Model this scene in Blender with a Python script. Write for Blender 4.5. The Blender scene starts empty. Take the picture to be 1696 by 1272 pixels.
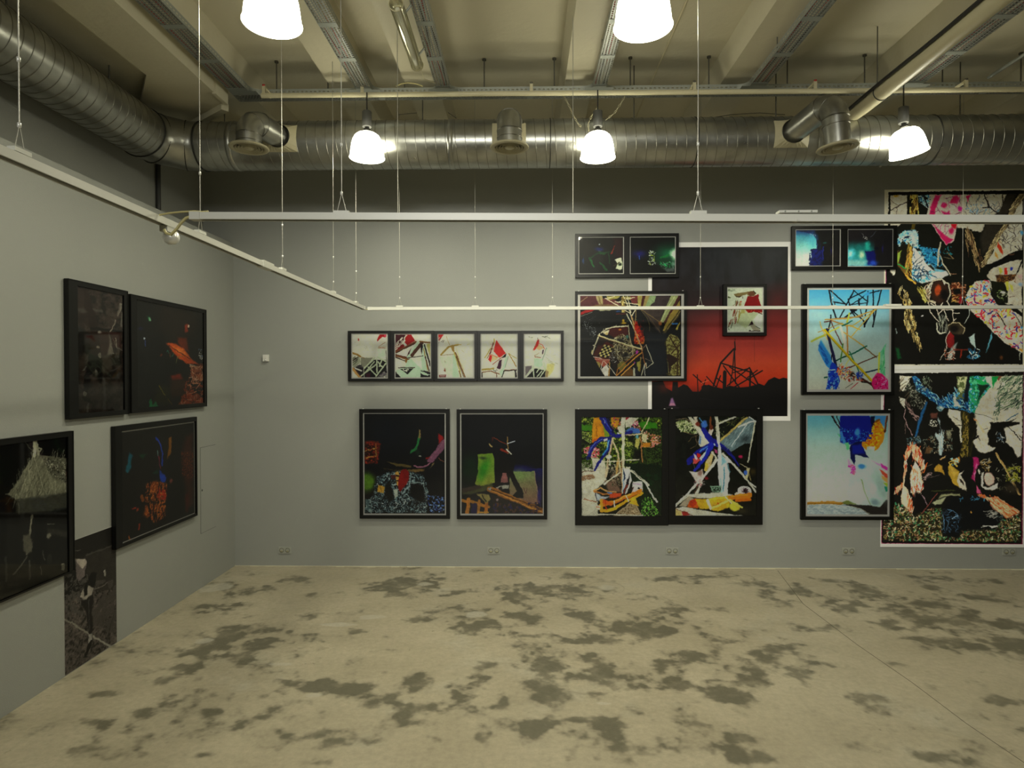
import bpy, math, random
import numpy as np
from mathutils import Vector, Matrix
random.seed(7)
PI = math.pi
C = bpy.context.scene.collection
SC = bpy.context.scene

# ------------------------------------------------------------------ camera
F, YAW, PITCH, ROLL, ZC = 1037.23, -0.0194838, -0.0110668, -0.0014093, 1.8987
IW, IH = 1696, 1272
def cam_axes():
    cy, sy, cp, sp = math.cos(YAW), math.sin(YAW), math.cos(PITCH), math.sin(PITCH)
    f = Vector((sy*cp, cy*cp, sp)); r = Vector((cy, -sy, 0)); u = r.cross(f)
    cr, sr = math.cos(ROLL), math.sin(ROLL)
    return cr*r+sr*u, -sr*r+cr*u, f
CR, CU, CF = cam_axes()
CAM = Vector((0, 0, ZC))
cd = bpy.data.cameras.new('camera'); cam = bpy.data.objects.new('camera', cd); C.objects.link(cam)
cam.matrix_world = Matrix(((CR.x, CU.x, -CF.x, 0), (CR.y, CU.y, -CF.y, 0), (CR.z, CU.z, -CF.z, ZC), (0, 0, 0, 1)))
cd.sensor_width = 36; cd.lens = F/IW*36; cd.clip_start = 0.05; cd.clip_end = 60
SC.camera = cam
SC.view_settings.view_transform = 'Standard'; SC.view_settings.look = 'None'
SC.view_settings.gamma = 1; SC.view_settings.use_curve_mapping = False
SC.view_settings.exposure = EXPOSURE if 'EXPOSURE' in globals() else 0.0

def ray(px, py): return CR*((px-IW/2)/F) + CU*(-(py-IH/2)/F) + CF
def on_y(px, py, Y): d = ray(px, py); return CAM + d*(Y/d.y)
def on_x(px, py, X): d = ray(px, py); return CAM + d*(X/d.x)
def on_z(px, py, Z): d = ray(px, py); return CAM + d*((Z-ZC)/d.z)

# ------------------------------------------------------------------ light
world = bpy.data.worlds.new('room_air'); SC.world = world; world.use_nodes = True
world.node_tree.nodes['Background'].inputs[0].default_value = (0.9, 0.95, 0.8, 1)
world.node_tree.nodes['Background'].inputs[1].default_value = 0.0
def area(name, loc, target, sx, sy, power, col, spread=180):
    l = bpy.data.lights.new(name, 'AREA'); l.shape = 'RECTANGLE'; l.size = sx; l.size_y = sy
    l.energy = power; l.color = col; l.spread = math.radians(spread)
    o = bpy.data.objects.new(name, l); C.objects.link(o); o.location = loc
    o.rotation_euler = (Vector(target)-Vector(loc)).to_track_quat('-Z', 'Y').to_euler()
    return o
area('fill_light_behind_viewer', (-0.35, -4.0, 3.95), (1.9, 6.24, 1.2), 2.8, 0.85, 50, (1.0, 0.99, 0.88), 66)  # added unseen fill light, narrowed and aimed to brighten the back wall
LAMP_COL = (1.0, 0.965, 0.74)
LAMP_DOWN, LAMP_SHADE = 20.0, 11.0
SC.view_settings.exposure = 0.0

# ------------------------------------------------------------------ materials
def nodemat(name):
    m = bpy.data.materials.new(name); m.use_nodes = True
    nt = m.node_tree; b = nt.nodes['Principled BSDF']
    return m, nt, b
def lin(c):
    return tuple(((v/255)/12.92 if v/255 <= .04045 else ((v/255+.055)/1.055)**2.4) for v in c)
def mat(name, col, rough=.5, metal=0.0, noise=0.0, nscale=20, bump=0.0, bscale=60, spec=.5, emit=None, estr=0):
    m, nt, b = nodemat(name); N, L = nt.nodes, nt.links
    b.inputs['Base Color'].default_value = (*col, 1); b.inputs['Roughness'].default_value = rough
    b.inputs['Metallic'].default_value = metal; b.inputs['Specular IOR Level'].default_value = spec
    tc = N.new('ShaderNodeTexCoord')
    if noise:
        n = N.new('ShaderNodeTexNoise'); n.inputs['Scale'].default_value = nscale; n.inputs['Detail'].default_value = 5
        L.new(tc.outputs['Object'], n.inputs['Vector'])
        mx = N.new('ShaderNodeMix'); mx.data_type = 'RGBA'
        mx.inputs[6].default_value = (*[max(0, c*(1-noise)) for c in col], 1)
        mx.inputs[7].default_value = (*[min(1, c*(1+noise)) for c in col], 1)
        L.new(n.outputs['Fac'], mx.inputs[0]); L.new(mx.outputs[2], b.inputs['Base Color'])
    if bump:
        n2 = N.new('ShaderNodeTexNoise'); n2.inputs['Scale'].default_value = bscale; n2.inputs['Detail'].default_value = 3
        L.new(tc.outputs['Object'], n2.inputs['Vector'])
        bp = N.new('ShaderNodeBump'); bp.inputs['Strength'].default_value = bump; bp.inputs['Distance'].default_value = .01
        L.new(n2.outputs['Fac'], bp.inputs['Height']); L.new(bp.outputs[0], b.inputs['Normal'])
    if emit:
        b.inputs['Emission Color'].default_value = (*emit, 1); b.inputs['Emission Strength'].default_value = estr
    return m

M = {}
M['wall'] = mat('grey wall paint', (.315, .325, .305), .55, noise=.035, nscale=1.3, bump=.12, bscale=180)
M['wallup'] = mat('grey upper wall paint', (.29, .295, .27), .6, noise=.05, nscale=2, bump=.15, bscale=120)
M['ceil'] = mat('aged cream ceiling paint', (.60, .56, .415), .6, noise=.06, nscale=2.2, bump=.25, bscale=25)
M['white'] = mat('white plaster', (.66, .62, .46), .55, noise=.05, nscale=5)
M['rail'] = mat('white powder coated rail', (.60, .60, .55), .35, noise=.02, nscale=8)
M['pipe'] = mat('cream painted pipe', (.62, .57, .38), .4, noise=.05, nscale=6)
M['black'] = mat('black frame lacquer', (.0045, .0045, .0042), .38, noise=.2, nscale=30, spec=.3)
M['mat'] = mat('white mount board', (.72, .70, .66), .7, noise=.02)
M['darkcable'] = mat('dark cable', (.02, .02, .018), .5, noise=.1)
M['redcable'] = mat('red cable', (.45, .04, .03), .5, noise=.1)
M['yelcable'] = mat('yellowish cable', (.45, .40, .18), .5, noise=.1)
M['wire'] = mat('steel wire', (.42, .41, .36), .4, .6, noise=.05)
M['clip'] = mat('bright clip', (.8, .8, .76), .3, .3, noise=.03)
M['rod'] = mat('threaded steel rod', (.14, .135, .11), .5, .5, noise=.2, nscale=90)
M['brass'] = mat('aged vent face', (.44, .40, .26), .45, noise=.08, nscale=12)
M['grey'] = mat('grey lamp housing', (.085, .085, .078), .45, noise=.06)
M['socket'] = mat('grey socket plastic', (.37, .38, .34), .4, noise=.03)
M['sockhole'] = mat('socket recess', (.12, .12, .08), .5, noise=.2)
M['sockpin'] = mat('socket pin', (.42, .40, .26), .3, .5, noise=.1)
M['device'] = mat('white device plastic', (.75, .75, .72), .4, noise=.03)
M['dark'] = mat('dark painted pipe', (.03, .03, .027), .5, noise=.1)
M['joint'] = mat('floor joint', (.11, .10, .07), .8, noise=.2)

def metal_mat():
    m, nt, b = nodemat('galvanised steel'); N, L = nt.nodes, nt.links
    tc = N.new('ShaderNodeTexCoord')
    n = N.new('ShaderNodeTexNoise'); n.inputs['Scale'].default_value = 5; n.inputs['Detail'].default_value = 7
    v = N.new('ShaderNodeTexVoronoi'); v.inputs['Scale'].default_value = 45
    L.new(tc.outputs['Object'], n.inputs['Vector']); L.new(tc.outputs['Object'], v.inputs['Vector'])
    r = N.new('ShaderNodeValToRGB'); r.color_ramp.elements[0].color = (.27, .27, .24, 1); r.color_ramp.elements[1].color = (.46, .46, .42, 1)
    r.color_ramp.elements[0].position = .3; r.color_ramp.elements[1].position = .7
    L.new(n.outputs['Fac'], r.inputs[0]); L.new(r.outputs[0], b.inputs['Base Color'])
    b.inputs['Metallic'].default_value = .88
    mr = N.new('ShaderNodeMapRange'); mr.inputs[3].default_value = .27; mr.inputs[4].default_value = .36
    L.new(v.outputs['Color'], mr.inputs[0]); L.new(mr.outputs[0], b.inputs['Roughness'])
    bp = N.new('ShaderNodeBump'); bp.inputs['Strength'].default_value = .05; bp.inputs['Distance'].default_value = .004
    n2 = N.new('ShaderNodeTexNoise'); n2.inputs['Scale'].default_value = 9
    L.new(tc.outputs['Object'], n2.inputs['Vector']); L.new(n2.outputs['Fac'], bp.inputs['Height']); L.new(bp.outputs[0], b.inputs['Normal'])
    return m
M['metal'] = metal_mat()
M['ridge'] = mat('galvanised seam', (.24, .235, .20), .35, .9, noise=.1, nscale=20)
M['seam'] = mat('black duct seal', (.02, .02, .016), .5, noise=.1)

def perf_mat(name, col, pu, pv, fu, fv, metal=.7, rough=.4):
    """perforated sheet: real openings, staggered slots, UV in metres"""
    m, nt, b = nodemat(name); N, L = nt.nodes, nt.links
    b.inputs['Base Color'].default_value = (*col, 1); b.inputs['Metallic'].default_value = metal; b.inputs['Roughness'].default_value = rough
    uv = N.new('ShaderNodeUVMap'); sp = N.new('ShaderNodeSeparateXYZ'); L.new(uv.outputs[0], sp.inputs[0])
    def mth(op, a, bb=None):
        n = N.new('ShaderNodeMath'); n.operation = op
        for i, x in enumerate((a, bb)):
            if x is None: continue
            if isinstance(x, (int, float)): n.inputs[i].default_value = x
            else: L.new(x, n.inputs[i])
        return n.outputs[0]
    us = mth('DIVIDE', sp.outputs[0], pu); vs = mth('DIVIDE', sp.outputs[1], pv)
    row = mth('FLOOR', us); st = mth('MULTIPLY', mth('MODULO', row, 2.0), .5)
    a = mth('LESS_THAN', mth('ABSOLUTE', mth('SUBTRACT', mth('FRACT', us), .5)), fu/2)
    c = mth('LESS_THAN', mth('ABSOLUTE', mth('SUBTRACT', mth('FRACT', mth('ADD', vs, st)), .5)), fv/2)
    # solid margins at the sheet's edges and at each joint plate
    hole = mth('MULTIPLY', a, c)
    tr = N.new('ShaderNodeBsdfTransparent'); mx = N.new('ShaderNodeMixShader')
    out = nt.nodes['Material Output']
    L.new(hole, mx.inputs[0]); L.new(b.outputs[0], mx.inputs[1]); L.new(tr.outputs[0], mx.inputs[2]); L.new(mx.outputs[0], out.inputs['Surface'])
    return m
M['perf'] = perf_mat('perforated tray sheet', (.30, .31, .29), .021, .024, .52, .62)
M['perfside'] = perf_mat('slotted tray side', (.34, .36, .33), .045, .035, .16, .5, .45, .5)
M['tray'] = mat('galvanised tray plate', (.33, .35, .32), .45, .5, noise=.08, nscale=15)

def glass_mat():
    m = bpy.data.materials.new('picture glass'); m.use_nodes = True; nt = m.node_tree; N, L = nt.nodes, nt.links
    N.remove(N['Principled BSDF']); out = N['Material Output']
    t = N.new('ShaderNodeBsdfTransparent'); t.inputs[0].default_value = (.96, .97, .96, 1)
    g = N.new('ShaderNodeBsdfGlossy'); g.inputs['Roughness'].default_value = .04
    fr = N.new('ShaderNodeFresnel'); fr.inputs[0].default_value = 1.45
    mx = N.new('ShaderNodeMixShader'); L.new(fr.outputs[0], mx.inputs[0]); L.new(t.outputs[0], mx.inputs[1]); L.new(g.outputs[0], mx.inputs[2])
    L.new(mx.outputs[0], out.inputs['Surface']); return m
M['glass'] = glass_mat()
def clear_mat():
    m = bpy.data.materials.new('clear tube plastic'); m.use_nodes = True; nt = m.node_tree; N, L = nt.nodes, nt.links
    N.remove(N['Principled BSDF']); out = N['Material Output']
    t = N.new('ShaderNodeBsdfTransparent'); t.inputs[0].default_value = (.86, .86, .78, 1)
    g = N.new('ShaderNodeBsdfGlossy'); g.inputs['Roughness'].default_value = .12; g.inputs[0].default_value = (.9, .88, .75, 1)
    fr = N.new('ShaderNodeLayerWeight'); fr.inputs[0].default_value = .35
    mx = N.new('ShaderNodeMixShader'); L.new(fr.outputs['Facing'], mx.inputs[0]); L.new(t.outputs[0], mx.inputs[1]); L.new(g.outputs[0], mx.inputs[2])
    L.new(mx.outputs[0], out.inputs['Surface']); return m
M['clear'] = clear_mat()
def lamp_mat():
    m, nt, b = nodemat('lit opal lamp shade')
    b.inputs['Base Color'].default_value = (.9, .9, .85, 1); b.inputs['Roughness'].default_value = .35
    b.inputs['Emission Color'].default_value = (*LAMP_COL, 1); b.inputs['Emission Strength'].default_value = LAMP_SHADE
    return m
M['shade'] = lamp_mat()

def fbm(h, w, sc, seed, sx=1.0, sy=1.0, oct=4):
    rng = np.random.RandomState(seed); out = np.zeros((h, w)); amp = 1; tot = 0
    for o in range(oct):
        gx = max(2, int(w/(sc*sx)*2**o)+2); gy = max(2, int(h/(sc*sy)*2**o)+2); g = rng.rand(gy, gx)
        xs = np.linspace(0, gx-1.001, w); ys = np.linspace(0, gy-1.001, h); xi = xs.astype(int); yi = ys.astype(int)
        fx = xs-xi; fy = (ys-yi)[:, None]; fx = fx*fx*(3-2*fx); fy = fy*fy*(3-2*fy)
        a = g[yi][:, xi]; b = g[yi][:, xi+1]; c = g[yi+1][:, xi]; d = g[yi+1][:, xi+1]
        out += amp*((a*(1-fx)+b*fx)*(1-fy)+(c*(1-fx)+d*fx)*fy); tot += amp; amp *= .55
    return out/tot
SX0, SX1, SY0, SY1 = -3.3, 6.7, 1.2, 6.3
BLOTS = """497,962,28,6;670,970,45,9;655,987,25,7;760,980,14,4;510,1023,16,5;905,976,50,8;865,987,25,7;935,955,35,5;1003,970,40,9;1045,980,26,7;782,1040,24,13;
715,1010,20,5;690,1026,20,5;1045,1046,46,12;1015,1062,50,6;880,1052,24,7;905,1115,30,26;915,1150,28,24;990,1113,26,22;1012,1132,30,12;998,1152,25,8;703,1130,34,8;792,1136,15,12;
645,1156,12,7;552,1137,40,8;610,1170,32,8;690,1172,42,12;700,1196,20,5;350,1180,16,5;262,1126,22,10;292,1110,32,8;300,1152,40,12;140,1197,20,10;335,1075,40,9;400,1086,28,8;
420,1071,24,6;372,1052,30,7;440,1061,14,4;640,1077,20,4;800,1100,20,6;1130,1135,24,8;1206,1151,34,12;1140,1080,14,7;1262,1100,34,16;1300,1112,40,12;1230,1090,28,8;1280,1076,24,8;
1325,1122,34,9;1440,1156,40,11;1462,1172,28,8;1330,981,20,6;1240,960,52,8;1290,1000,22,15;1440,976,58,9;1430,1006,52,9;1482,1032,48,11;1562,1001,52,11;1600,1031,56,11;1650,991,44,8;
1650,1061,44,8;1570,1062,48,8;1550,1141,26,7;1660,1160,28,7;1532,971,40,6;1640,1091,30,7;1450,1241,34,12;1520,1251,56,9;1062,1242,46,15;1032,1262,56,10;1242,1251,38,12;1230,1222,24,7;
972,1191,36,5;1010,1201,28,5;552,1231,32,14;532,1216,24,9;800,1226,12,24;720,1231,11,13;942,1246,14,16;122,1246,46,8;202,1251,56,7;292,1251,38,6;60,1257,40,6;540,1262,28,7;
1520,1020,40,8;1380,1040,30,6;1340,1140,26,7;1180,1010,26,5;1110,1010,30,5;600,1005,26,4;540,985,30,4;430,975,24,4;590,1045,18,4;480,1130,16,4;450,1190,20,4;1390,1100,26,6;1480,1100,30,6;
1620,1130,30,6;1670,1030,30,8;1700,1090,40,8;1750,1010,60,10;1780,1060,60,12;1100,1100,16,8;860,1020,20,5;740,960,24,3;830,1170,12,8;880,1200,14,10;1150,1200,18,6;230,1180,22,6;180,1150,24,6;
60,1215,30,7;640,1110,14,5;1600,960,60,5;1380,960,40,5;1130,960,50,4;960,1020,30,5;1200,1060,22,6;1240,1130,26,9"""
PALES = "352,975,26,7;790,1018,18,5;520,1152,18,5;335,1062,16,5;620,1022,22,3;1003,972,18,5;700,968,12,4;560,1035,30,3;1000,1165,16,3;470,1100,20,3"
def stain_map():
    w, h = 1500, 765; X, Y = np.meshgrid(SX0+(np.arange(w)+.5)/w*(SX1-SX0), SY0+(np.arange(h)+.5)/h*(SY1-SY0))
    vx, vy, vz = X, Y, -ZC
    cz = vx*CF.x+vy*CF.y+vz*CF.z; px = IW/2+F*(vx*CR.x+vy*CR.y+vz*CR.z)/cz; py = IH/2-F*(vx*CU.x+vy*CU.y+vz*CU.z)/cz
    # blots are listed where they lie; each is an ellipse on the floor
    def acc(txt):
        m = np.zeros((h, w))
        for t in txt.replace('\n', '').split(';'):
            x, y, rx, ry = map(float, t.split(',')); c = on_z(x, y, 0); a = (on_z(x+rx, y, 0)-c).length; b = (on_z(x, y+ry, 0)-on_z(x, y-ry, 0)).length/2
            d = ((X-c.x)/a)**2+((Y-c.y)/b)**2; m = np.maximum(m, np.exp(-d*.58))
        return m
    n1 = fbm(h, w, 70, 3, 1.6, .8, 7); n2 = fbm(h, w, 22, 8, 1, 1, 5); n3 = fbm(h, w, 9, 12, 1, 1, 3)
    m = acc(BLOTS)*(.5+.8*n2)+(n1-.5)*1.7+(n2-.5)*1.5+(n3-.5)*1.1; S = np.clip((m-.27)/.52, 0, 1)**1.25*(.30+.40*n2+.50*n3)*(.7+.6*n1)+np.clip((n1+n2-.98)/.4, 0, 1)*.25
    p = acc(PALES)+(n2-.5)*1.2; Pm = np.clip((p-.55)/.2, 0, 1)*.7
    px4 = np.ones((h, w, 4), np.float32); px4[..., 0] = np.clip(S, 0, 1); px4[..., 1] = Pm; px4[..., 2] = 0
    img = bpy.data.images.new('floor stains', w, h); img.colorspace_settings.name = 'Non-Color'; img.pixels.foreach_set(px4.ravel()); img.update(); img.pack(); return img
def floor_mat():
    m, nt, b = nodemat('worn concrete'); N, L = nt.nodes, nt.links
    tc = N.new('ShaderNodeTexCoord')
    def noise(scale, det, rough, sx=1, sy=1, off=0, dist=0.0):
        mp = N.new('ShaderNodeMapping'); mp.inputs['Scale'].default_value = (sx, sy, 1); mp.inputs['Location'].default_value = (off, off*.7, 0)
        n = N.new('ShaderNodeTexNoise'); n.inputs['Scale'].default_value = scale; n.inputs['Detail'].default_value = det
        n.inputs['Roughness'].default_value = rough; n.inputs['Distortion'].default_value = dist
        L.new(tc.outputs['Object'], mp.inputs[0]); L.new(mp.outputs[0], n.inputs['Vector']); return n.outputs['Fac']
    def ramp(f, p0, p1, c0=(0, 0, 0, 1), c1=(1, 1, 1, 1)):
        r = N.new('ShaderNodeValToRGB'); r.color_ramp.elements[0].position = p0; r.color_ramp.elements[1].position = p1
        r.color_ramp.elements[0].color = c0; r.color_ramp.elements[1].color = c1; L.new(f, r.inputs[0]); return r.outputs[0]
    def mix(f, a, bb, mode='MIX'):
        x = N.new('ShaderNodeMix'); x.data_type = 'RGBA'; x.blend_type = mode
        if isinstance(f, float): x.inputs[0].default_value = f
        else: L.new(f, x.inputs[0])
        for i, v in ((6, a), (7, bb)):
            if isinstance(v, tuple): x.inputs[i].default_value = v
            else: L.new(v, x.inputs[i])
        return x.outputs[2]
    def mul(a, bb):
        x = N.new('ShaderNodeMath'); x.operation = 'MULTIPLY'; L.new(a, x.inputs[0]); L.new(bb, x.inputs[1]); return x.outputs[0]
    base = ramp(noise(1.6, 6, .55, off=3), .35, .65, (.392, .345, .242, 1), (.465, .413, .298, 1))
    # the stains: a map laid over the floor, drawn from a list of blots and broken up by noise
    img = stain_map(); ti = N.new('ShaderNodeTexImage'); ti.image = img; ti.extension = 'CLIP'
    mp = N.new('ShaderNodeMapping'); mp.vector_type = 'POINT'
    mp.inputs['Scale'].default_value = (1/(SX1-SX0), 1/(SY1-SY0), 1); mp.inputs['Location'].default_value = (-SX0/(SX1-SX0), -SY0/(SY1-SY0), 0)
    L.new(tc.outputs['Object'], mp.inputs[0]); L.new(mp.outputs[0], ti.inputs[0])
    spot = ramp(noise(9, 6, .7, off=9), .62, .70)
    pale = ramp(noise(1.1, 6, .6, off=21), .55, .70)
    fine = ramp(noise(26, 8, .7, off=1), .3, .75, (.82, .82, .82, 1), (1.12, 1.12, 1.12, 1))
    c = mix(mul(pale, ramp(noise(4, 4, .6, off=17), .4, .6)), base, (.46, .43, .335, 1))
    sp = N.new('ShaderNodeSeparateColor'); L.new(ti.outputs[0], sp.inputs[0])
    c = mix(sp.outputs[0], c, (.150, .138, .094, 1))
    c = mix(sp.outputs[1], c, (.50, .47, .38, 1))
    c = mix(mul(spot, ramp(noise(2, 3, .5, off=40), .5, .62)), c, (.20, .18, .12, 1))
    c = mix(1.0, c, fine, 'MULTIPLY')
    L.new(c, b.inputs['Base Color'])
    L.new(ramp(noise(3, 6, .6, off=6), .3, .7, (.30, .30, .30, 1), (.55, .55, .55, 1)), b.inputs['Roughness'])
    b.inputs['Specular IOR Level'].default_value = .4
    bp = N.new('ShaderNodeBump'); bp.inputs['Strength'].default_value = .15; bp.inputs['Distance'].default_value = .01
    L.new(noise(60, 6, .7), bp.inputs['Height']); L.new(bp.outputs[0], b.inputs['Normal'])
    return m
M['floor'] = floor_mat()

# ------------------------------------------------------------------ mesh helpers
class MB:
    def __init__(s): s.v = []; s.f = []; s.uv = {}; s.sm = []
    def add(s, vs, fs, smooth=False, uvs=None):
        o = len(s.v); s.v += [tuple(v) for v in vs]
        for i, f in enumerate(fs):
            if uvs: s.uv[len(s.f)] = uvs[i]
            s.f.append(tuple(o+k for k in f)); s.sm.append(smooth)
        return s
    def box(s, a, b):
        (x0, y0, z0), (x1, y1, z1) = a, b
        x0, x1 = sorted((x0, x1)); y0, y1 = sorted((y0, y1)); z0, z1 = sorted((z0, z1))
        vs = [(x0, y0, z0), (x1, y0, z0), (x1, y1, z0), (x0, y1, z0), (x0, y0, z1), (x1, y0, z1), (x1, y1, z1), (x0, y1, z1)]
        return s.add(vs, [(0, 3, 2, 1), (4, 5, 6, 7), (0, 1, 5, 4), (1, 2, 6, 5), (2, 3, 7, 6), (3, 0, 4, 7)])
    def obox(s, c, ax, ay, az):
        """oriented box: centre and three half-extent vectors"""
        c, ax, ay, az = map(Vector, (c, ax, ay, az)); vs = []
        for k in (-1, 1):
            for i, j in ((-1, -1), (1, -1), (1, 1), (-1, 1)): vs.append(c+ax*i+ay*j+az*k)
        return s.add(vs, [(0, 3, 2, 1), (4, 5, 6, 7), (0, 1, 5, 4), (1, 2, 6, 5), (2, 3, 7, 6), (3, 0, 4, 7)])
    def tube(s, pts, r, n=8, caps=True, rs=None):
        pts = [Vector(p) for p in pts]; k = len(pts); ring = []; up = None; vs = []
        for i, p in enumerate(pts):
            t = (pts[min(i+1, k-1)]-pts[max(i-1, 0)]).normalized()
            if up is None:
                up = Vector((0, 0, 1)) if abs(t.z) < .9 else Vector((1, 0, 0))
            a = t.cross(up).normalized(); up = a.cross(t).normalized()
            rr = rs[i] if rs else r
            for j in range(n):
                w = 2*PI*j/n; vs.append(p+a*(rr*math.cos(w))+up*(rr*math.sin(w)))
        fs = [(i*n+j, i*n+(j+1) % n, (i+1)*n+(j+1) % n, (i+1)*n+j) for i in range(k-1) for j in range(n)]
        s.add(vs, fs, True)
        if caps and k > 1:
            o = len(s.v); s.add(vs[:n], [tuple(range(n))]); s.add(vs[-n:], [tuple(reversed(range(n)))])
        return s
    def lathe(s, prof, n=32, o=(0, 0, 0), smooth=True, mtx=None):
        vs = []
        for r, z in prof:
            for j in range(n):
                w = 2*PI*j/n; v = Vector((r*math.cos(w), r*math.sin(w), z))
                vs.append((mtx @ v if mtx else v)+Vector(o))
        fs = [(i*n+j, i*n+(j+1) % n, (i+1)*n+(j+1) % n, (i+1)*n+j) for i in range(len(prof)-1) for j in range(n)]
        return s.add(vs, fs, smooth)
    def torus(s, c, axis, R, r, n=40, m=6):
        axis = Vector(axis).normalized(); a = axis.orthogonal().normalized(); b = axis.cross(a); c = Vector(c); vs = []
        for i in range(n):
            w = 2*PI*i/n; d = a*math.cos(w)+b*math.sin(w)
            for j in range(m):
                q = 2*PI*j/m; vs.append(c+d*(R+r*math.cos(q))+axis*(r*math.sin(q)))
        fs = [(i*m+j, i*m+(j+1) % m, ((i+1) % n)*m+(j+1) % m, ((i+1) % n)*m+j) for i in range(n) for j in range(m)]
        return s.add(vs, fs, True)
    def quad(s, a, b, c, d, uv=((0, 0), (1, 0), (1, 1), (0, 1))):
        return s.add([a, b, c, d], [(0, 1, 2, 3)], False, [uv])
    def build(s, name, m, parent=None, origin=None):
        me = bpy.data.meshes.new(name); o0 = Vector(origin) if origin is not None else Vector((0, 0, 0))
        me.from_pydata([tuple(Vector(v)-o0) for v in s.v], [], s.f)
        me.polygons.foreach_set('use_smooth', s.sm)
        if s.uv:
            l = me.uv_layers.new(name='UVMap')
            for pi, uvs in s.uv.items():
                p = me.polygons[pi]
                for k, li in enumerate(p.loop_indices): l.data[li].uv = uvs[k]
        me.materials.append(m); me.update()
        ob = bpy.data.objects.new(name, me); C.objects.link(ob)
        if parent is not None: ob.parent = parent
        if origin is not None: ob.location = o0
        return ob
def thing(name, label, cat, loc=(0, 0, 0), group=None):
    o = bpy.data.objects.new(name, None); o.empty_display_size = .1; C.objects.link(o); o.location = loc
    tag(o, label, cat, group); o['_w'] = 0; del o['_w']
    return o
def tag(o, label=None, cat=None, group=None, kind=None):
    if label: o['label'] = label
    if cat: o['category'] = cat
    if group: o['group'] = group
    if kind: o['kind'] = kind
    return o
def part(mb, name, m, root, label=None):
    """mesh given in world coordinates, parented to a root that sits at root.location"""
    off = Vector(root.location) if root is not None else Vector((0, 0, 0))
    p = root.parent if root is not None else None
    while p is not None: off = off+Vector(p.location); p = p.parent
    mb.v = [tuple(Vector(v)-off) for v in mb.v]
    o = mb.build(name, m, root)
    if label: o['label'] = label
    return o
def struct(mb, name, m, label, parent=None):
    o = mb.build(name, m, parent)
    if parent is None: tag(o, label, None, None, 'structure')
    return o

# ------------------------------------------------------------------ room
D = 6.24; XL = -2.918; HT = 3.2405; XU = -3.22
ZS = ZC+2.56; ZB = ZC+2.36
XR = 6.6; YF = -4.2
fl = struct(MB().box((XU-.2, YF-.1, -.12), (XR+.1, D+.12, 0)), 'floor', M['floor'], 'worn beige concrete floor with dark grey stains')
wb = struct(MB().box((XU-.2, D, 0), (XR+.1, D+.12, ZS)), 'wall_back', M['wall'], 'long grey painted wall hung with framed photographs')
struct(MB().box((XU, YF, 0), (XL, D, HT)), 'wall_left', M['wall'], 'grey panel wall at the left, lower than the ceiling')
struct(MB().box((XU-.12, YF, 0), (XU, D, ZS)), 'wall_left_upper', M['wallup'], 'recessed grey wall above the left panel wall')
struct(MB().box((XR, YF, 0), (XR+.1, D, ZS)), 'wall_right', M['wall'], 'grey wall at the right, outside the frame')
struct(MB().box((XU-.2, YF-.1, 0), (XR+.1, YF, ZS)), 'wall_front', M['wall'], 'grey wall behind the viewer')
ceil = struct(MB().box((XU-.2, YF-.1, ZS), (XR+.1, D+.12, ZS+.15)), 'ceiling', M['ceil'], 'cream painted concrete ceiling with parallel beams')
zb = ZB-ZC
for t0, t1 in ((-1.087, -.964), (-.665, -.557), (-.405, -.294), (.14, .237), (.672, .79), (1.223, 1.335), (1.755, 1.87), (2.30, 2.41)):
    x0, x1 = t0*zb, t1*zb; h = .035
    vs = []
    for y in (YF, D):
        vs += [(x0-.03, y, ZS), (x0-.006, y, ZB+.05), (x0, y, ZB), (x1, y, ZB), (x1+.006, y, ZB+.05), (x1+.03, y, ZS)]
    fs = [(i, i+1, i+7, i+6) for i in range(5)]+[(5, 4, 3, 2, 1, 0), (6, 7, 8, 9, 10, 11)]
    MB().add(vs, fs).build('ceiling_beam', M['ceil'], ceil)
mb = MB(); yy = .026  # ragged strip of pale plaster residue on the floor edge
for i in range(120):
    x0 = XL+i*(XR-XL)/120; w0 = .003+.024*random.random()**2+.008*math.sin(i*.31)**2
    mb.box((x0, D-w0, 0), (x0+(XR-XL)/120+.001, D, .0025))
struct(mb, 'plaster_residue_back', M['white'], 'thin pale plaster residue along the foot of the back wall')
# floor joint running from the back wall to the right-hand front
jp = [on_z(x, y, 0) for x, y in ((1288, 945), (1330, 1000), (1420, 1068), (1510, 1130), (1600, 1198), (1696, 1263), (1800, 1335))]
mb = MB()
for a, b in zip(jp, jp[1:]):
    d = (b-a).normalized(); n = Vector((-d.y, d.x, 0))*.0022
    mb.obox((a+b)/2+Vector((0, 0, .0003)), (b-a)/2, n, (0, 0, .0003))
mb.build('joint', M['joint'], fl)
# round filled patches in the floor
for px, py, r in ((1003, 974, .17), (1226, 957, .13)):
    c = on_z(px, py, 0); MB().lathe([(r, 0), (r, .0012), (r-.012, .0016), (0, .0016)], 40, (c.x, c.y, 0)).build('floor_patch', M['joint'] if 0 else M['floor'], fl)
# ------------------------------------------------------------------ spiral duct
DX, DY, DZ, DR = -3.0, 5.20, ZC+1.926, .192
duct = thing('ventilation_duct', 'large galvanised spiral ventilation duct turning the corner below the ceiling', 'duct', (DX, DY, DZ-DR))
def cyl(a, b, r, n=48): return MB().tube([a, b], r, n, False)
part(cyl((DX, YF+.05, DZ), (DX, DY-.32, DZ), DR), 'left_run', M['metal'], duct)
part(cyl((DX+.32, DY, DZ), (XR-.02, DY, DZ), DR), 'back_run', M['metal'], duct)
eb = MB()
epts = [Vector((DX, DY-.32, DZ))]+[Vector((DX+.32-.32*math.cos(a), DY-.32+.32*math.sin(a), DZ)) for a in (math.radians(22.5), math.radians(67.5))]+[Vector((DX+.32, DY, DZ))]
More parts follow.
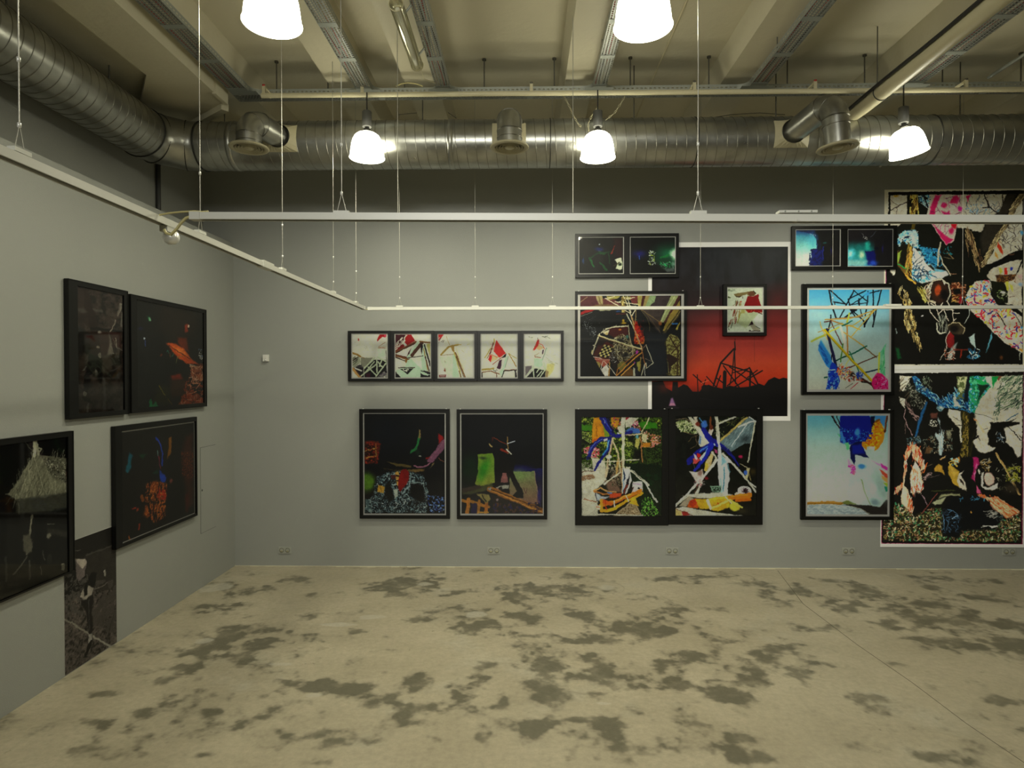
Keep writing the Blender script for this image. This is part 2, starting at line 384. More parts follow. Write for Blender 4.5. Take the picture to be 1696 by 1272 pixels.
# three mitred gores: straight cylinders between planes that bisect each bend
rings = []
for i, p in enumerate(epts):
    if i == 0: t = Vector((0, 1, 0))
    elif i == len(epts)-1: t = Vector((1, 0, 0))
    else: t = ((p-epts[i-1]).normalized()+(epts[i+1]-p).normalized()).normalized()
    a = t.cross(Vector((0, 0, 1))).normalized()
    rings.append([p+a*(DR*1.012*math.cos(2*PI*j/48))+Vector((0, 0, DR*1.012*math.sin(2*PI*j/48))) for j in range(48)])
vs = [v for r in rings for v in r]
eb.add(vs, [(i*48+j, i*48+(j+1) % 48, (i+1)*48+(j+1) % 48, (i+1)*48+j) for i in range(len(rings)-1) for j in range(48)], True)
part(eb, 'elbow', M['metal'], duct)
def spiral(y0, y1, pitch, along):
    mb = MB(); n = 48; turns = int((y1-y0)/pitch); k = turns*n; w = .0026; vs = []
    for i in range(k+1):
        s = y0+pitch*i/n; a = 2*PI*i/n
        for ds, dr in ((-w, -.001), (-w*.5, .0035), (w*.5, .0035), (w, -.001)):
            r = DR+dr
            if along == 'y': vs.append((DX+r*math.cos(a), s+ds, DZ+r*math.sin(a)))
            else: vs.append((s+ds, DY+r*math.cos(a), DZ+r*math.sin(a)))
    fs = [(i*4+j, i*4+j+1, i*4+j+5, i*4+j+4) for i in range(k) for j in range(3)]
    return mb.add(vs, fs, True)
part(spiral(.6, DY-.33, .078, 'y'), 'spiral_seam', M['ridge'], duct)
part(spiral(DX+.33, XR-.1, .080, 'x'), 'spiral_seam', M['ridge'], duct)
def dring(x=None, y=None, p=None, ax=None, R=.194, r=.006, m='seam', name='joint_ring'):
    c, a = ((DX, y, DZ), (0, 1, 0)) if y is not None else (((x, DY, DZ), (1, 0, 0)) if x is not None else (p, ax))
    part(MB().torus(c, a, R, r, 48, 6), name, M[m], duct)
for y in (2.62, 2.9, 4.87): dring(y=y)
for px in (912, 1158, 1562): dring(x=on_y(px, 240, DY-DR).x, r=.004)
dring(p=epts[1], ax=(.38, .92, 0), R=.197, r=.004); dring(p=epts[2], ax=(.92, .38, 0), R=.197, r=.004)
dring(x=DX+.33, R=.197, r=.005)
for px in (745, 375):   # broad bright couplers
    x = on_y(px, 240, DY-DR).x; part(MB().lathe([(.1925, -.022), (.197, -.02), (.197, .02), (.1925, .022)], 48, (x, DY, DZ), True, Matrix.Rotation(PI/2, 3, 'Y')), 'coupler_band', M['metal'], duct)
for x, y in ((DX, 2.45), (DX, 3.6), (DX, 4.5)):
    part(MB().tube([(x, y, DZ+DR), (x, y, ZS)], .006, 6), 'hanger_rod', M['rod'], duct)
for px in (372, 700, 1050, 1285, 1590):
    x = on_y(px, 200, DY).x; part(MB().tube([(x, DY, DZ+DR), (x, DY, ZS)], .005, 6), 'hanger_rod', M['rod'], duct)

# vents: stub leaving the duct towards the viewer, elbow down, round diffuser
def vent(px_tap, px_end, yend, label, tilt=0.0, zsh=0.0):
    X0 = on_y(px_tap, 240, DY-DR).x; X1 = on_y(px_end, 240, yend).x
    z = DZ+.035+zsh; zf = on_y(px_end, 246, yend-.0).z
    root = thing('air_vent', label, 'vent', (X1, yend, zf), 'round ceiling vents on the long duct')
    r = .092; R = .115
    start = Vector((X0, DY-DR+.06, DZ-.0)); dirn = (Vector((X1, yend+R, z))-start).normalized()
    pts = [start, Vector((X1, yend+R, z))-dirn*.02]
    part(MB().tube([start, Vector((X1, yend+R, z))], r, 32, False), 'branch_pipe', M['metal'], root)
    h = Vector((dirn.x, dirn.y, 0)).normalized(); c0 = Vector((X1, yend+R, z))
    ep = [c0+h*(R*math.sin(a))+Vector((0, 0, -R*(1-math.cos(a)))) for a in [i*PI/2/10 for i in range(11)]]
    part(MB().tube(ep, r*1.005, 32, False), 'elbow', M['metal'], root)
    e = ep[-1]; d = Vector((-math.sin(tilt), 0, -math.cos(tilt)))
    tube_end = e+d*((e.z-zf)-.012)
    part(MB().tube([e, tube_end], r, 32, False), 'drop_pipe', M['metal'], root)
    for q, ax in ((ep[4], (ep[5]-ep[3])), (e, d), (e+d*.055, d), (c0, h)): part(MB().torus(q, ax, r*1.01, .0035, 32, 6), 'joint_ring', M['ridge'], root)
    # saddle plate on the duct
    sm = MB(); n = 32
    A = [Vector((X0+math.cos(2*PI*j/n)*r*1.03, DY-DR-.035, DZ+math.sin(2*PI*j/n)*r*1.03)) for j in range(n)]
    B = []
    for j in range(n):
        w = 2*PI*j/n; q = max(abs(math.cos(w)), abs(math.sin(w))); x = math.cos(w)/q*.135; zz = math.sin(w)/q*.108
        B.append(Vector((X0+x, DY-math.sqrt((DR+.003)**2-zz*zz), DZ+zz)))
    sm.add(A+B, [(j, (j+1) % n, n+(j+1) % n, n+j) for j in range(n)], False)
    part(sm, 'saddle', M['brass'], root)
    m3 = Matrix.Rotation(tilt, 3, 'Y'); o = tube_end
    part(MB().lathe([(.09, .012), (.142, .004), (.147, -.004), (.140, -.012), (.112, -.010), (.108, .004)], 40, o, True, m3), 'diffuser_rim', M['brass'], root)
    for R2 in (.098, .078, .058):
        part(MB().lathe([(R2-.010, .012), (R2, -.010), (R2+.002, -.010), (R2-.006, .012)], 36, o, True, m3), 'diffuser_cone', M['brass'], root)
    part(MB().lathe([(0, -.014), (.030, -.013), (.040, -.004), (.036, .004), (0, .006)], 28, o, True, m3), 'diffuser_core', M['brass'], root)
    return root
vent(463, 421, 4.74, 'round metal air vent on the duct, leftmost of three, near the room corner')
vent(843, 843, 4.72, 'round metal air vent on the duct, middle one, between two lit lamps')
vent(1312, 1374, 4.66, 'round metal air vent on the duct at the right, its face tilted', tilt=math.radians(-5), zsh=.05)

# dark pipe dropping behind the left panel wall
p0 = on_x(262, 300, XU+.02)
mb = MB().tube([(XU+.022, p0.y, 3.0), (XU+.022, p0.y, DZ-.05)], .019, 14)
tag(mb.build('drop_pipe', M['dark']), 'thin dark vertical pipe running down from the duct corner', 'pipe')

# ------------------------------------------------------------------ boxed soffit at the left
z0 = ZC+2.21
poly = [(-2.40, YF), (-2.40, 5.02), (-3.0, 5.48), (XU, 5.48), (XU, 5.2), (-2.76, 4.55), (-2.76, YF)]
n = len(poly)
mb = MB().add([(x, y, z0) for x, y in poly]+[(x, y, ZS) for x, y in poly], [tuple(range(n)), tuple(reversed(range(n, 2*n)))]+[(i, n+i, n+(i+1) % n, (i+1) % n) for i in range(n)])
so = struct(mb, 'trim_soffit', M['ceil'], 'boxed cream soffit below the ceiling at the left')
MB().box((XU+.001, YF, z0+.05), (-2.761, 5.15, ZS-.01)).build('side_infill', M['ceil'], so)  # filler box added so the dark gap above the duct catches light
MB().box((-2.415, 4.83, z0-.012), (-2.385, 5.03, z0+.13)).build('end_plate', M['white'], so)
a, b = Vector((-2.42, 5.05, z0-.02)), Vector((-3.0, 5.50, z0-.02)); dd = (b-a)/2; nn = Vector((-dd.y, dd.x, 0)).normalized()*.03
MB().obox((a+b)/2, dd, nn, (0, 0, .028)).build('edge_strip', M['white'], so)

# ------------------------------------------------------------------ cable trays
TZ0, TZ1 = ZC+2.255, ZC+2.300      # underside and top of the tray sides
TY0, TY1 = 4.985, 5.105
GT = 'perforated metal cable trays under the ceiling beams'
def tray_y(t0, t1, ynear, label):
    """a tray running away from the viewer, from ynear to the cross tray"""
    z = TZ0; x0, x1 = t0*(z-ZC), t1*(z-ZC); ye = TY0-.07
    root = thing('cable_tray', label, 'cable tray', ((x0+x1)/2, ye, z), GT)
    y = ye; joints = []
    k = 0
    while y > ynear:
        yn = max(ynear, y-.44)
        part(MB().quad((x0, yn, z), (x0, y-.05, z), (x1, y-.05, z), (x1, yn, z), ((0, yn), (0, y-.05), (x1-x0, y-.05), (x1-x0, yn))), 'perforated_base', M['perf'], root)
        part(MB().box((x0, y-.05, z), (x1, y, z+.0015)).box((x0, y-.052, z-.003), (x1, y-.049, z)), 'joint_plate', M['tray'], root)
        y = yn
    for x in (x0, x1):
        part(MB().quad((x, ynear, z), (x, ye, z), (x, ye, TZ1), (x, ynear, TZ1), ((0, ynear), (0, ye), (.045, ye), (.045, ynear))), 'side_wall', M['perfside'], root)
    for i, m in enumerate(('redcable', 'grey', 'redcable', 'darkcable')):
        xx = x0+.02+i*(x1-x0-.04)/3
        pts = [(xx+.008*math.sin(q*1.7+i*2), ynear+(ye+.1-ynear)*q/14, z+.012+.004*(i % 2)) for q in range(15)]
        part(MB().tube(pts, .005, 6), 'cable', M[m], root)
    yy = ye-.5
    while yy > ynear:
        for x in (x0+.01,): part(MB().tube([(x, yy, z), (x, yy, ZS)], .004, 6), 'hanger_rod', M['rod'], root)
        yy -= 1.3
    return root
tray_y(-1.03, -.962, .6, 'perforated cable tray below the ceiling, leftmost one, beside the boxed soffit')
tray_y(-.583, -.529, .6, 'perforated cable tray below the ceiling, between the left front lamp and the clear tube light')
tray_y(-.304, -.256, .6, 'perforated cable tray directly to the right of the clear tube light')
tray_y(.239, .284, .6, 'perforated cable tray running up behind the middle front lamp')
tray_y(.777, .832, .6, 'perforated cable tray below the ceiling, nearer neighbour of the thick cream pipe')
tray_y(1.305, 1.364, .6, 'perforated cable tray directly to the right of the thick cream pipe')

# the cross tray, with rounded bends into each branch
xa, xb = -1.03*2.255, XR-.05
ct = thing('cable_tray', 'long metal cable tray crossing the whole ceiling in front of the duct', 'cable tray', (xa, TY0, TZ0), GT)
x = xa
while x < xb:
    xn = min(xb, x+1.2)
    part(MB().quad((x, TY0, TZ0), (xn-.05, TY0, TZ0), (xn-.05, TY1, TZ0), (x, TY1, TZ0), ((0, x), (0, xn-.05), (.12, xn-.05), (.12, x))), 'perforated_base', M['perf'], ct)
    part(MB().box((xn-.05, TY0, TZ0), (xn, TY1, TZ0+.0015)), 'joint_plate', M['tray'], ct); x = xn
br = [(-1.03, -.962), (-.583, -.529), (-.304, -.256), (.239, .284), (.777, .832), (1.305, 1.364)]
xs = xa
def bend(cx, cy, a0, a1, R=.07):
    pts = [(cx+R*math.cos(a0+(a1-a0)*i/8), cy+R*math.sin(a0+(a1-a0)*i/8)) for i in range(9)]; m = MB(); vs = []
    for x, y in pts: vs += [(x, y, TZ0), (x, y, TZ1)]
    return m.add(vs, [(2*i, 2*i+2, 2*i+3, 2*i+1) for i in range(8)], True)
for i, (t0, t1) in enumerate(br):
    x0, x1 = t0*2.255, t1*2.255
    if i: 
        part(MB().quad((xs, TY0, TZ0), (x0-.07, TY0, TZ0), (x0-.07, TY0, TZ1), (xs, TY0, TZ1), ((0, xs), (0, x0-.07), (.045, x0-.07), (.045, xs))), 'side_wall', M['perfside'], ct)
        part(bend(x0-.07, TY0-.07, PI/2, 0), 'bend', M['tray'], ct)
    part(bend(x1+.07, TY0-.07, PI/2, PI), 'bend', M['tray'], ct)
    part(MB().box((x0-.06 if i else x0, TY0-.07, TZ0-.0005), (x1+.06, TY0, TZ0+.001)), 'branch_plate', M['tray'], ct)
    xs = x1+.07
part(MB().quad((xs, TY0, TZ0), (xb, TY0, TZ0), (xb, TY0, TZ1), (xs, TY0, TZ1), ((0, xs), (0, xb), (.045, xb), (.045, xs))), 'side_wall', M['perfside'], ct)
part(MB().box((xa, TY1-.001, TZ0), (xb, TY1, TZ1)), 'side_wall', M['tray'], ct)
part(MB().box((xa-.001, TY0-.07, TZ0), (xa, TY1, TZ1)), 'side_wall', M['tray'], ct)
for i, (m, yy) in enumerate((('grey', 5.01), ('darkcable', 5.04), ('grey', 5.07))):
    part(MB().tube([(xa+.05+(xb-xa-.1)*q/60, yy+.006*math.sin(q*1.3+i), TZ0+.012) for q in range(61)], .006, 6), 'cable', M[m], ct)
for px in (458, 543, 670, 802, 918, 1044, 1174, 1304, 1432, 1561, 1691):
    X = on_y(px, 110, 5.06).x
    part(MB().tube([(X, 5.06, TZ0+.002), (X, 5.06, ZS)], .0055, 8).lathe([(.016, 0), (.016, .012), (0, .012)], 12, (X, 5.06, ZS-.013)), 'threaded_rod', M['rod'], ct)
# a loose cable bulging over the cross tray
q = [on_y(a, b, 4.97) for a, b in ((656, 143), (664, 139), (676, 137), (690, 139), (700, 143))]
tag(MB().tube(q, .005, 6).build('cable', M['yelcable']), 'short loose cable arching over the cross tray under the clear tube light', 'cable')

# cream conduit under the cross tray
CY, CZ = 4.87, on_y(1060, 152.5, 4.87).z
a, b = on_y(433, 158.5, CY), on_y(1712, 148, CY)
cdt = thing('ceiling_conduit', 'slim cream conduit running straight along under the cross cable tray', 'conduit', (a.x, CY, CZ))
b2 = b+(b-a)*.25
part(MB().tube([a, b2], .0185, 16), 'tube', M['pipe'], cdt)
for px in (437, 600, 880, 1150, 1350, 1600):
    X = on_y(px, 150, CY).x; zz = a.z+(b.z-a.z)*(X-a.x)/(b.x-a.x)
    part(MB().box((X-.012, CY-.008, zz), (X+.012, CY+.008, zz+.075)).box((X-.008, CY+.0, zz+.06), (X+.008, TY0+.01, zz+.075)), 'clamp', M['pipe'], cdt)
    part(MB().lathe([(0, 0), (.012, .003), (.012, .014), (0, .017)], 10, (X, CY-.003, zz+.07)), 'red_tag', M['redcable'] if px in (437, 1350) else M['rod'], cdt)

# thick cream pipe running away from the viewer, with a dark cable strapped on
PZ = ZC+2.08; pr = .056
px_, = (1.258*2.08,)
tp = thing('ceiling_pipe', 'thick cream pipe crossing below the conduit at the right', 'pipe', (px_, DY-.15, PZ))
part(MB().tube([(px_, .5, PZ), (px_, 4.9, PZ), (px_, DY+.6, PZ+.04)], pr, 24), 'pipe', M['pipe'], tp)
part(MB().tube([(px_-pr-.012, .5+.2*i, PZ+.02+.004*math.sin(i)) for i in range(27)], .012, 8), 'strapped_cable', M['darkcable'], tp)
for y in (4.66,): part(MB().torus((px_, y, PZ), (0, 1, 0), pr+.003, .0035, 32, 6), 'pipe_clip', M['darkcable'], tp)
part(MB().tube([(px_-.03, 4.66, PZ+pr), (px_-.03, 4.66, ZS)], .004, 6), 'hanger_rod', M['rod'], tp)

# thin steel strut far right and thin surface conduit on the ceiling
X = 1.555*2.33
tag(MB().tube([(X, .6, ZC+2.33), (X, 4.98, ZC+2.33)], .013, 10).build('steel_strut', M['tray']), 'thin dark steel tube ending on the cross tray at the far right', 'pipe')
X = .434*2.55
tag(MB().tube([(X, .6, ZS-.008), (X, D, ZS-.008)], .008, 8).build('surface_conduit', M['pipe']), 'thin painted conduit on the ceiling between the middle front lamp and the right beam', 'conduit')

# unlit clear tube light beside the third tray
X, r, Z = -.342*2.2, .043, ZC+2.2
y1 = 2.2*F/(624-112); y0 = 2.2*F/(624-4)
tl = thing('tube_light', 'unlit clear cylindrical tube light hanging beside a cable tray', 'light fixture', (X, y0, Z-r))
prof = [(0, 0), (.026, .004), (.038, .014), (r, .03), (r, y1-y0-.03), (.038, y1-y0-.014), (.026, y1-y0-.004), (0, y1-y0)]
m3 = Matrix.Rotation(-PI/2, 3, 'X')
part(MB().lathe(prof, 32, (X, y0, Z), True, m3), 'clear_housing', M['clear'], tl)
part(MB().box((X-.022, y0+.06, Z+.008), (X+.022, y1-.06, Z+.016)), 'reflector', M['white'], tl)
part(MB().tube([(X, y0+.06, Z-.008), (X, y1-.06, Z-.008)], .013, 14), 'fluorescent_tube', M['device'], tl)
for yy in (y0+.02, y1-.03): part(MB().torus((X, yy, Z), (0, 1, 0), r, .003, 28, 6), 'end_ring', M['brass'], tl)
for yy in (y0+.12, y1-.16): part(MB().tube([(X+r*.7, yy, Z), (-.304*2.255+.004, yy, Z+.05)], .007, 8), 'bracket', M['tray'], tl)
c0 = Vector((X+.02, y1-.03, Z-.01)); part(MB().tube([c0, c0+Vector((.01, .12, -.03)), (X+.09, 4.9, TZ0+.03)], .003, 6), 'cord', M['pipe'], tl)

# ------------------------------------------------------------------ lamps
shade_prof = [(.030, .206), (.050, .205), (.078, .196), (.100, .178), (.116, .148), (.126, .112), (.132, .075), (.137, .035), (.139, .010), (.143, 0)]
def lamp(px, py_rim, y, label, tilt=0.0, on=True, topz=None, sc=1.0):
    p = on_y(px, py_rim, y); top = topz or ZS
    root = thing('pendant_lamp', label, 'lamp', (p.x, y, p.z), 'bell shaped pendant lamps')
    m3 = Matrix.Rotation(tilt, 3, 'Y')
    def at(h): return p+m3 @ Vector((0, 0, h))
    pf = [(r*sc, z*sc) for r, z in shade_prof]
    inner = [(r-.004, z-.003 if z > .19 else z) for r, z in reversed(pf)]
    part(MB().lathe(pf+inner+[pf[0]], 48, p, True, m3), 'shade', M['shade'], root)
    part(MB().torus(at(0), m3 @ Vector((0, 0, 1)), .1425*sc, .0028, 48, 6), 'rim', M['shade'], root)
    part(MB().lathe([(.03, .205), (.026, .222), (.016, .226), (.016, .24)], 20, p, True, m3), 'neck', M['dark'], root)
    hp = at(.235)
    part(MB().lathe([(0, 0), (.033, .0), (.036, .004), (.036, .118), (.033, .122), (0, .122)], 28, hp), 'gear_housing', M['grey'], root)
    part(MB().tube([hp+Vector((0, 0, .12)), (hp.x, hp.y, hp.z+.14), (hp.x, hp.y, top)], .005, 8), 'cord', M['darkcable'], root)
    part(MB().lathe([(0, .06), (.02, .063), (.033, .075), (.038, .095), (.034, .115), (.02, .13), (.018, .16), (0, .16)], 20, p, True, m3), 'bulb', M['shade'], root)
    l = bpy.data.lights.new('lamp_light', 'AREA'); l.shape = 'DISK'; l.size = .24*sc; l.energy = LAMP_DOWN; l.color = LAMP_COL
    lo = bpy.data.objects.new('lamp_light', l); C.objects.link(lo); lo.parent = root
    lo.location = m3 @ Vector((0, 0, -.006)); lo.rotation_euler = (0, tilt, 0)
    return root
lamp(608, 261.5, 4.83, sc=.93, label= 'lit white bell pendant lamp against the duct, leftmost of the back row', topz=CZ)
lamp(990, 261.5, 4.83, sc=.93, label= 'lit white bell pendant lamp against the duct, middle of the back row', topz=CZ)
lamp(1506, 255, 4.83, sc=.93, label= 'lit white bell pendant lamp at the right, hanging visibly tilted', tilt=math.radians(-11), topz=TZ0)
lamp(451, 39, 3.12, 'large lit white pendant lamp at the top edge, left of the two nearest', topz=TZ0)
lamp(1065, 45, 3.12, 'large lit white pendant lamp at the top edge, right of the two nearest', topz=TZ0)
# thin chains and a loose wire looped behind the middle back lamp
def wirepx(pts, Y, r): return MB().tube([on_y(a, b, Y) for a, b in pts], r, 6)
ch = []
def chain(pts, Y, name, label):
    P = [on_y(a, b, Y) for a, b in pts]; L = []; 
    for a, b in zip(P, P[1:]):
        k = max(1, int((b-a).length/.024))
        for i in range(k): L.append((a+(b-a)*(i+.5)/k, (b-a).normalized()))
    root = thing(name, label, 'chain', P[0]); mb = MB()
    for i, (c, t) in enumerate(L):
        a = t.cross(Vector((0, 1, 0) if i % 2 else (1, .3, 0))).normalized()
        ring = [c+t*(.014*math.cos(w))+a*(.006*math.sin(w)) for w in [2*PI*j/8 for j in range(9)]]
        part(MB().tube(ring, .0018, 5, False), 'chain_link', M['brass'], root)
    return root
chain(((933, 158), (941, 172), (949, 190), (958, 206), (963, 210)), 4.94, 'hanging_chain', 'fine chain hanging from the tray at the left of the middle back lamp')
chain(((1036, 157), (1028, 172), (1017, 188), (1003, 199)), 4.94, 'hanging_chain', 'fine chain hanging from the tray at the right of the middle back lamp')
chain(((989, 178), (980, 192), (974, 205), (975, 218)), 4.97, 'hanging_chain', 'short fine chain hanging close behind the middle back lamp')
tag(wirepx(((1174, 196), (1210, 190), (1258, 187), (1300, 190)), 5.6, .003).build('loose_wire', M['rod']), 'thin wire lying across the ceiling above the duct, left of the tilted vent', 'wire')
tag(wirepx(((660, 190), (700, 186), (740, 185), (756, 196)), 5.7, .003).build('loose_wire', M['rod']), 'thin wire loop on the ceiling above the duct, between left and middle vents', 'wire')

# ------------------------------------------------------------------ suspended track rails
def hanger(root, pos, top, spread_ax):
    """steel wire with ferrules ending in a small V bracket on the rail"""
    a = Vector(pos); s = Vector(spread_ax)*.018
    w = MB().tube([a+Vector((0, 0, .085)), a+Vector((.0, 0, .3)), (a.x, a.y, top)], .0018, 6)
    h = part(w, 'suspension_wire', M['wire'], root)
    part(MB().tube([a-s+Vector((0, 0, .012)), a+Vector((0, 0, .085))], .0014, 5).tube([a+s+Vector((0, 0, .012)), a+Vector((0, 0, .085))], .0014, 5), 'v_bracket', M['wire'], h)
    part(MB().obox(a+Vector((0, 0, .010)), Vector(spread_ax)*.03, Vector(spread_ax).cross(Vector((0, 0, 1)))*.012, (0, 0, .006)), 'rail_clip', M['rail'], h)
    for z in (.085, .27): part(MB().lathe([(0, -.008), (.005, -.006), (.005, .006), (0, .008)], 10, a+Vector((0, 0, z))), 'ferrule', M['clip'], h)
def rail(name, label, a, b, wires, axis, top=ZS):
    a, b = Vector(a), Vector(b); root = thing(name, label, 'track rail', (a.x, a.y, a.z-.0135), 'white suspended track rails')
    d = (b-a).normalized(); side = Vector((-d.y, d.x, 0)).normalized()*.017; up = side.cross(d).normalized()*.0135
    if up.z < 0: up = -up
    L = (b-a).length; c = (a+b)/2
    part(MB().obox(c+up*.35, d*(L/2), side, up*.65), 'rail_body', M['rail'], root)
    for s in (-1, 1): part(MB().obox(c+side*(.8*s)-up*.65, d*(L/2), side*.2, up*.35), 'rail_lip', M['rail'], root)
    part(MB().obox(c-up*.4, d*(L/2), side*.58, up*.1), 'conductor_strip', M['darkcable'], root)
    for e, s in ((a, 1), (b, -1)): part(MB().obox(e+d*(.018*s), d*.02, side*1.12, up*1.1), 'end_cap', M['rail'], root)
    for w in wires: hanger(root, w, top, d)
    return root, d, side, up
RZ = ZC+.613
# rail running away along the left wall
XA = -1.43
def yat(px): return XA*F/(px-868)
yA0, yA1 = .55, yat(602)
za = lambda y: RZ+.006
r1, d1, s1, u1 = rail('track_rail', 'white suspended track rail running away from the viewer along the left wall', (XA, yA0, RZ+.004), (XA, yA1, RZ+.004),
                      [(XA, yat(p), RZ+.018) for p in (23, 328, 466, 551, 589)], 'y')
yc = yat(437); part(MB().box((XA-.022, yc-.07, RZ-.012), (XA+.022, yc+.07, RZ+.024)), 'coupler', M['rail'], r1)
# front cross rail
Y1 = 2.4
a, b = on_y(318, 358.5, Y1), on_y(1700, 363.8, Y1)
b = b+(b-a)*.12
W = [(on_y(p, 355, Y1).x, Y1, on_y(p, 356, Y1).z-.002) for p in (566, 1156)]
r2, d2, s2, u2 = rail('track_rail', 'white suspended track rail crossing the picture, upper and nearer one', a, b, W, 'x')
X = on_y(1319, 360, Y1); part(MB().box((X.x-.071, Y1-.019, X.z+.0135), (X.x+.071, Y1+.019, X.z+.023)).box((X.x-.006, Y1-.0195, X.z-.016), (X.x+.006, Y1+.0195, X.z-.012)), 'coupler', M['rail'], r2)
for o in (-.05, -.0, .048): part(MB().lathe([(0, 0), (.003, 0), (.003, .002), (0, .002)], 8, (X.x+o, Y1-.019, X.z+.018), True, Matrix.Rotation(PI/2, 3, 'X')), 'screw', M['tray'], r2)
# rear cross rail
Y2 = 5.6
a, b = on_y(610, 511.3, Y2), on_y(1700, 508.6, Y2); b = b+(b-a)*.12
W = [(on_y(p, 505, Y2).x, Y2, on_y(p, 509, Y2).z) for p in (662, 787, 915, 1160, 1379, 1594)]
r3, d3, s3, u3 = rail('track_rail', 'white suspended track rail crossing the picture, lower one close to the back wall', a, b, W, 'x')
for px in (1478,): X = on_y(px, 508, Y2); part(MB().box((X.x-.07, Y2-.02, X.z+.004), (X.x+.07, Y2+.02, X.z+.022)), 'coupler', M['rail'], r3)
j0, j1 = Vector((XA, yA1-.01, RZ)), on_y(611, 511, Y2)
tag(MB().tube([j0, (j0+j1)/2+Vector((0, 0, -.01)), j1], .004, 6).build('link_cable', M['yelcable']), 'short cable joining the far end of the left rail to the lower cross rail', 'cable')
# extra wires that drop behind the front rail
for px, pyb, Y, lab in ((949, 352, 4.2, 'bright wire hanging left of the middle back lamp down to the front rail'), (659, 352, 4.2, 'bright wire hanging right of the left back lamp down to the front rail')):
    p = on_y(px, pyb, Y); tag(MB().tube([p, (p.x, Y, ZC+2.5)], .0026, 6).build('hanging_wire', M['wire']), lab, 'wire')
# power feed under the left rail with its cable
yp = yat(279); c = Vector((XA, yp, RZ-.045))
pf = thing('power_feed', 'round white power feed plugged under the left track rail with looped cable', 'connector', (XA, yp, RZ-.08))
part(MB().lathe([(0, -.026), (.02, -.024), (.028, -.012), (.028, .012), (.02, .024), (0, .026)], 20, c, True, Matrix.Rotation(PI/2, 3, 'Y')), 'feed_body', M['clip'], pf)
part(MB().obox(c+Vector((0, -.02, .025)), (.016, 0, 0), (0, .035, 0), (0, 0, .012)), 'adapter', M['rail'], pf)
q = [on_y(x, y, Y1) for x, y in ((318, 358), (308, 361), (300, 369), (293, 379), (283, 389), (275, 386), (272, 380))]
part(MB().tube(q, .0055, 8), 'cable_loop', M['yelcable'], pf)
q = [on_y(x, y, Y1+.0) for x, y in ((264, 356), (280, 353), (300, 351), (322, 350), (334, 351), (345, 350))]
part(MB().tube(q, .0035, 8), 'cable_tail', M['yelcable'], pf)

# ------------------------------------------------------------------ wall fittings
SL = ('left of the frames, nearest the room corner', 'under the gap between the dark framed pictures', 'below the joined pair of frames', 'under the pale shore picture', 'at the far right under the tall poster')
for i, (px, py) in enumerate(((472, 911), (818, 911.5), (1113, 912), (1405, 912.5), (1670.5, 913.5))):
    p = on_y(px, py, D); w, h = .062, .033
    r = thing('wall_socket', 'grey double wall socket near the floor, '+SL[i], 'socket', (p.x, D, p.z-h), 'double sockets along the skirting')
    part(MB().box((p.x-w, D-.008, p.z-h), (p.x+w, D, p.z+h)), 'faceplate', M['socket'], r)
    for s in (-.030, .030):
        part(MB().lathe([(.023, 0), (.022, -.003), (.020, -.001), (.017, .004), (0, .004)], 20, (p.x+s, D-.0095, p.z), True, Matrix.Rotation(-PI/2, 3, 'X')), 'socket_well', M['sockhole'], r)
        part(MB().box((p.x+s-.010, D-.0145, p.z-.014), (p.x+s+.010, D-.0085, p.z-.002)), 'socket_pin', M['sockpin'], r)
p = on_y(441.5, 593, D)
r = thing('wall_sensor', 'small white thermostat box alone on the wall near the corner', 'sensor', (p.x, D, p.z-.035))
part(MB().box((p.x-.026, D-.03, p.z-.033), (p.x+.026, D, p.z+.033)), 'housing', M['device'], r)
part(MB().box((p.x-.014, D-.034, p.z-.006), (p.x+.014, D-.03, p.z+.02)), 'sensor_window', M['mat'], r)
part(MB().lathe([(0, -.004), (.008, -.003), (.008, 0), (0, 0)], 12, (p.x, D-.031, p.z-.022), True, Matrix.Rotation(-PI/2, 3, 'X')), 'knob', M['clip'], r)
for px, py, s in ((625, 278, 'right of the left back lamp'), (1457, 276, 'left of the tilted lamp')):
    p = on_y(px, py, D); tag(MB().lathe([(0, -.02), (.009, -.018), (.009, 0), (0, 0)], 12, (p.x, D, p.z), True, Matrix.Rotation(-PI/2, 3, 'X')).build('wall_hook', M['clip']), 'tiny bright hook on the wall just under the duct, '+s, 'hook')
# flush hatch in the left wall
a = on_x(331.5, 741.5, XL); b = on_x(333, 884, XL); yb = on_x(357, 800, XL).y
h = thing('wall_hatch', 'flush grey access hatch in the left wall next to the corner', 'hatch', (XL, a.y, b.z))
zt, zb_ = a.z, b.z; g = .003
part(MB().box((XL, a.y+g, zb_+g), (XL+.0015, yb, zt-g)), 'hatch_door', M['wall'], h)
part(MB().box((XL, a.y-.001, zb_), (XL+.0006, a.y+g, zt)).box((XL, a.y, zt-g), (XL+.0006, yb, zt)).box((XL, a.y, zb_), (XL+.0006, yb, zb_+g)), 'hatch_gap', M['dark'], h)
k = on_x(334.5, 812, XL); part(MB().lathe([(0, .003), (.010, .002), (.010, 0)], 14, (XL, k.y, k.z), True, Matrix.Rotation(PI/2, 3, 'Y')), 'lock', M['dark'], h)
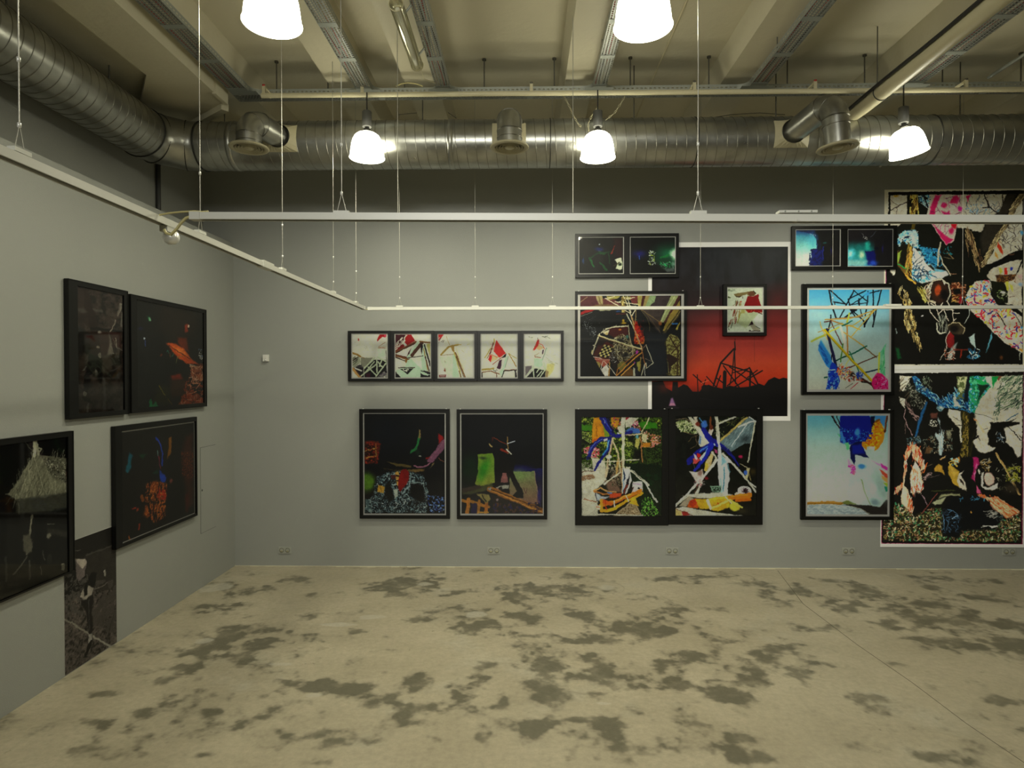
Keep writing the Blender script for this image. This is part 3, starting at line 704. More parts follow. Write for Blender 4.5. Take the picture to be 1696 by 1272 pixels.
# ------------------------------------------------------------------ flat prints: small painter, everything drawn here in code
class Pic:
    """canvas addressed in the coordinates of a quad (tl, tr, br, bl)"""
    def __init__(s, quad, W, bg=(0, 0, 0)):
        if len(quad) == 4 and not hasattr(quad[0], '__len__'):
            l, t, r, b = quad; quad = ((l, t), (r, t), (r, b), (l, b))
        q = [Vector(p) for p in quad]
        wd = ((q[1]-q[0]).length+(q[2]-q[3]).length)/2; hd = ((q[3]-q[0]).length+(q[2]-q[1]).length)/2
        s.asp = hd/wd; s.W = W; s.H = max(8, int(W*s.asp)); s.s = W/wd
        A = []; B = []
        for (x, y), (u, v) in zip(quad, ((0, 0), (s.W, 0), (s.W, s.H), (0, s.H))):
            A += [[x, y, 1, 0, 0, 0, -u*x, -u*y], [0, 0, 0, x, y, 1, -v*x, -v*y]]; B += [u, v]
        s.M = np.append(np.linalg.solve(np.array(A, float), np.array(B, float)), 1).reshape(3, 3)
        s.a = np.zeros((s.H, s.W, 3)); s.a[:] = bg; s.k = 0
    def T(s, pts):
        p = np.array([(x, y, 1) for x, y in pts], float) @ s.M.T; return p[:, :2]/p[:, 2:]
    def reg(s, P, pad):
        x0 = max(0, int(P[:, 0].min()-pad)); x1 = min(s.W, int(P[:, 0].max()+pad)+2); y0 = max(0, int(P[:, 1].min()-pad)); y1 = min(s.H, int(P[:, 1].max()+pad)+2)
        if x1 <= x0 or y1 <= y0: return None
        Y, X = np.mgrid[y0:y1, x0:x1]; return x0, x1, y0, y1, X+.5, Y+.5
    def put(s, R, m, c):
        x0, x1, y0, y1 = R[:4]; v = s.a[y0:y1, x0:x1]; m = np.clip(m, 0, 1)[..., None]
        v[:] = v*(1-m)+np.asarray(c, float)*m
    def pmask(s, P, R, soft=0):
        X, Y = R[4], R[5]; ins = np.zeros(X.shape, bool); d2 = np.full(X.shape, 1e9)
        for (ax, ay), (bx, by) in zip(P, np.roll(P, -1, 0)):
            if ay != by:
                c = ((ay > Y) != (by > Y)) & (X < (bx-ax)*(Y-ay)/(by-ay)+ax); ins ^= c
            dx, dy = bx-ax, by-ay; L = dx*dx+dy*dy+1e-9; t = np.clip(((X-ax)*dx+(Y-ay)*dy)/L, 0, 1)
            d2 = np.minimum(d2, (X-ax-t*dx)**2+(Y-ay-t*dy)**2)
        d = np.sqrt(d2)*np.where(ins, 1, -1); w = max(.7, soft*s.s)
        return np.clip(d/w+.5, 0, 1) if not soft else np.clip(d/(2*w)+.5, 0, 1)
    def P(s, c, pts, soft=0, al=1.0):
        P = s.T(pts); R = s.reg(P, 2+2*soft*s.s)
        if R: s.put(R, s.pmask(P, R, soft)*al, c)
        return s
    def L(s, c, pts, w=3, al=1.0, w2=None):
        P = s.T(pts); w *= s.s/2; w2 = w if w2 is None else w2*s.s/2; R = s.reg(P, max(w, w2)+2)
        if not R: return s
        X, Y = R[4], R[5]; m = np.zeros(X.shape); n = len(P)-1
        for i in range(n):
            ax, ay = P[i]; bx, by = P[i+1]; dx, dy = bx-ax, by-ay; q = dx*dx+dy*dy+1e-9; t = np.clip(((X-ax)*dx+(Y-ay)*dy)/q, 0, 1)
            ww = w+(w2-w)*(i+t)/n; m = np.maximum(m, np.clip(ww-np.sqrt((X-ax-t*dx)**2+(Y-ay-t*dy)**2)+.5, 0, 1))
        s.put(R, m*al, c); return s
    def E(s, c, x, y, rx, ry=None, ang=0, soft=.0, al=1.0):
        ry = ry or rx; P = s.T([(x, y)]); P2 = np.array([[P[0, 0]-max(rx, ry)*s.s*(1+soft), P[0, 1]-max(rx, ry)*s.s*(1+soft)], [P[0, 0]+max(rx, ry)*s.s*(1+soft), P[0, 1]+max(rx, ry)*s.s*(1+soft)]])
        R = s.reg(P2, 2)
        if not R: return s
        X, Y = R[4]-P[0, 0], R[5]-P[0, 1]; a = math.radians(ang); u = (X*math.cos(a)+Y*math.sin(a))/(rx*s.s); v = (-X*math.sin(a)+Y*math.cos(a))/(ry*s.s)
        r = np.sqrt(u*u+v*v); w = max(.7/(min(rx, ry)*s.s), soft); s.put(R, ((1-r)/w+.5 if not soft else np.clip((1+w-r)/(2*w), 0, 1)**1.5)*al, c); return s
    def G(s, stops, pts=None, horiz=False):
        """gradient through (position in crop coordinates, colour) stops"""
        xs = [p for p, c in stops]; P = s.T([(0, 0)])
        Y, X = np.mgrid[0:s.H, 0:s.W]; Mi = np.linalg.inv(s.M); q = np.stack([X+.5, Y+.5, np.ones(X.shape)], -1) @ Mi.T; q = q[..., :2]/q[..., 2:]
        t = q[..., 0] if horiz else q[..., 1]; col = np.stack([np.interp(t, xs, [c[i] for p, c in stops]) for i in range(3)], -1)
        if pts is None: s.a = col
        else:
            Pp = s.T(pts); R = s.reg(Pp, 2)
            if R: s.put(R, s.pmask(Pp, R), col[R[2]:R[3], R[0]:R[1]])
        return s
    def N(s, cols, pts, sc=8, th=None, seed=None, sx=1, sy=1, al=1.0, soft=0, hard=8):
        """noise texture from a list of colours inside a polygon; with th only where the noise exceeds it"""
        s.k += 1; seed = seed or s.k*13+5; P = s.T(pts); R = s.reg(P, 2)
        if not R: return s
        x0, x1, y0, y1 = R[:4]; n = fbm(s.H, s.W, sc*s.s, seed, sx, sy)[y0:y1, x0:x1]; n = np.clip((n-.5)*2.1+.5, 0, 1); m = s.pmask(P, R, soft)
        if len(cols) == 1: col = np.array(cols[0], float)*np.ones(n.shape+(1,))
        else:
            n2 = fbm(s.H, s.W, sc*s.s*.8, seed+77, sx, sy)[y0:y1, x0:x1]; n2 = np.clip((n2-.5)*2.4+.5, 0, 1)*(len(cols)-1); i = np.clip(n2.astype(int), 0, len(cols)-2); f = (n2-i)[..., None]; f = np.clip((f-.5)*2.5+.5, 0, 1)
            ca = np.array(cols, float); col = ca[i]*(1-f)+ca[i+1]*f
        if th is not None: m = m*np.clip((n-th)*hard*3+.5, 0, 1)
        s.put(R, m*al, col); return s
    def S(s, cols, pts, n=40, ln=20, w=2, a0=0, a1=360, seed=None, curve=0, al=1.0):
        """random strokes whose middles fall inside a polygon"""
        s.k += 1; rng = random.Random(seed or s.k*31+7); xs = [p[0] for p in pts]; ys = [p[1] for p in pts]; q = 0; tries = 0
        while q < n and tries < n*12:
            tries += 1; x = rng.uniform(min(xs), max(xs)); y = rng.uniform(min(ys), max(ys)); c = False
            for (ax, ay), (bx, by) in zip(pts, pts[1:]+pts[:1]):
                if (ay > y) != (by > y) and x < (bx-ax)*(y-ay)/(by-ay)+ax: c = not c
            if not c: continue
            a = math.radians(rng.uniform(a0, a1)); l = ln*rng.uniform(.5, 1.3)/2; dx, dy = math.cos(a)*l, math.sin(a)*l; k = curve*rng.uniform(-1, 1)
            s.L(rng.choice(cols), [(x-dx, y-dy), (x-dy*k, y+dx*k), (x+dx, y+dy)], w*rng.uniform(.5, 1.4), al); q += 1
        return s
    def organic(s, amt=1.0, tone=1.0):
        """photographic irregularity: edges wander a little, tones vary, slight softness"""
        h, w = s.H, s.W; k = s.s*amt; Y, X = np.mgrid[0:h, 0:w].astype(float); sd = int(h*7+w)
        for sc, am in ((60, 9.0), (20, 6.5), (8, 3.5)):
            X += (fbm(h, w, sc*s.s, sd+int(sc), oct=3)-.5)*2*am*k; Y += (fbm(h, w, sc*s.s, sd+99+int(sc), oct=3)-.5)*2*am*k
        X = np.clip(X, 0, w-1.001); Y = np.clip(Y, 0, h-1.001); xi = X.astype(int); yi = Y.astype(int); fx = (X-xi)[..., None]; fy = (Y-yi)[..., None]
        a = s.a; b = (a[yi, xi]*(1-fx)+a[yi, xi+1]*fx)*(1-fy)+(a[yi+1, xi]*(1-fx)+a[yi+1, xi+1]*fx)*fy
        n = (fbm(h, w, 40*s.s, sd+7)-.5)*.30+(fbm(h, w, 7*s.s, sd+8)-.5)*.34
        b = b*(1+tone*n[..., None]); p = np.pad(b, ((1, 1), (1, 1), (0, 0)), 'edge')
        s.a = np.clip(b*.5+(p[:-2, 1:-1]+p[2:, 1:-1]+p[1:-1, :-2]+p[1:-1, 2:])*.125, 0, 255); return s
    def material(s, name, gain, rough=.5):
        a = s.a/255.; l = np.where(a <= .04045, a/12.92, ((a+.055)/1.055)**2.4)*gain; l = np.clip(l, 0.002, .92)
        o = np.where(l <= .0031308, l*12.92, 1.055*l**(1/2.4)-.055)
        img = bpy.data.images.new(name, s.W, s.H, alpha=False); px = np.ones((s.H, s.W, 4), np.float32); px[..., :3] = o[::-1]
        img.pixels.foreach_set(px.ravel()); img.update(); img.pack()
        m, nt, b = nodemat(name); t = nt.nodes.new('ShaderNodeTexImage'); t.image = img; t.extension = 'EXTEND'
        nt.links.new(t.outputs[0], b.inputs['Base Color']); b.inputs['Roughness'].default_value = rough; b.inputs['Specular IOR Level'].default_value = .25
        return m

# ------------------------------------------------------------------ framed pictures and posters
FT = .034
class Wall:
    def __init__(s, back): s.back = back
    def uv(s, px, py, d):      # where a pixel meets the plane that stands d in front of the wall
        if s.back: p = on_y(px, py, D-d); return p.x, p.z
        p = on_x(px, py, XL+d); return p.y, p.z
    def pt(s, u, v, d): return Vector((u, D-d, v)) if s.back else Vector((XL+d, u, v))
    def rect(s, q, d):
        if len(q) == 4 and not hasattr(q[0], '__len__'): l, t, r, b = q; q = ((l, t), (r, t), (r, b), (l, b))
        U = [s.uv(x, y, d) for x, y in q]
        return ((U[0][0]+U[3][0])/2, (U[0][1]+U[1][1])/2, (U[1][0]+U[2][0])/2, (U[2][1]+U[3][1])/2)   # u0, vtop, u1, vbottom
    def box(s, mb, u0, u1, v0, v1, d0, d1): return mb.box(s.pt(u0, v0, d0), s.pt(u1, v1, d1))
    def face(s, mb, u0, u1, v0, v1, d): return mb.quad(s.pt(u0, v0, d), s.pt(u1, v0, d), s.pt(u1, v1, d), s.pt(u0, v1, d))
WB, WL = Wall(True), Wall(False)
def framed(w, label, outer, wins, group=None, clips=False, depth=FT, glass=True):
    """wins: list of (rim or None, print, Pic, gain)"""
    u0, vt, u1, vb = w.rect(outer, depth); o = w.pt((u0+u1)/2, vb, 0)
    root = thing('framed_picture', label, 'picture', o, group)
    R = [w.rect(x[0] or x[1], depth-.008) for x in wins]; R2 = [w.rect(x[1], depth-.014) for x in wins]
    ch = .003; fb = MB()
    def bar(a0, a1, b0, b1):
        w.box(fb, a0, a1, b0, b1, .006, depth)
    tmax = min(r[1] for r in R); bmin = max(r[3] for r in R)
    us = [u0]+[x for r in R for x in (r[0], r[2])]+[u1]
    for i in range(0, len(us), 2): bar(us[i], us[i+1], vb, vt)
    for r in R: bar(r[0], r[2], r[1], vt); bar(r[0], r[2], vb, r[3])
    part(fb, 'frame', M['black'], root)
    # a thin raised outer edge, as on a box frame
    eb = MB(); e = .006
    for a0, a1, b0, b1 in ((u0, u1, vt-e, vt), (u0, u1, vb, vb+e), (u0, u0+e, vb, vt), (u1-e, u1, vb, vt)): w.box(eb, a0, a1, b0, b1, depth, depth+.0025)
    part(eb, 'frame_edge', M['black'], root)
    part(w.box(MB(), u0+.005, u1-.005, vb+.005, vt-.005, .006, .009), 'backing_board', M['dark'], root)
    for (rim, pr, pic, gain), r, p in zip(wins, R, R2):
        if rim:
            part(w.box(MB(), r[0]-.002, r[2]+.002, r[3]-.002, r[1]+.002, .010, depth-.016), 'mount', M['mat'], root)
        part(w.face(MB(), p[0], p[2], p[3], p[1], depth-.0145), 'print', pic.material(pic.name, gain, .45), root)
        if glass: part(w.face(MB(), r[0]-.001, r[2]+.001, r[3]-.001, r[1]+.001, depth-.006), 'glass', M['glass'], root)
    if clips:
        for u in (u0+.035, u1-.035): part(w.box(MB(), u-.006, u+.006, vt, vt+.006, .0005, .02), 'hanging_clip', M['clip'], root)
    return root
def poster(w, label, quad, pic, gain, group=None, thick=.0016, off=0.0006):
    u0, vt, u1, vb = w.rect(quad, off+thick); vb = max(vb, .002)
    mb = MB(); w.box(mb, u0, u1, vb, vt, off, off+thick)
    root = thing('poster', label, 'poster', w.pt((u0+u1)/2, vb, 0), group)
    part(mb, 'paper', M['mat'], root)
    part(w.face(MB(), u0+.0005, u1-.0005, vb+.0005, vt-.0005, off+thick+.0004), 'print', pic.material(pic.name, gain, .5), root)
    return root
def canvas(name, quad, W, bg=(0, 0, 0)):
    p = Pic(quad, W, bg); p.name = name; return p
# ------------------------------------------------------------------ the prints, drawn in the coordinates of enlarged views
def K(x0, y0, sc):
    def f(q):
        if not hasattr(q[0], '__len__'): l, t, r, b = q; q = ((l, t), (r, t), (r, b), (l, b))
        return [((x-x0)*sc, (y-y0)*sc) for x, y in q]
    return f
def box(l, t, r, b): return [(l, t), (r, t), (r, b), (l, b)]
WH = (190, 188, 172); BK = (8, 8, 8)
PR = {}
# --- the two dark still lifes ------------------------------------------------
k = K(590, 670, 5.3); q = (603.4, 685.4, 736.6, 850.6)
p = canvas('dark still life with foil and red heart', k(q), 340, (5, 6, 10))
p.E((8, 12, 22), 250, 250, 250, 200, 0, .7, .7)
p.P((70, 24, 14), [(75, 320), (195, 320), (215, 360), (190, 470), (150, 520), (75, 520)], 6).P((25, 8, 6), [(80, 350), (160, 345), (165, 500), (80, 505)], 6)
p.L((150, 120, 60), [(78, 410), (175, 385)], 14).L((150, 110, 50), [(78, 472), (180, 450)], 13).L((110, 85, 40), [(172, 345), (178, 455)], 11).L((120, 25, 15), [(90, 330), (215, 345)], 6)
p.N([(140, 40, 20), (60, 12, 8)], [(75, 340), (215, 340), (190, 520), (75, 520)], 12, .62)
p.P((30, 100, 50), [(545, 250), (565, 290), (530, 395), (470, 435), (475, 415), (520, 370), (540, 300)], 3).P((120, 100, 60), [(550, 222), (566, 232), (560, 295), (545, 290)], 2)
p.E((10, 30, 20), 540, 420, 25, 30, 0, .5).E((140, 140, 130), 560, 451, 16, 5)
p.P((105, 65, 88), [(775, 300), (775, 385), (670, 510), (625, 505), (625, 492), (690, 400), (740, 320)], 2).L((130, 85, 105), [(660, 470), (760, 330)], 6, .6)
p.P((130, 15, 18), [(720, 255), (765, 280), (765, 300), (720, 345)], 6).P((110, 14, 18), [(612, 458), (650, 458), (635, 478), (615, 475)], 3)
p.L((135, 85, 105), [(510, 540), (545, 552), (600, 545), (650, 515)], 12).L((110, 95, 60), [(628, 580), (655, 545), (680, 515)], 10).L((120, 70, 50), [(722, 468), (770, 505)], 5)
p.P((78, 66, 34), [(265, 500), (430, 525), (475, 540), (480, 560), (360, 540)], 2).L((40, 34, 20), [(245, 560), (340, 575), (600, 580)], 12)
p.P((95, 75, 40), [(330, 580), (600, 565), (600, 585), (335, 620)], 3)
p.E((70, 105, 25), 95, 680, 75, 90, 0, .35)
foil = [(175, 640), (260, 600), (330, 580), (480, 590), (590, 620), (630, 720), (620, 950), (80, 950), (80, 860), (150, 790)]
p.P((10, 16, 22), foil, 10)
p.N([(20, 30, 36), (95, 120, 128), (170, 190, 190)], foil, 7, .60, 41); p.S([(190, 205, 205), (120, 150, 155), (60, 80, 90), (10, 14, 18)], foil, 330, 26, 4, 0, 360, 5, .4)
p.P((10, 12, 14), [(255, 700), (300, 660), (330, 830), (290, 860), (250, 800)], 8).P((6, 8, 12), [(480, 690), (600, 700), (605, 850), (540, 860), (470, 780)], 14)
p.L((130, 150, 150), [(480, 690), (590, 685), (610, 760)], 6).L((120, 140, 145), [(400, 780), (470, 720), (480, 610)], 12)
p.P((165, 175, 165), [(325, 740), (365, 745), (360, 800), (335, 825)], 2)
p.L((165, 130, 60), [(355, 600), (372, 700)], 30).L((8, 8, 8), [(340, 625), (380, 625)], 14).L((20, 12, 8), [(345, 668), (380, 668)], 12).P((70, 25, 25), [(300, 620), (350, 615), (345, 650), (310, 660)], 3)
p.P((112, 12, 14), [(385, 590), (410, 570), (445, 570), (465, 600), (462, 660), (420, 730), (380, 770), (368, 700), (370, 630)], 3)
p.P((165, 130, 50), [(190, 705), (250, 715), (240, 780), (180, 765)], 2).L((90, 60, 20), [(205, 720), (220, 760)], 5)
p.N([(130, 150, 150), (60, 80, 85)], box(80, 830, 130, 950), 20, .35); p.N([(20, 26, 90), (70, 110, 190), (140, 170, 210)], [(620, 790), (775, 810), (775, 950), (650, 950)], 12, .56)
p.P((5, 6, 12), [(600, 560), (770, 520), (770, 800), (650, 790)], 20)
PR['foil'] = p, q
q = (764.2, 686.2, 899, 850.9)
p = canvas('dark still life with tilted figure', k(q), 340, (5, 6, 12))
p.E((10, 30, 16), 1000, 560, 90, 140, 0, .6).G([(560, (14, 14, 70)), (760, (14, 8, 24))], [(1380, 560), (1635, 560), (1635, 760), (1380, 760)]).E((14, 14, 70), 1450, 560, 110, 40, 0, .5)
p.E((5, 6, 12), 1520, 480, 160, 60, 0, .5)
p.G([(440, (100, 125, 40)), (560, (90, 120, 40)), (680, (120, 130, 50))], [(1068, 440), (1200, 425), (1215, 470), (1212, 690), (1080, 720), (1040, 700), (1068, 600)])
p.E((30, 110, 20), 1120, 570, 40, 110, 20, .6, .8).E((40, 60, 30), 1110, 470, 30, 12, 0, .5)
p.G([(600, (105, 118, 78)), (850, (118, 88, 70))], [(1345, 590), (1565, 585), (1612, 865), (1580, 880), (1345, 800)])
p.E((112, 135, 80), 1430, 620, 70, 50, 0, .6, .8).L((150, 120, 110), [(1565, 590), (1608, 860)], 5).L((60, 25, 35), [(1468, 730), (1485, 780), (1498, 740)], 4)
p.P((60, 62, 36), [(930, 760), (1190, 690), (1200, 720), (1160, 750), (1000, 790), (930, 790)], 8).P((50, 38, 34), [(930, 735), (1080, 705), (1100, 730), (930, 780)], 6)
p.P((7, 7, 9), [(1225, 440), (1300, 420), (1370, 430), (1400, 500), (1380, 590), (1420, 680), (1462, 760), (1470, 820), (1355, 815), (1410, 760), (1360, 660), (1330, 600), (1270, 620), (1262, 700), (1228, 700), (1222, 560)], 2)
p.P((125, 80, 78), [(1285, 598), (1318, 598), (1335, 680), (1268, 690)], 2).P((140, 140, 130), [(1225, 730), (1280, 712), (1340, 700), (1340, 735), (1240, 750)], 2).P((15, 15, 15), [(1245, 735), (1275, 722), (1290, 750), (1262, 758)], 1).P((150, 100, 80), [(1225, 740), (1250, 735), (1248, 752)], 2)
p.L((140, 110, 60), [(1330, 285), (1332, 430)], 9).L((170, 175, 190), [(1330, 345), (1392, 322)], 9).L((120, 45, 20), [(1210, 292), (1320, 350)], 6).L((150, 130, 80), [(1168, 348), (1192, 368)], 12).L((110, 30, 15), [(1272, 398), (1330, 420)], 18).L((190, 190, 175), [(1315, 392), (1360, 430)], 12).P((60, 20, 14), [(1190, 290), (1215, 285), (1195, 330)], 3)
p.L((140, 90, 30), [(1170, 740), (1380, 830), (1630, 930)], 46).L((180, 130, 55), [(1190, 755), (1400, 850), (1630, 945)], 8).L((60, 34, 12), [(1180, 745), (1400, 830), (1630, 915)], 8).L((90, 50, 16), [(1240, 800), (1450, 880), (1630, 960)], 8)
p.P((20, 12, 10), [(1190, 800), (1300, 830), (1450, 900), (1580, 955), (1200, 955)], 4).N([(70, 40, 20), (20, 14, 60)], box(1200, 860, 1620, 955), 20, .6)
p.L((150, 100, 30), [(930, 845), (1000, 850), (1160, 900)], 26).L((160, 105, 35), [(990, 830), (975, 955)], 34).L((150, 100, 34), [(1080, 850), (1070, 955)], 26).L((150, 90, 25), [(1145, 860), (1135, 955)], 30).L((160, 120, 40), [(1070, 948), (1160, 945)], 14).P((22, 14, 60), box(1010, 870, 1060, 955), 4)
p.P((120, 110, 62), [(1050, 785), (1165, 790), (1178, 830), (1140, 868), (1100, 830)], 4).L((10, 10, 8), [(1100, 800), (1140, 850)], 10).P((130, 130, 130), [(1150, 740), (1185, 720), (1180, 755)], 3)
p.E((120, 100, 100), 1238, 838, 10, 12); p.E((30, 20, 80), 1610, 800, 20, 80, 0, .5)
PR['figure'] = p, q
# --- the joined pair ---------------------------------------------------------
k = K(952, 677, 6.594); q = (963.3, 690.8, 1096.3, 854.8)
p = canvas('garden with long blue balloons', k(q), 400, (14, 16, 8))
g = [(60, 85, 20), (110, 135, 45), (14, 24, 6)]
p.N([(6, 10, 3), (16, 26, 6), (70, 100, 20), (12, 20, 4), (150, 165, 60)], box(70, 90, 960, 640), 44, None, 3)
p.P((60, 120, 20), [(75, 170), (190, 180), (190, 240), (75, 240)], 5).P((50, 120, 15), [(690, 150), (800, 135), (900, 160), (900, 210), (740, 225)], 6).P((120, 150, 40), [(300, 170), (380, 260), (370, 310), (320, 330)], 6)
p.P((12, 14, 6), [(75, 300), (180, 320), (180, 400), (75, 380)], 14); p.S([(190, 190, 120), (120, 140, 50)], [(80, 240), (180, 280), (170, 380), (80, 300)], 50, 12, 5)
p.N([(14, 20, 6), (120, 140, 60), (170, 180, 110)], [(80, 240), (185, 260), (175, 380), (80, 330)], 12, .5)
p.N([(8, 12, 4), (20, 30, 8), (60, 84, 30), (12, 18, 5)], [(640, 220), (950, 220), (950, 640), (700, 600), (640, 480)], 16, None, 9); p.E((8, 12, 5), 690, 500, 60, 60, 0, .5).E((170, 180, 90), 585, 385, 60, 35, 0, .3, .8).E((120, 150, 50), 570, 480, 70, 38, 0, .4, .9).N([(12, 18, 6)], box(540, 340, 660, 520), 10, .62)
p.P((10, 26, 10), [(540, 590), (950, 610), (950, 1172), (740, 1172), (640, 960), (620, 760), (560, 640)], 8).N([(10, 50, 20), (10, 22, 10)], box(640, 700, 950, 1000), 30, .5, al=.6)
p.N([(20, 70, 14), (90, 160, 50), (170, 200, 110)], [(740, 960), (830, 960), (930, 1150), (860, 1172), (740, 1172), (720, 1080)], 14, .52)
p.P(WH, [(75, 640), (230, 660), (330, 590), (350, 780), (230, 880), (250, 960), (250, 1172), (75, 1172)], 6).N([(70, 85, 50), (185, 185, 160)], box(75, 590, 200, 680), 10, .45)
p.P((140, 110, 80), [(75, 735), (190, 715), (220, 745), (190, 770), (75, 790)], 2).N([(90, 50, 30), WH], box(80, 735, 190, 780), 8, .5).L((70, 30, 20), [(75, 690), (150, 680), (230, 680)], 7)
p.P((180, 165, 135), [(420, 1172), (640, 985), (745, 1172)], 3).N([(110, 90, 60)], [(430, 1172), (640, 1000), (745, 1172)], 6, .55).L(WH, [(250, 1155), (600, 1160), (745, 1165)], 14)
p.P((110, 85, 70), [(330, 790), (440, 790), (520, 910), (380, 910), (350, 860)], 12).N([(60, 40, 30), (150, 130, 110), (30, 40, 16)], [(380, 650), (520, 650), (520, 840), (400, 850)], 12, .4)
p.N([(8, 8, 5), (180, 175, 150)], box(350, 600, 460, 700), 14, .4)
# orange cloth hanging top left, pink flowers
p.P((190, 130, 20), [(205, 95), (285, 95), (330, 310), (250, 330), (180, 380), (190, 180)], 3).L((120, 70, 10), [(245, 300), (238, 190)], 7).L((225, 165, 50), [(215, 110), (205, 300)], 10, .6).P((185, 90, 20), [(180, 350), (240, 320), (270, 330), (200, 375)], 3)
p.P((190, 140, 30), [(390, 95), (490, 95), (480, 180), (440, 220), (400, 170)], 3).N([(200, 60, 40), (190, 60, 100), (40, 90, 30)], box(370, 92, 510, 220), 14, .62)
p.N([(190, 70, 110), (210, 190, 190), (170, 40, 30)], [(590, 150), (690, 130), (720, 240), (620, 260)], 14, .3).P((60, 100, 170), [(620, 200), (700, 215), (720, 265), (620, 265), (550, 240)], 5)
p.N([(180, 50, 50), (215, 190, 190), (180, 110, 40), (60, 70, 20)], [(730, 230), (940, 300), (940, 370), (860, 420), (730, 420)], 14, .38, 21)
p.P((190, 185, 150), [(735, 270), (790, 280), (790, 370), (735, 360)], 3).P((180, 120, 30), [(740, 370), (830, 370), (830, 415), (740, 415)], 4).L((160, 110, 60), [(715, 300), (740, 580)], 13).P((170, 165, 90), [(670, 310), (715, 310), (690, 440), (655, 410)], 3).E((90, 150, 160), 683, 300, 18, 22)
p.L((200, 190, 150), [(815, 95), (735, 250)], 15).L((190, 170, 140), [(535, 290), (730, 270)], 14)
p.N([(185, 50, 60), (200, 110, 120), (220, 200, 190)], [(90, 430), (200, 410), (280, 440), (260, 540), (180, 530), (100, 490)], 14, .3, 33)
p.P(WH, [(175, 530), (330, 560), (345, 700), (240, 760), (200, 660)], 8)
# blue balloons
B = (22, 26, 120)
p.L(B, [(300, 95), (350, 200), (400, 270), (440, 300), (500, 290), (620, 250)], 62, w2=30).L((12, 14, 70), [(355, 110), (420, 260)], 24).L((60, 80, 190), [(330, 130), (400, 240)], 8).L((150, 170, 220), [(310, 110), (330, 160)], 6).E((190, 190, 210), 467, 268, 14, 8, 40)
p.L(B, [(390, 330), (290, 330), (190, 420), (140, 540)], 50, w2=40).L((90, 120, 210), [(300, 330), (200, 400), (150, 480)], 7).E((14, 14, 60), 150, 540, 24, 14)
p.L((14, 20, 110), [(385, 330), (380, 420), (300, 540), (215, 672)], 60, w2=16).L((60, 150, 215), [(375, 345), (355, 430), (310, 500)], 20, .8).L((190, 225, 235), [(372, 360), (350, 430)], 6).P((220, 218, 205), [(310, 335), (355, 322), (362, 345), (318, 358)], 3)
# wooden frame
p.L(WH, [(528, 95), (530, 330)], 44).L((200, 195, 170), [(528, 330), (525, 920)], 34).L((150, 110, 70), [(514, 560), (512, 910)], 9).P(WH, [(545, 95), (700, 95), (610, 190), (560, 210)], 3).P(WH, [(470, 190), (530, 180), (520, 270), (470, 250)], 6).P((150, 30, 50), [(555, 95), (600, 95), (560, 130)], 3)
p.L((190, 175, 145), [(415, 330), (375, 520), (340, 740)], 24).L((110, 70, 45), [(425, 335), (392, 480), (360, 640)], 5).L((200, 185, 150), [(415, 340), (470, 480), (500, 700)], 20).L((180, 150, 90), [(470, 560), (455, 730)], 22).L((215, 205, 180), [(320, 820), (440, 740), (500, 700)], 18)
p.L((195, 190, 165), [(300, 580), (560, 565), (700, 552)], 13).E((205, 200, 180), 375, 525, 34, 20).L((200, 200, 180), [(385, 540), (388, 620)], 8)
p.L(WH, [(570, 640), (760, 790), (800, 830)], 24).L((205, 203, 190), [(770, 810), (895, 1020)], 20).L((200, 195, 175), [(545, 660), (600, 640)], 22).L((60, 55, 40), [(640, 690), (740, 770)], 4)
p.P((210, 210, 205), [(530, 650), (600, 660), (622, 780), (560, 930), (520, 930)], 3).P((20, 40, 70), [(525, 640), (555, 760), (545, 800), (530, 720)], 2).P((14, 14, 24), [(600, 700), (590, 790), (545, 950), (520, 945), (565, 800)], 2).P((120, 40, 30), [(580, 820), (545, 930), (530, 935), (560, 830)], 2).L((60, 120, 180), [(535, 770), (530, 900)], 6)
p.P((200, 195, 195), [(630, 790), (735, 790), (745, 900), (690, 930), (620, 930)], 4).L((150, 110, 160), [(640, 820), (720, 830)], 9, .7).P((14, 12, 12), [(690, 855), (715, 870), (705, 890), (685, 875)], 2).P((50, 20, 20), [(615, 860), (645, 850), (630, 900)], 3)
# orange balloons at the bottom
O = (205, 125, 25)
p.L((190, 150, 90), [(210, 900), (280, 860), (350, 900), (450, 910)], 16).L((170, 110, 50), [(220, 905), (310, 930), (500, 935)], 20).P((170, 180, 190), [(235, 930), (330, 960), (390, 960), (280, 1010), (240, 1000)], 6).L((90, 130, 190), [(365, 920), (400, 920)], 18).P((190, 70, 30), [(380, 930), (510, 920), (500, 960), (380, 980)], 5)
p.L(O, [(280, 1060), (440, 1010), (560, 960), (720, 900)], 44, w2=34).L((225, 165, 30), [(300, 1120), (440, 1090), (560, 1010), (740, 920)], 40, w2=22).L((200, 90, 20), [(310, 1010), (400, 1040)], 40).L((225, 160, 40), [(290, 1000), (290, 1120)], 34).L((180, 50, 20), [(335, 1000), (345, 1100)], 10).L((235, 195, 90), [(450, 1000), (620, 930)], 8).L((190, 60, 20), [(450, 1030), (640, 950)], 6).P((215, 170, 40), [(620, 980), (660, 960), (700, 1060), (600, 1030)], 4)
p.L((225, 195, 185), [(425, 1000), (440, 1070)], 14).L((225, 195, 185), [(560, 950), (590, 1010)], 14).L((150, 100, 70), [(105, 990), (230, 1020)], 11).L((30, 30, 60), [(225, 920), (240, 1010)], 7).P((235, 215, 190), [(240, 1050), (280, 1060), (270, 1110), (245, 1100)], 4).L((190, 90, 50), [(230, 1070), (270, 1075)], 6)
PR['garden'] = p, q
k = K(1105, 677, 6.594); q = (1118.8, 689.6, 1252.8, 854.2)
p = canvas('night garden with blue balloons and netting', k(q), 400, (10, 12, 7))
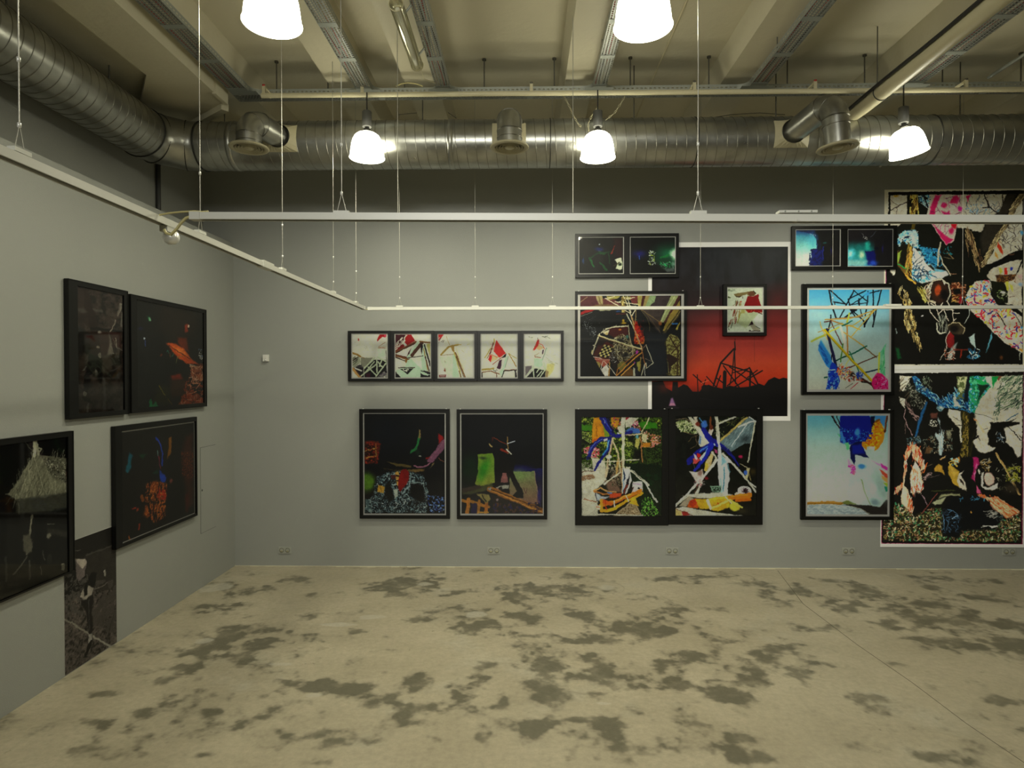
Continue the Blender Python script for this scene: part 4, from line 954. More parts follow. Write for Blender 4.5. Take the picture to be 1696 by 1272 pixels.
p.N([(6, 8, 5), (15, 19, 12)], box(90, 80, 975, 1180), 60, .5)
p.S([(200, 205, 165), (150, 160, 110), (90, 110, 60)], [(100, 150), (200, 120), (320, 200), (320, 270), (150, 250), (110, 210)], 150, 26, 9, 0, 180, 4).L((120, 105, 80), [(90, 120), (200, 105), (300, 170)], 7).L((120, 95, 70), [(180, 250), (310, 290), (320, 370)], 5).L((110, 90, 60), [(330, 290), (270, 320), (230, 360)], 5).L((110, 90, 60), [(335, 350), (310, 410), (260, 430)], 5)
p.S([(60, 80, 40), (130, 130, 70)], box(640, 90, 850, 190), 40, 30, 4, 0, 180); p.S([(140, 150, 90)], box(520, 110, 620, 330), 30, 18, 4)
p.P(WH, [(225, 85), (262, 85), (330, 180), (400, 250), (470, 370), (440, 400), (360, 420), (340, 380), (345, 280), (290, 200)], 3).P((200, 190, 175), [(285, 85), (325, 85), (330, 160), (305, 190)], 4).E((110, 40, 25), 335, 170, 28, 26, 0, .3).P((90, 120, 160), [(350, 290), (368, 300), (365, 390), (345, 380)], 3)
p.L((110, 60, 30), [(475, 90), (470, 180), (480, 250)], 22).P((200, 185, 175), [(470, 190), (510, 230), (490, 290), (445, 290)], 3).E((90, 40, 20), 480, 205, 24, 26, 0, .3)
B = (20, 24, 130)
p.E((60, 110, 190), 405, 170, 36, 46, 0, .2).L((80, 150, 210), [(350, 100), (400, 160)], 8).L(B, [(395, 220), (440, 300), (520, 375)], 46, w2=70).L(B, [(520, 370), (620, 420), (700, 500), (780, 620)], 66, w2=14).L((15, 18, 90), [(560, 410), (700, 480)], 22)
p.L(B, [(480, 390), (330, 480), (230, 570)], 50, w2=40).L((60, 120, 210), [(460, 400), (360, 465)], 16).L((24, 34, 160), [(480, 400), (410, 540), (300, 670)], 62, w2=30).L((90, 140, 220), [(440, 430), (390, 540)], 10).E(B, 245, 580, 26, 38, 30).E((170, 190, 225), 515, 393, 11, 11)
p.P((195, 70, 70), [(285, 540), (330, 530), (365, 560), (310, 600), (285, 600)], 4).E((180, 25, 25), 345, 510, 22, 22).P((200, 190, 190), [(285, 495), (310, 500), (325, 545), (310, 555)], 3).P((180, 190, 205), [(350, 540), (420, 460), (415, 500), (370, 570)], 3).L((160, 160, 170), [(280, 570), (300, 650)], 5, .6)
p.P((195, 170, 120), [(430, 560), (500, 460), (515, 480), (480, 610), (440, 700), (400, 670)], 3).P((190, 165, 60), [(420, 590), (450, 600), (440, 690), (405, 660)], 4)
# netting sail
p.P((95, 115, 120), [(875, 90), (965, 130), (905, 380), (850, 380), (700, 468), (570, 360), (700, 250)], 3).S([(170, 190, 190), (50, 66, 72), (120, 140, 145)], [(860, 110), (950, 140), (900, 370), (850, 370), (700, 460), (590, 365)], 260, 46, 4, -62, -40, 8, 0, .5).E((20, 26, 28), 860, 330, 60, 40, -30, .6, .6)
p.L((180, 160, 90), [(570, 355), (870, 95)], 22).L((190, 200, 200), [(700, 410), (870, 165)], 9).L((210, 210, 200), [(780, 200), (880, 155), (965, 135)], 18).L((190, 195, 190), [(890, 88), (965, 130)], 13).L((200, 195, 170), [(960, 150), (925, 340), (880, 585)], 17, w2=12)
# posts and cloth
p.L(WH, [(540, 85), (548, 200), (560, 370)], 36).L(WH, [(560, 160), (740, 88)], 22).P((205, 210, 215), [(550, 350), (580, 400), (600, 500), (660, 570), (690, 680), (660, 940), (575, 940), (560, 700)], 4).P((120, 160, 170), [(595, 500), (650, 580), (600, 620)], 6).L((60, 130, 150), [(628, 640), (618, 900)], 12).L((90, 130, 140), [(658, 600), (690, 690)], 14).L((120, 190, 210), [(585, 760), (600, 930)], 10, .7).P((160, 60, 110), [(505, 430), (545, 450), (548, 490), (520, 470)], 4)
p.L(WH, [(490, 470), (540, 540), (370, 790)], 20).L((215, 213, 198), [(550, 560), (400, 740), (240, 910), (95, 1060)], 25).L(WH, [(370, 810), (320, 940)], 30).L((120, 80, 60), [(335, 830), (300, 920)], 6).P((205, 195, 190), [(240, 680), (330, 690), (380, 660), (400, 730), (330, 820), (290, 760)], 5).E((140, 110, 100), 360, 700, 24, 34, 0, .4).E((120, 20, 30), 430, 760, 26, 20, 0, .4).S([(200, 190, 190), (160, 80, 90)], box(300, 780, 420, 860), 24, 26, 4)
p.L(WH, [(610, 490), (700, 580), (860, 760)], 24).L(WH, [(850, 740), (970, 910)], 19).L((205, 203, 190), [(885, 790), (970, 860)], 16).P((215, 213, 203), [(620, 505), (680, 540), (720, 590), (660, 590)], 4).E((170, 30, 80), 803, 523, 22, 20, 0, .4)
p.L((180, 170, 140), [(795, 600), (870, 640)], 7).P((190, 180, 140), [(865, 640), (905, 650), (880, 770), (855, 760)], 3).E((60, 100, 190), 855, 695, 22, 24).L((170, 150, 90), [(890, 680), (915, 780)], 7).E((70, 55, 20), 940, 690, 40, 40, 0, .6, .7)
p.P((120, 150, 130), [(470, 840), (600, 840), (590, 915), (495, 915)], 3).N([(20, 30, 20)], box(490, 855, 590, 910), 9, .5)
p.P(WH, [(165, 950), (240, 930), (600, 915), (750, 950), (600, 975), (330, 980)], 6).L((190, 190, 170), [(110, 1050), (250, 940)], 14).P((160, 150, 130), [(130, 1060), (240, 950), (300, 990), (210, 1070)], 5).E(WH, 765, 930, 32, 22)
p.E((210, 205, 205), 845, 895, 74, 56, 10).S([(30, 10, 20), (110, 90, 100)], box(815, 865, 880, 920), 26, 30, 5).E((30, 10, 16), 850, 893, 20, 18, 0, .4)
p.L((205, 120, 25), [(660, 975), (780, 960), (900, 945)], 52, w2=56).L((220, 150, 40), [(700, 955), (880, 935)], 10).L((190, 100, 15), [(760, 1000), (900, 990)], 34)
p.P((190, 85, 20), [(250, 1010), (310, 985), (420, 990), (430, 1040), (330, 1090), (220, 1075)], 4).P((200, 165, 40), [(310, 990), (430, 985), (660, 950), (690, 1010), (680, 1080), (560, 1120), (460, 1100), (360, 1095)], 5).L((215, 190, 60), [(450, 990), (660, 970)], 12).L((230, 210, 110), [(480, 1090), (660, 1010)], 26).L((170, 120, 30), [(500, 1060), (640, 1000)], 5).E((180, 90, 20), 555, 1033, 14, 12, 0, .5).E((200, 190, 60), 740, 1070, 60, 50, 10, .15).L((215, 205, 90), [(690, 1000), (820, 1080)], 34, w2=18).P((170, 50, 20), [(250, 1010), (300, 990), (325, 1030), (290, 1080), (255, 1060)], 4).L((215, 200, 190), [(440, 1000), (475, 1090)], 30).L((215, 205, 180), [(640, 960), (700, 1030)], 14)
p.P(WH, [(95, 1085), (180, 1070), (500, 1130), (860, 1172), (90, 1172)], 3).P((150, 35, 30), [(155, 1120), (220, 1130), (250, 1165), (180, 1172)], 3).P((190, 175, 110), [(92, 1095), (150, 1120), (170, 1172), (92, 1172)], 4).L((110, 60, 40), [(95, 1090), (280, 1168)], 5)
p.E((60, 50, 30), 830, 1120, 60, 30, 0, .6, .6)
PR['net'] = p, q
# --- large landscape -----------------------------------------------------------
k = K(952, 482, 8.478); q = (961.0, 489.8, 1128.3, 623.4)
p = canvas('interior with collapsed wooden sticks', k(q), 480, (12, 12, 14))
p.P((80, 38, 42), [(80, 65), (320, 65), (360, 180), (300, 230), (80, 240)], 2).L((150, 130, 90), [(80, 150), (180, 80)], 8).P((150, 138, 95), [(300, 65), (390, 65), (400, 190), (350, 200)], 3).L((90, 70, 40), [(340, 70), (365, 190)], 8).L((190, 180, 140), [(305, 75), (335, 180)], 6)
p.P((90, 45, 45), [(390, 100), (560, 120), (660, 200), (400, 200)], 3).P((150, 142, 70), [(440, 70), (640, 70), (600, 110), (470, 120)], 4).P((150, 140, 80), [(700, 70), (840, 80), (790, 120), (720, 120)], 5).P((95, 40, 40), [(780, 70), (890, 70), (880, 180), (800, 180)], 3)
p.P((110, 88, 60), [(200, 220), (340, 185), (560, 190), (700, 220), (640, 260), (200, 262)], 5).P((150, 20, 22), [(85, 290), (180, 262), (290, 262), (85, 335)], 2).L((170, 165, 150), [(85, 352), (170, 325), (240, 290)], 5).P((160, 158, 130), [(290, 255), (540, 255), (480, 278), (380, 282)], 5)
p.P((150, 140, 78), [(880, 65), (960, 65), (930, 230), (890, 220)], 3).P((60, 24, 24), [(945, 65), (990, 65), (960, 230), (925, 230)], 2).P((140, 125, 75), [(990, 65), (1050, 65), (1000, 230), (955, 230)], 3).P((130, 150, 110), [(1050, 65), (1150, 70), (1120, 160), (1060, 220), (990, 225)], 4).P((54, 44, 46), [(1150, 65), (1340, 65), (1330, 150), (1240, 300), (1190, 380), (1060, 210), (1120, 150)], 4)
p.P((60, 50, 48), [(940, 260), (1060, 215), (1260, 250), (1200, 420), (1190, 590), (1050, 420)], 8).P((150, 158, 110), [(1350, 65), (1460, 65), (1250, 440), (1190, 440)], 3).L((190, 195, 150), [(1400, 80), (1300, 240), (1210, 430)], 10).P((70, 34, 34), [(1460, 65), (1478, 65), (1478, 110), (1260, 470), (1250, 440), (1400, 170)], 2).P((150, 130, 60), [(1478, 130), (1478, 260), (1260, 560), (1230, 560), (1330, 340)], 3).P((70, 62, 30), [(1478, 250), (1478, 330), (1270, 600), (1230, 600)], 3).L((150, 130, 80), [(1478, 290), (1300, 540)], 10).E((150, 90, 50), 1200, 450, 24, 30, 0, .3)
p.L((120, 100, 60), [(930, 260), (1220, 450)], 9).L((100, 84, 50), [(980, 280), (1210, 590)], 6).L((110, 98, 60), [(930, 265), (1020, 390), (1055, 500), (1045, 620)], 6)
p.P((13, 14, 16), [(85, 360), (300, 280), (650, 270), (820, 400), (900, 520), (1180, 600), (1300, 620), (1300, 1195), (1000, 1195), (950, 900), (240, 900), (85, 1195)], 6).P((22, 26, 32), box(1000, 600, 1290, 1195), 30)
p.S([(170, 175, 180), (100, 105, 110)], [(130, 420), (200, 430), (300, 520), (290, 620), (180, 580), (110, 500)], 90, 6, 5).S([(120, 120, 125)], box(150, 340, 360, 460), 14, 5, 4).S([(120, 120, 120)], [(180, 560), (290, 600), (250, 690)], 20, 6, 4).L((70, 72, 76), [(80, 712), (370, 700)], 7, .7)  # last grey line: the rail's reflection in the glass, painted into the print
p.E((30, 60, 110), 610, 285, 40, 12, 0, .5).L((130, 40, 30), [(580, 320), (720, 318)], 6).S([(30, 50, 50), (60, 90, 60), (20, 40, 70)], box(620, 330, 870, 420), 40, 14, 5).E((170, 135, 30), 682, 415, 18, 22, 0, .4).E((180, 145, 40), 690, 450, 40, 16, 0, .4)
# the cluttered centre
p.P((60, 12, 12), [(480, 520), (740, 500), (760, 640), (690, 620), (560, 660), (480, 610)], 6).E((190, 120, 40), 635, 540, 24, 12, 0, .3)
p.P((30, 20, 16), [(340, 640), (900, 820), (930, 900), (600, 1195), (520, 1000), (300, 980), (250, 900)], 6).P((60, 20, 16), [(270, 900), (350, 770), (450, 710), (540, 770), (480, 950), (300, 930)], 6)
ctr = [(560, 640), (680, 600), (790, 700), (830, 800), (880, 850), (760, 960), (640, 1010), (560, 900), (520, 800)]
p.N([(30, 26, 20), (120, 110, 70), (185, 180, 150), (70, 60, 40)], ctr, 16, .42, 7); p.S([(205, 202, 180), (150, 140, 100), (20, 18, 14), (80, 70, 40)], ctr, 150, 30, 7, 0, 360, 2, .4); p.S([(190, 190, 185), (10, 10, 12)], box(480, 850, 610, 1000), 80, 20, 4).E((60, 110, 100), 740, 640, 20, 26, 0, .4).E((20, 16, 14), 720, 900, 50, 34, 0, .5).E((16, 14, 14), 640, 700, 60, 34, 0, .5)
for i in range(5):
    for j in range(6):
        x, y = 322+i*29+j*15, 912+i*5-j*27
        p.P((185, 175, 110) if (i+j) % 2 else (12, 10, 8), [(x, y), (x+29, y+5), (x+44, y-22), (x+15, y-27)])
p.P((60, 18, 14), [(250, 900), (345, 740), (352, 790), (318, 905)], 4).P((70, 22, 14), [(400, 745), (450, 705), (540, 770), (540, 800), (500, 770)], 4)
p.P((150, 75, 60), [(270, 925), (490, 960), (480, 1000), (420, 1080), (300, 980)], 5).L((200, 190, 180), [(265, 925), (380, 945)], 9).L((190, 150, 140), [(280, 955), (490, 968)], 8).P((200, 198, 190), [(445, 1035), (480, 1090), (470, 1195), (420, 1195), (375, 1090)], 3).P((160, 120, 60), [(480, 980), (500, 1000), (490, 1195), (470, 1195), (478, 1080)], 3).L((205, 200, 185), [(400, 980), (365, 1090), (425, 1195)], 9).L((205, 200, 185), [(410, 985), (500, 1080), (580, 1185)], 9).P((150, 135, 70), [(300, 985), (370, 1010), (350, 1080)], 4)
p.P((105, 98, 40), [(600, 1020), (680, 980), (740, 1040), (640, 1120), (600, 1080)], 6).P((140, 135, 60), [(870, 1000), (920, 980), (915, 1130), (880, 1120)], 4).P((90, 60, 24), [(680, 1140), (760, 1060), (820, 1110), (820, 1195), (650, 1195)], 6).P((170, 170, 150), [(820, 1070), (850, 1090), (850, 1195), (820, 1195)], 4).P((20, 18, 30), [(850, 1040), (880, 1060), (900, 1195), (860, 1195)], 4).L((130, 110, 50), [(930, 930), (915, 1130)], 14)
# red box and sticks
p.P((165, 28, 14), [(830, 410), (870, 430), (970, 650), (980, 700), (850, 740), (835, 700), (845, 560)], 4).N([(200, 110, 30)], box(840, 600, 975, 745), 20, .5, hard=3).N([(110, 10, 8)], box(830, 420, 970, 745), 26, .6)
W2 = (198, 192, 165)
for a in ([(430, 100), (640, 225)], [(430, 105), (560, 75)], [(570, 150), (900, 188)], [(600, 160), (690, 130)], [(680, 70), (780, 300), (830, 490)], [(740, 70), (790, 300)], [(700, 90), (740, 200)], [(720, 110), (840, 90)], [(850, 270), (800, 350)], [(650, 215), (860, 212)], [(690, 265), (780, 310), (800, 350)]): p.L(W2, a, 12)
p.P((190, 175, 110), [(660, 80), (690, 80), (700, 300), (660, 300)], 3).N([(110, 90, 40)], box(650, 80, 720, 300), 14, .5).L((190, 180, 120), [(880, 180), (905, 190), (890, 225)], 12)
p.L(W2, [(730, 320), (840, 540), (940, 790)], 14).L((170, 130, 80), [(800, 350), (850, 580), (950, 830)], 15).L((150, 130, 80), [(860, 270), (852, 420), (830, 490)], 10)
p.L((180, 165, 130), [(755, 480), (770, 640), (800, 760)], 11).L(W2, [(560, 500), (750, 492)], 20).L(W2, [(370, 590), (450, 530), (570, 498)], 16).P((200, 192, 160), [(390, 580), (490, 540), (470, 600), (440, 620)], 4).E((180, 160, 100), 450, 600, 22, 18, 0, .3)
for i in range(7): p.L(W2, [(388+i*30, 572-i*13), (408+i*30, 532-i*9)], 6)
p.L(W2, [(350, 600), (290, 740), (245, 885)], 17).L((205, 195, 150), [(330, 620), (640, 725), (940, 815)], 20).L((150, 110, 60), [(330, 634), (640, 742), (930, 828)], 5).P((190, 180, 130), [(240, 820), (265, 830), (245, 885), (230, 870)], 3).L(W2, [(262, 760), (285, 775)], 16)
p.L((190, 130, 50), [(940, 860), (800, 980), (590, 1185)], 16).L((170, 110, 40), [(900, 850), (700, 1010), (600, 1100), (580, 1185)], 9).L((200, 150, 70), [(830, 1020), (650, 1185)], 15).L((160, 100, 50), [(940, 820), (960, 920), (1000, 1060)], 12).E((150, 40, 150), 872, 860, 16, 30, 20, .4).E((140, 40, 140), 838, 1005, 10, 14, 0, .4)
p.L((150, 115, 80), [(945, 820), (1000, 755)], 9).L(W2, [(1000, 755), (1100, 1010)], 10).L(W2, [(1100, 1015), (1005, 1085)], 9).L(W2, [(985, 1020), (935, 1185)], 10).L((200, 200, 190), [(980, 1040), (985, 1190)], 8).L((150, 130, 110), [(915, 935), (960, 940)], 6).L((150, 130, 110), [(990, 945), (1080, 990)], 6).L(W2, [(1000, 1010), (1010, 1070)], 12)
# patterned strip on the right
st = [(1340, 600), (1420, 610), (1478, 700), (1478, 1185), (1320, 1185), (1300, 1000), (1280, 700)]
p.P((145, 142, 82), st, 3).S([(60, 48, 22), (80, 66, 30)], st, 110, 60, 8, 0, 360, 6, .7).P((40, 24, 18), [(1290, 890), (1320, 880), (1470, 960), (1360, 1060), (1330, 1185), (1310, 1040)], 3).L((50, 30, 20), [(1330, 640), (1450, 830), (1440, 1185)], 16).L((60, 36, 22), [(1470, 760), (1360, 880)], 16)
p.P((190, 175, 80), [(1400, 560), (1478, 430), (1478, 460), (1430, 560)], 4).L((60, 120, 190), [(1370, 462), (1440, 460)], 22).P((12, 12, 12), [(1300, 560), (1420, 540), (1478, 560), (1478, 660), (1340, 600), (1290, 640)], 8)  # blue stroke is a lamp reflection from the glass, put into the print colour
PR['sticks'] = p, q
# --- strip of five small pictures ----------------------------------------------
CW = (205, 208, 190); GR = (170, 180, 158); MN = (178, 200, 178)
k = K(574, 545, 9.217)
q = (583.8, 554.0, 641.2, 625.0)
p = canvas('white wall with red corner and broken crates', k(q), 230, CW)
p.P((160, 20, 25), [(505, 80), (610, 80), (590, 130), (545, 120), (470, 190), (465, 165)], 3).E((190, 60, 90), 590, 105, 20, 18, 0, .4).P((165, 40, 50), [(175, 140), (192, 150), (190, 185), (170, 170)], 2).L((150, 110, 90), [(490, 270), (590, 205)], 8).L((140, 90, 60), [(485, 285), (590, 290)], 10).L((120, 100, 80), [(500, 270), (600, 265)], 4)
p.S([(120, 120, 105)], box(110, 180, 380, 340), 8, 50, 2.5, -50, 10).P((190, 205, 185), [(475, 300), (600, 300), (575, 450), (475, 430)], 4)
p.P((130, 130, 115), [(215, 440), (400, 440), (300, 560), (220, 600)], 4).P((60, 56, 60), [(200, 540), (260, 590), (180, 610), (120, 590)], 6).P((150, 155, 135), [(90, 430), (200, 430), (215, 500), (110, 580), (90, 560)], 3).S([(30, 26, 26), (60, 50, 40)], box(95, 410, 200, 580), 16, 70, 7, -50, -20)
p.L((150, 115, 50), [(90, 365), (170, 390), (210, 420)], 26).L((120, 80, 30), [(150, 395), (270, 445)], 8).P((24, 20, 30), [(120, 590), (260, 590), (260, 740), (180, 740), (100, 620)], 6)
p.P((18, 16, 20), [(270, 600), (420, 470), (600, 470), (620, 700), (500, 740), (270, 740)], 6)
for a in ([(270, 600), (430, 440)], [(215, 720), (450, 540)], [(300, 650), (420, 500)], [(460, 460), (465, 660)], [(470, 430), (620, 500)], [(610, 510), (450, 720)], [(330, 580), (460, 715)], [(480, 500), (520, 560), (560, 580)], [(540, 470), (500, 570)]): p.L((180, 190, 165), a, 22)
p.L(CW, [(130, 600), (230, 640)], 22).L((180, 140, 80), [(90, 600), (200, 740)], 34).L((110, 70, 40), [(110, 590), (230, 735)], 6).N([(90, 80, 95), (150, 150, 140)], [(480, 720), (620, 600), (620, 740), (480, 740)], 20, .3).P((60, 20, 40), [(300, 680), (370, 670), (360, 740), (300, 740)], 6).L((12, 10, 10), [(600, 330), (620, 560)], 7)
V1 = p, q, (581.7, 552.0, 642.6, 627)
q = (655, 554.0, 712.6, 625.0)
p = canvas('red cloth over broken beams', k(q), 230, CW)
p.P((60, 14, 26), [(748, 85), (900, 85), (860, 200), (748, 260)], 4).P((150, 10, 16), [(910, 85), (990, 85), (1050, 180), (930, 245), (880, 210)], 2).P((120, 12, 18), [(748, 250), (880, 200), (900, 250), (800, 330), (748, 370)], 3)
p.S([(205, 200, 185)], [(748, 230), (860, 100), (920, 90), (880, 200), (760, 330)], 30, 40, 12, -60, -40); p.P(CW, [(860, 230), (890, 200), (930, 250), (890, 260)], 2)
p.L((110, 60, 30), [(748, 350), (900, 280), (1060, 200)], 34).L((30, 14, 14), [(760, 365), (1040, 220)], 10).L((90, 40, 20), [(748, 400), (940, 450)], 40).L((150, 110, 60), [(760, 410), (930, 460)], 8).L((40, 16, 14), [(750, 430), (900, 490)], 14)
p.L(MN, [(1090, 200), (940, 430)], 40).L((70, 36, 24), [(1150, 210), (1000, 400)], 50).L((120, 80, 40), [(1120, 190), (1275, 210)], 22).P((60, 20, 36), [(990, 290), (960, 380), (920, 420), (930, 370)], 2).P((30, 14, 20), [(1120, 230), (1160, 230), (1180, 400), (1150, 400)], 2)
p.P(MN, [(1170, 240), (1210, 240), (1230, 640), (1150, 640), (1140, 440)], 4).L((20, 10, 14), [(1190, 240), (1275, 560)], 20).L((150, 110, 40), [(1180, 300), (1240, 640)], 12).L((60, 24, 24), [(1200, 420), (1260, 640)], 14).P((175, 170, 100), [(1220, 230), (1275, 220), (1275, 440)], 3)
p.L((20, 14, 14), [(930, 440), (1170, 408)], 10).P((205, 208, 190), [(820, 390), (960, 320), (920, 420)], 3).P(CW, [(1040, 400), (1120, 290), (1150, 410)], 3)
p.P((130, 90, 40), [(900, 450), (930, 460), (910, 520), (890, 500)], 4).P(MN, [(930, 470), (980, 450), (1130, 600), (1130, 735), (830, 735), (748, 640), (900, 560)], 3).P(CW, [(748, 440), (890, 500), (900, 570), (790, 580), (748, 560)], 3).P(CW, [(1000, 440), (1130, 440), (1130, 590)], 3)
p.L((50, 30, 24), [(790, 590), (1040, 590)], 12).P((14, 12, 12), [(820, 610), (1020, 600), (930, 690)], 2).S([CW], box(860, 610, 980, 660), 10, 22, 12).P((16, 12, 16), [(748, 650), (830, 740), (748, 740)], 4).P((18, 14, 20), [(1130, 620), (1275, 660), (1275, 735), (1130, 735)], 4).S([MN], box(1130, 620, 1270, 700), 8, 60, 16, 0, 20)
V2 = p, q, (653.2, 552.2, 714.4, 627)
q = (726.2, 554, 783.6, 625)
k2 = K(752, 545, 9.217)
p = canvas('pale wall with leaning laths', k(q), 230, CW)
kx = (752-574)*9.217
sh = lambda pts: [(x+kx, y) for x, y in pts]
p.P((170, 20, 24), [(1400, 80), (1480, 80), (1420, 180), (1400, 190)], 3).S([(40, 14, 30), CW], box(1400, 130, 1480, 230), 12, 40, 7, -60, -40)
p.L((150, 125, 60), [(1440, 390), (1560, 270), (1700, 240)], 26).L((190, 165, 90), sh([(20, 240), (110, 235)]), 12).L((150, 120, 50), [(1520, 110), (1570, 240)], 5).L((130, 100, 70), [(1450, 400), (1650, 380)], 6).P((150, 120, 60), [(1590, 270), (1640, 260), (1650, 370), (1610, 330)], 3)
p.P(MN, [(1620, 390), (1660, 390), (1720, 735), (1620, 735)], 5).L((170, 160, 80), sh([(0, 350), (90, 640), (100, 735)]), 16).L((120, 80, 30), sh([(20, 360), (170, 735)]), 18).L((60, 24, 20), sh([(30, 420), (150, 735)]), 8).L((185, 175, 110), sh([(30, 280), (80, 480), (150, 620)]), 8, .7).L((90, 50, 40), sh([(75, 640), (110, 735)]), 10)
p.P((120, 60, 40), [(1490, 590), (1515, 600), (1510, 655), (1485, 640)], 2).P((110, 40, 50), [(1410, 700), (1520, 695), (1515, 735), (1410, 735)], 2).L(CW, [(1430, 715), (1500, 715)], 10).P((190, 200, 180), [(1420, 430), (1600, 420), (1620, 700), (1540, 690), (1440, 500)], 6, .8).L((150, 140, 110), [(1500, 485), (1508, 510)], 8).L((150, 130, 80), sh([(115, 320), (155, 355)]), 5, .6).L((180, 170, 90), sh([(200, 240), (240, 232)]), 8, .7)
V3 = p, q, (724.4, 552.2, 785.7, 627)
q = (797.6, 554, 856, 625)
p = canvas('red flag leaning on sticks', k2(q), 230, CW)
R = (190, 32, 28)
p.L((165, 150, 80), [(470, 440), (615, 210), (615, 150)], 16).L((120, 90, 50), [(500, 450), (590, 290)], 8).P((205, 185, 140), [(560, 380), (690, 420), (640, 470), (560, 500)], 3).P(R, [(645, 170), (790, 370), (690, 435), (600, 330)], 3).P(R, [(545, 390), (580, 410), (560, 505), (520, 465)], 2).L((90, 20, 34), [(600, 210), (550, 380)], 14).S([(190, 165, 150)], box(560, 210, 620, 360), 18, 24, 6).P(CW, [(600, 340), (660, 420), (570, 385)], 2).L(R, [(560, 385), (660, 432)], 7).L((150, 60, 50), [(590, 540), (740, 420)], 9)
p.P((18, 14, 20), [(770, 390), (800, 370), (790, 430), (730, 440)], 2).P((60, 18, 46), [(690, 480), (730, 460), (715, 600), (700, 615), (650, 600)], 2).L((150, 110, 40), [(835, 375), (950, 570)], 12).L((165, 150, 80), [(840, 375), (950, 450)], 10).P(MN, [(790, 430), (830, 400), (780, 580), (730, 735), (690, 660), (740, 600)], 3).L((90, 100, 90), [(830, 420), (780, 590)], 5)
p.L((160, 140, 70), [(430, 620), (600, 605)], 26).L((110, 60, 30), [(430, 660), (560, 640), (690, 690)], 12).L((30, 16, 20), [(760, 640), (950, 625)], 16).L((140, 80, 50), [(770, 625), (940, 620)], 6).L((30, 12, 16), [(425, 670), (425, 735)], 16).L((24, 14, 22), [(935, 640), (945, 735)], 22).L((90, 30, 30), [(650, 680), (650, 735)], 9).L((20, 16, 22), [(760, 650), (730, 735)], 14).S([(30, 30, 30)], box(600, 620, 680, 660), 8, 16, 5)
V4 = p, q, (795.6, 552, 857.6, 627)
q = (869.2, 554, 927.2, 625)
p = canvas('small red flag on a white tower of sticks', k2(q), 230, CW)
p.S([(60, 60, 56)], box(1140, 115, 1200, 140), 6, 16, 4, -60, 30).S([(80, 80, 76)], box(1345, 105, 1460, 138), 16, 22, 4, -30, 40)
p.P(R, [(1270, 170), (1300, 160), (1295, 215), (1275, 290), (1220, 330), (1215, 300)], 3).P((215, 175, 130), [(1300, 230), (1380, 290), (1300, 320), (1250, 300)], 4).L((190, 50, 40), [(1290, 215), (1345, 235), (1385, 310)], 8).L((60, 30, 40), [(1275, 140), (1285, 190)], 8).L((150, 100, 60), [(1205, 320), (1260, 220)], 6).P((56, 20, 50), [(1350, 330), (1375, 315), (1360, 380), (1345, 385)], 2)
p.L((150, 110, 80), [(1235, 400), (1300, 360)], 5).L((150, 80, 60), [(1230, 400), (1240, 428), (1320, 435)], 8).L((120, 130, 110), [(1240, 415), (1330, 430)], 4).L((190, 200, 185), [(1425, 290), (1345, 490)], 22).L((70, 80, 70), [(1412, 290), (1345, 480)], 5)
p.P(MN, [(1225, 450), (1350, 450), (1350, 560), (1310, 590), (1220, 560)], 4).P((110, 100, 105), [(1085, 570), (1190, 560), (1180, 640), (1090, 720)], 5).P((14, 12, 16), [(1230, 600), (1400, 620), (1390, 735), (1110, 735), (1200, 640)], 6)
for a in ([(1090, 730), (1215, 570)], [(1210, 580), (1220, 735)], [(1240, 590), (1390, 625)], [(1310, 735), (1400, 610)], [(1260, 660), (1300, 610)], [(1360, 570), (1400, 620)], [(1270, 720), (1340, 640)], [(1370, 510), (1395, 600)]): p.L((185, 195, 172), a, 18)
p.P((195, 190, 130), [(1420, 530), (1530, 525), (1520, 620), (1450, 720), (1410, 640)], 10).P((150, 130, 90), [(1400, 620), (1440, 650), (1430, 735), (1395, 735)], 8).S([(130, 130, 110)], box(1400, 380, 1600, 540), 9, 60, 3, -10, 50)
V5 = p, q, (867.3, 552, 929, 627)
# --- small picture on the red poster ---------------------------------------------
k = K(1195, 468, 13.825); q = (1205.3, 477.4, 1262.6, 549.2)
p = canvas('red cloth with paper strips', k(q), 230, (190, 198, 180))
p.S([(100, 115, 90)], box(140, 150, 280, 210), 14, 60, 14, -20, 20, al=.5).P((70, 80, 40), [(140, 310), (215, 340), (200, 355), (140, 355)], 6).P((120, 104, 62), [(275, 262), (740, 185), (785, 250), (760, 305), (640, 310), (560, 270), (440, 320), (330, 320)], 3).P((96, 60, 36), [(600, 230), (720, 190), (760, 260), (740, 310), (640, 310)], 4).P((40, 34, 20), [(735, 180), (790, 245), (770, 262), (725, 200)], 2).P((190, 198, 185), [(440, 320), (590, 262), (570, 350), (530, 420), (380, 390)], 3).S([(50, 30, 20)], box(330, 310, 500, 340), 14, 30, 10)
p.P((126, 8, 14), [(600, 310), (740, 320), (840, 262), (850, 300), (840, 350), (935, 610), (935, 680), (560, 690), (525, 520)], 3).S([(126, 10, 14), (170, 60, 40)], box(540, 610, 930, 700), 60, 40, 14, 60, 120)
p.P((178, 188, 155), [(460, 610), (540, 610), (620, 700), (750, 660), (830, 710), (720, 850), (560, 1050), (360, 920)], 6).P((170, 165, 100), [(450, 620), (540, 620), (530, 700), (440, 700)], 10).S([(120, 60, 40), (150, 120, 60)], [(240, 420), (470, 420), (380, 860), (150, 1000)], 20, 100, 15, 98, 112).P((190, 60, 40), [(430, 420), (470, 430), (440, 460)], 2)
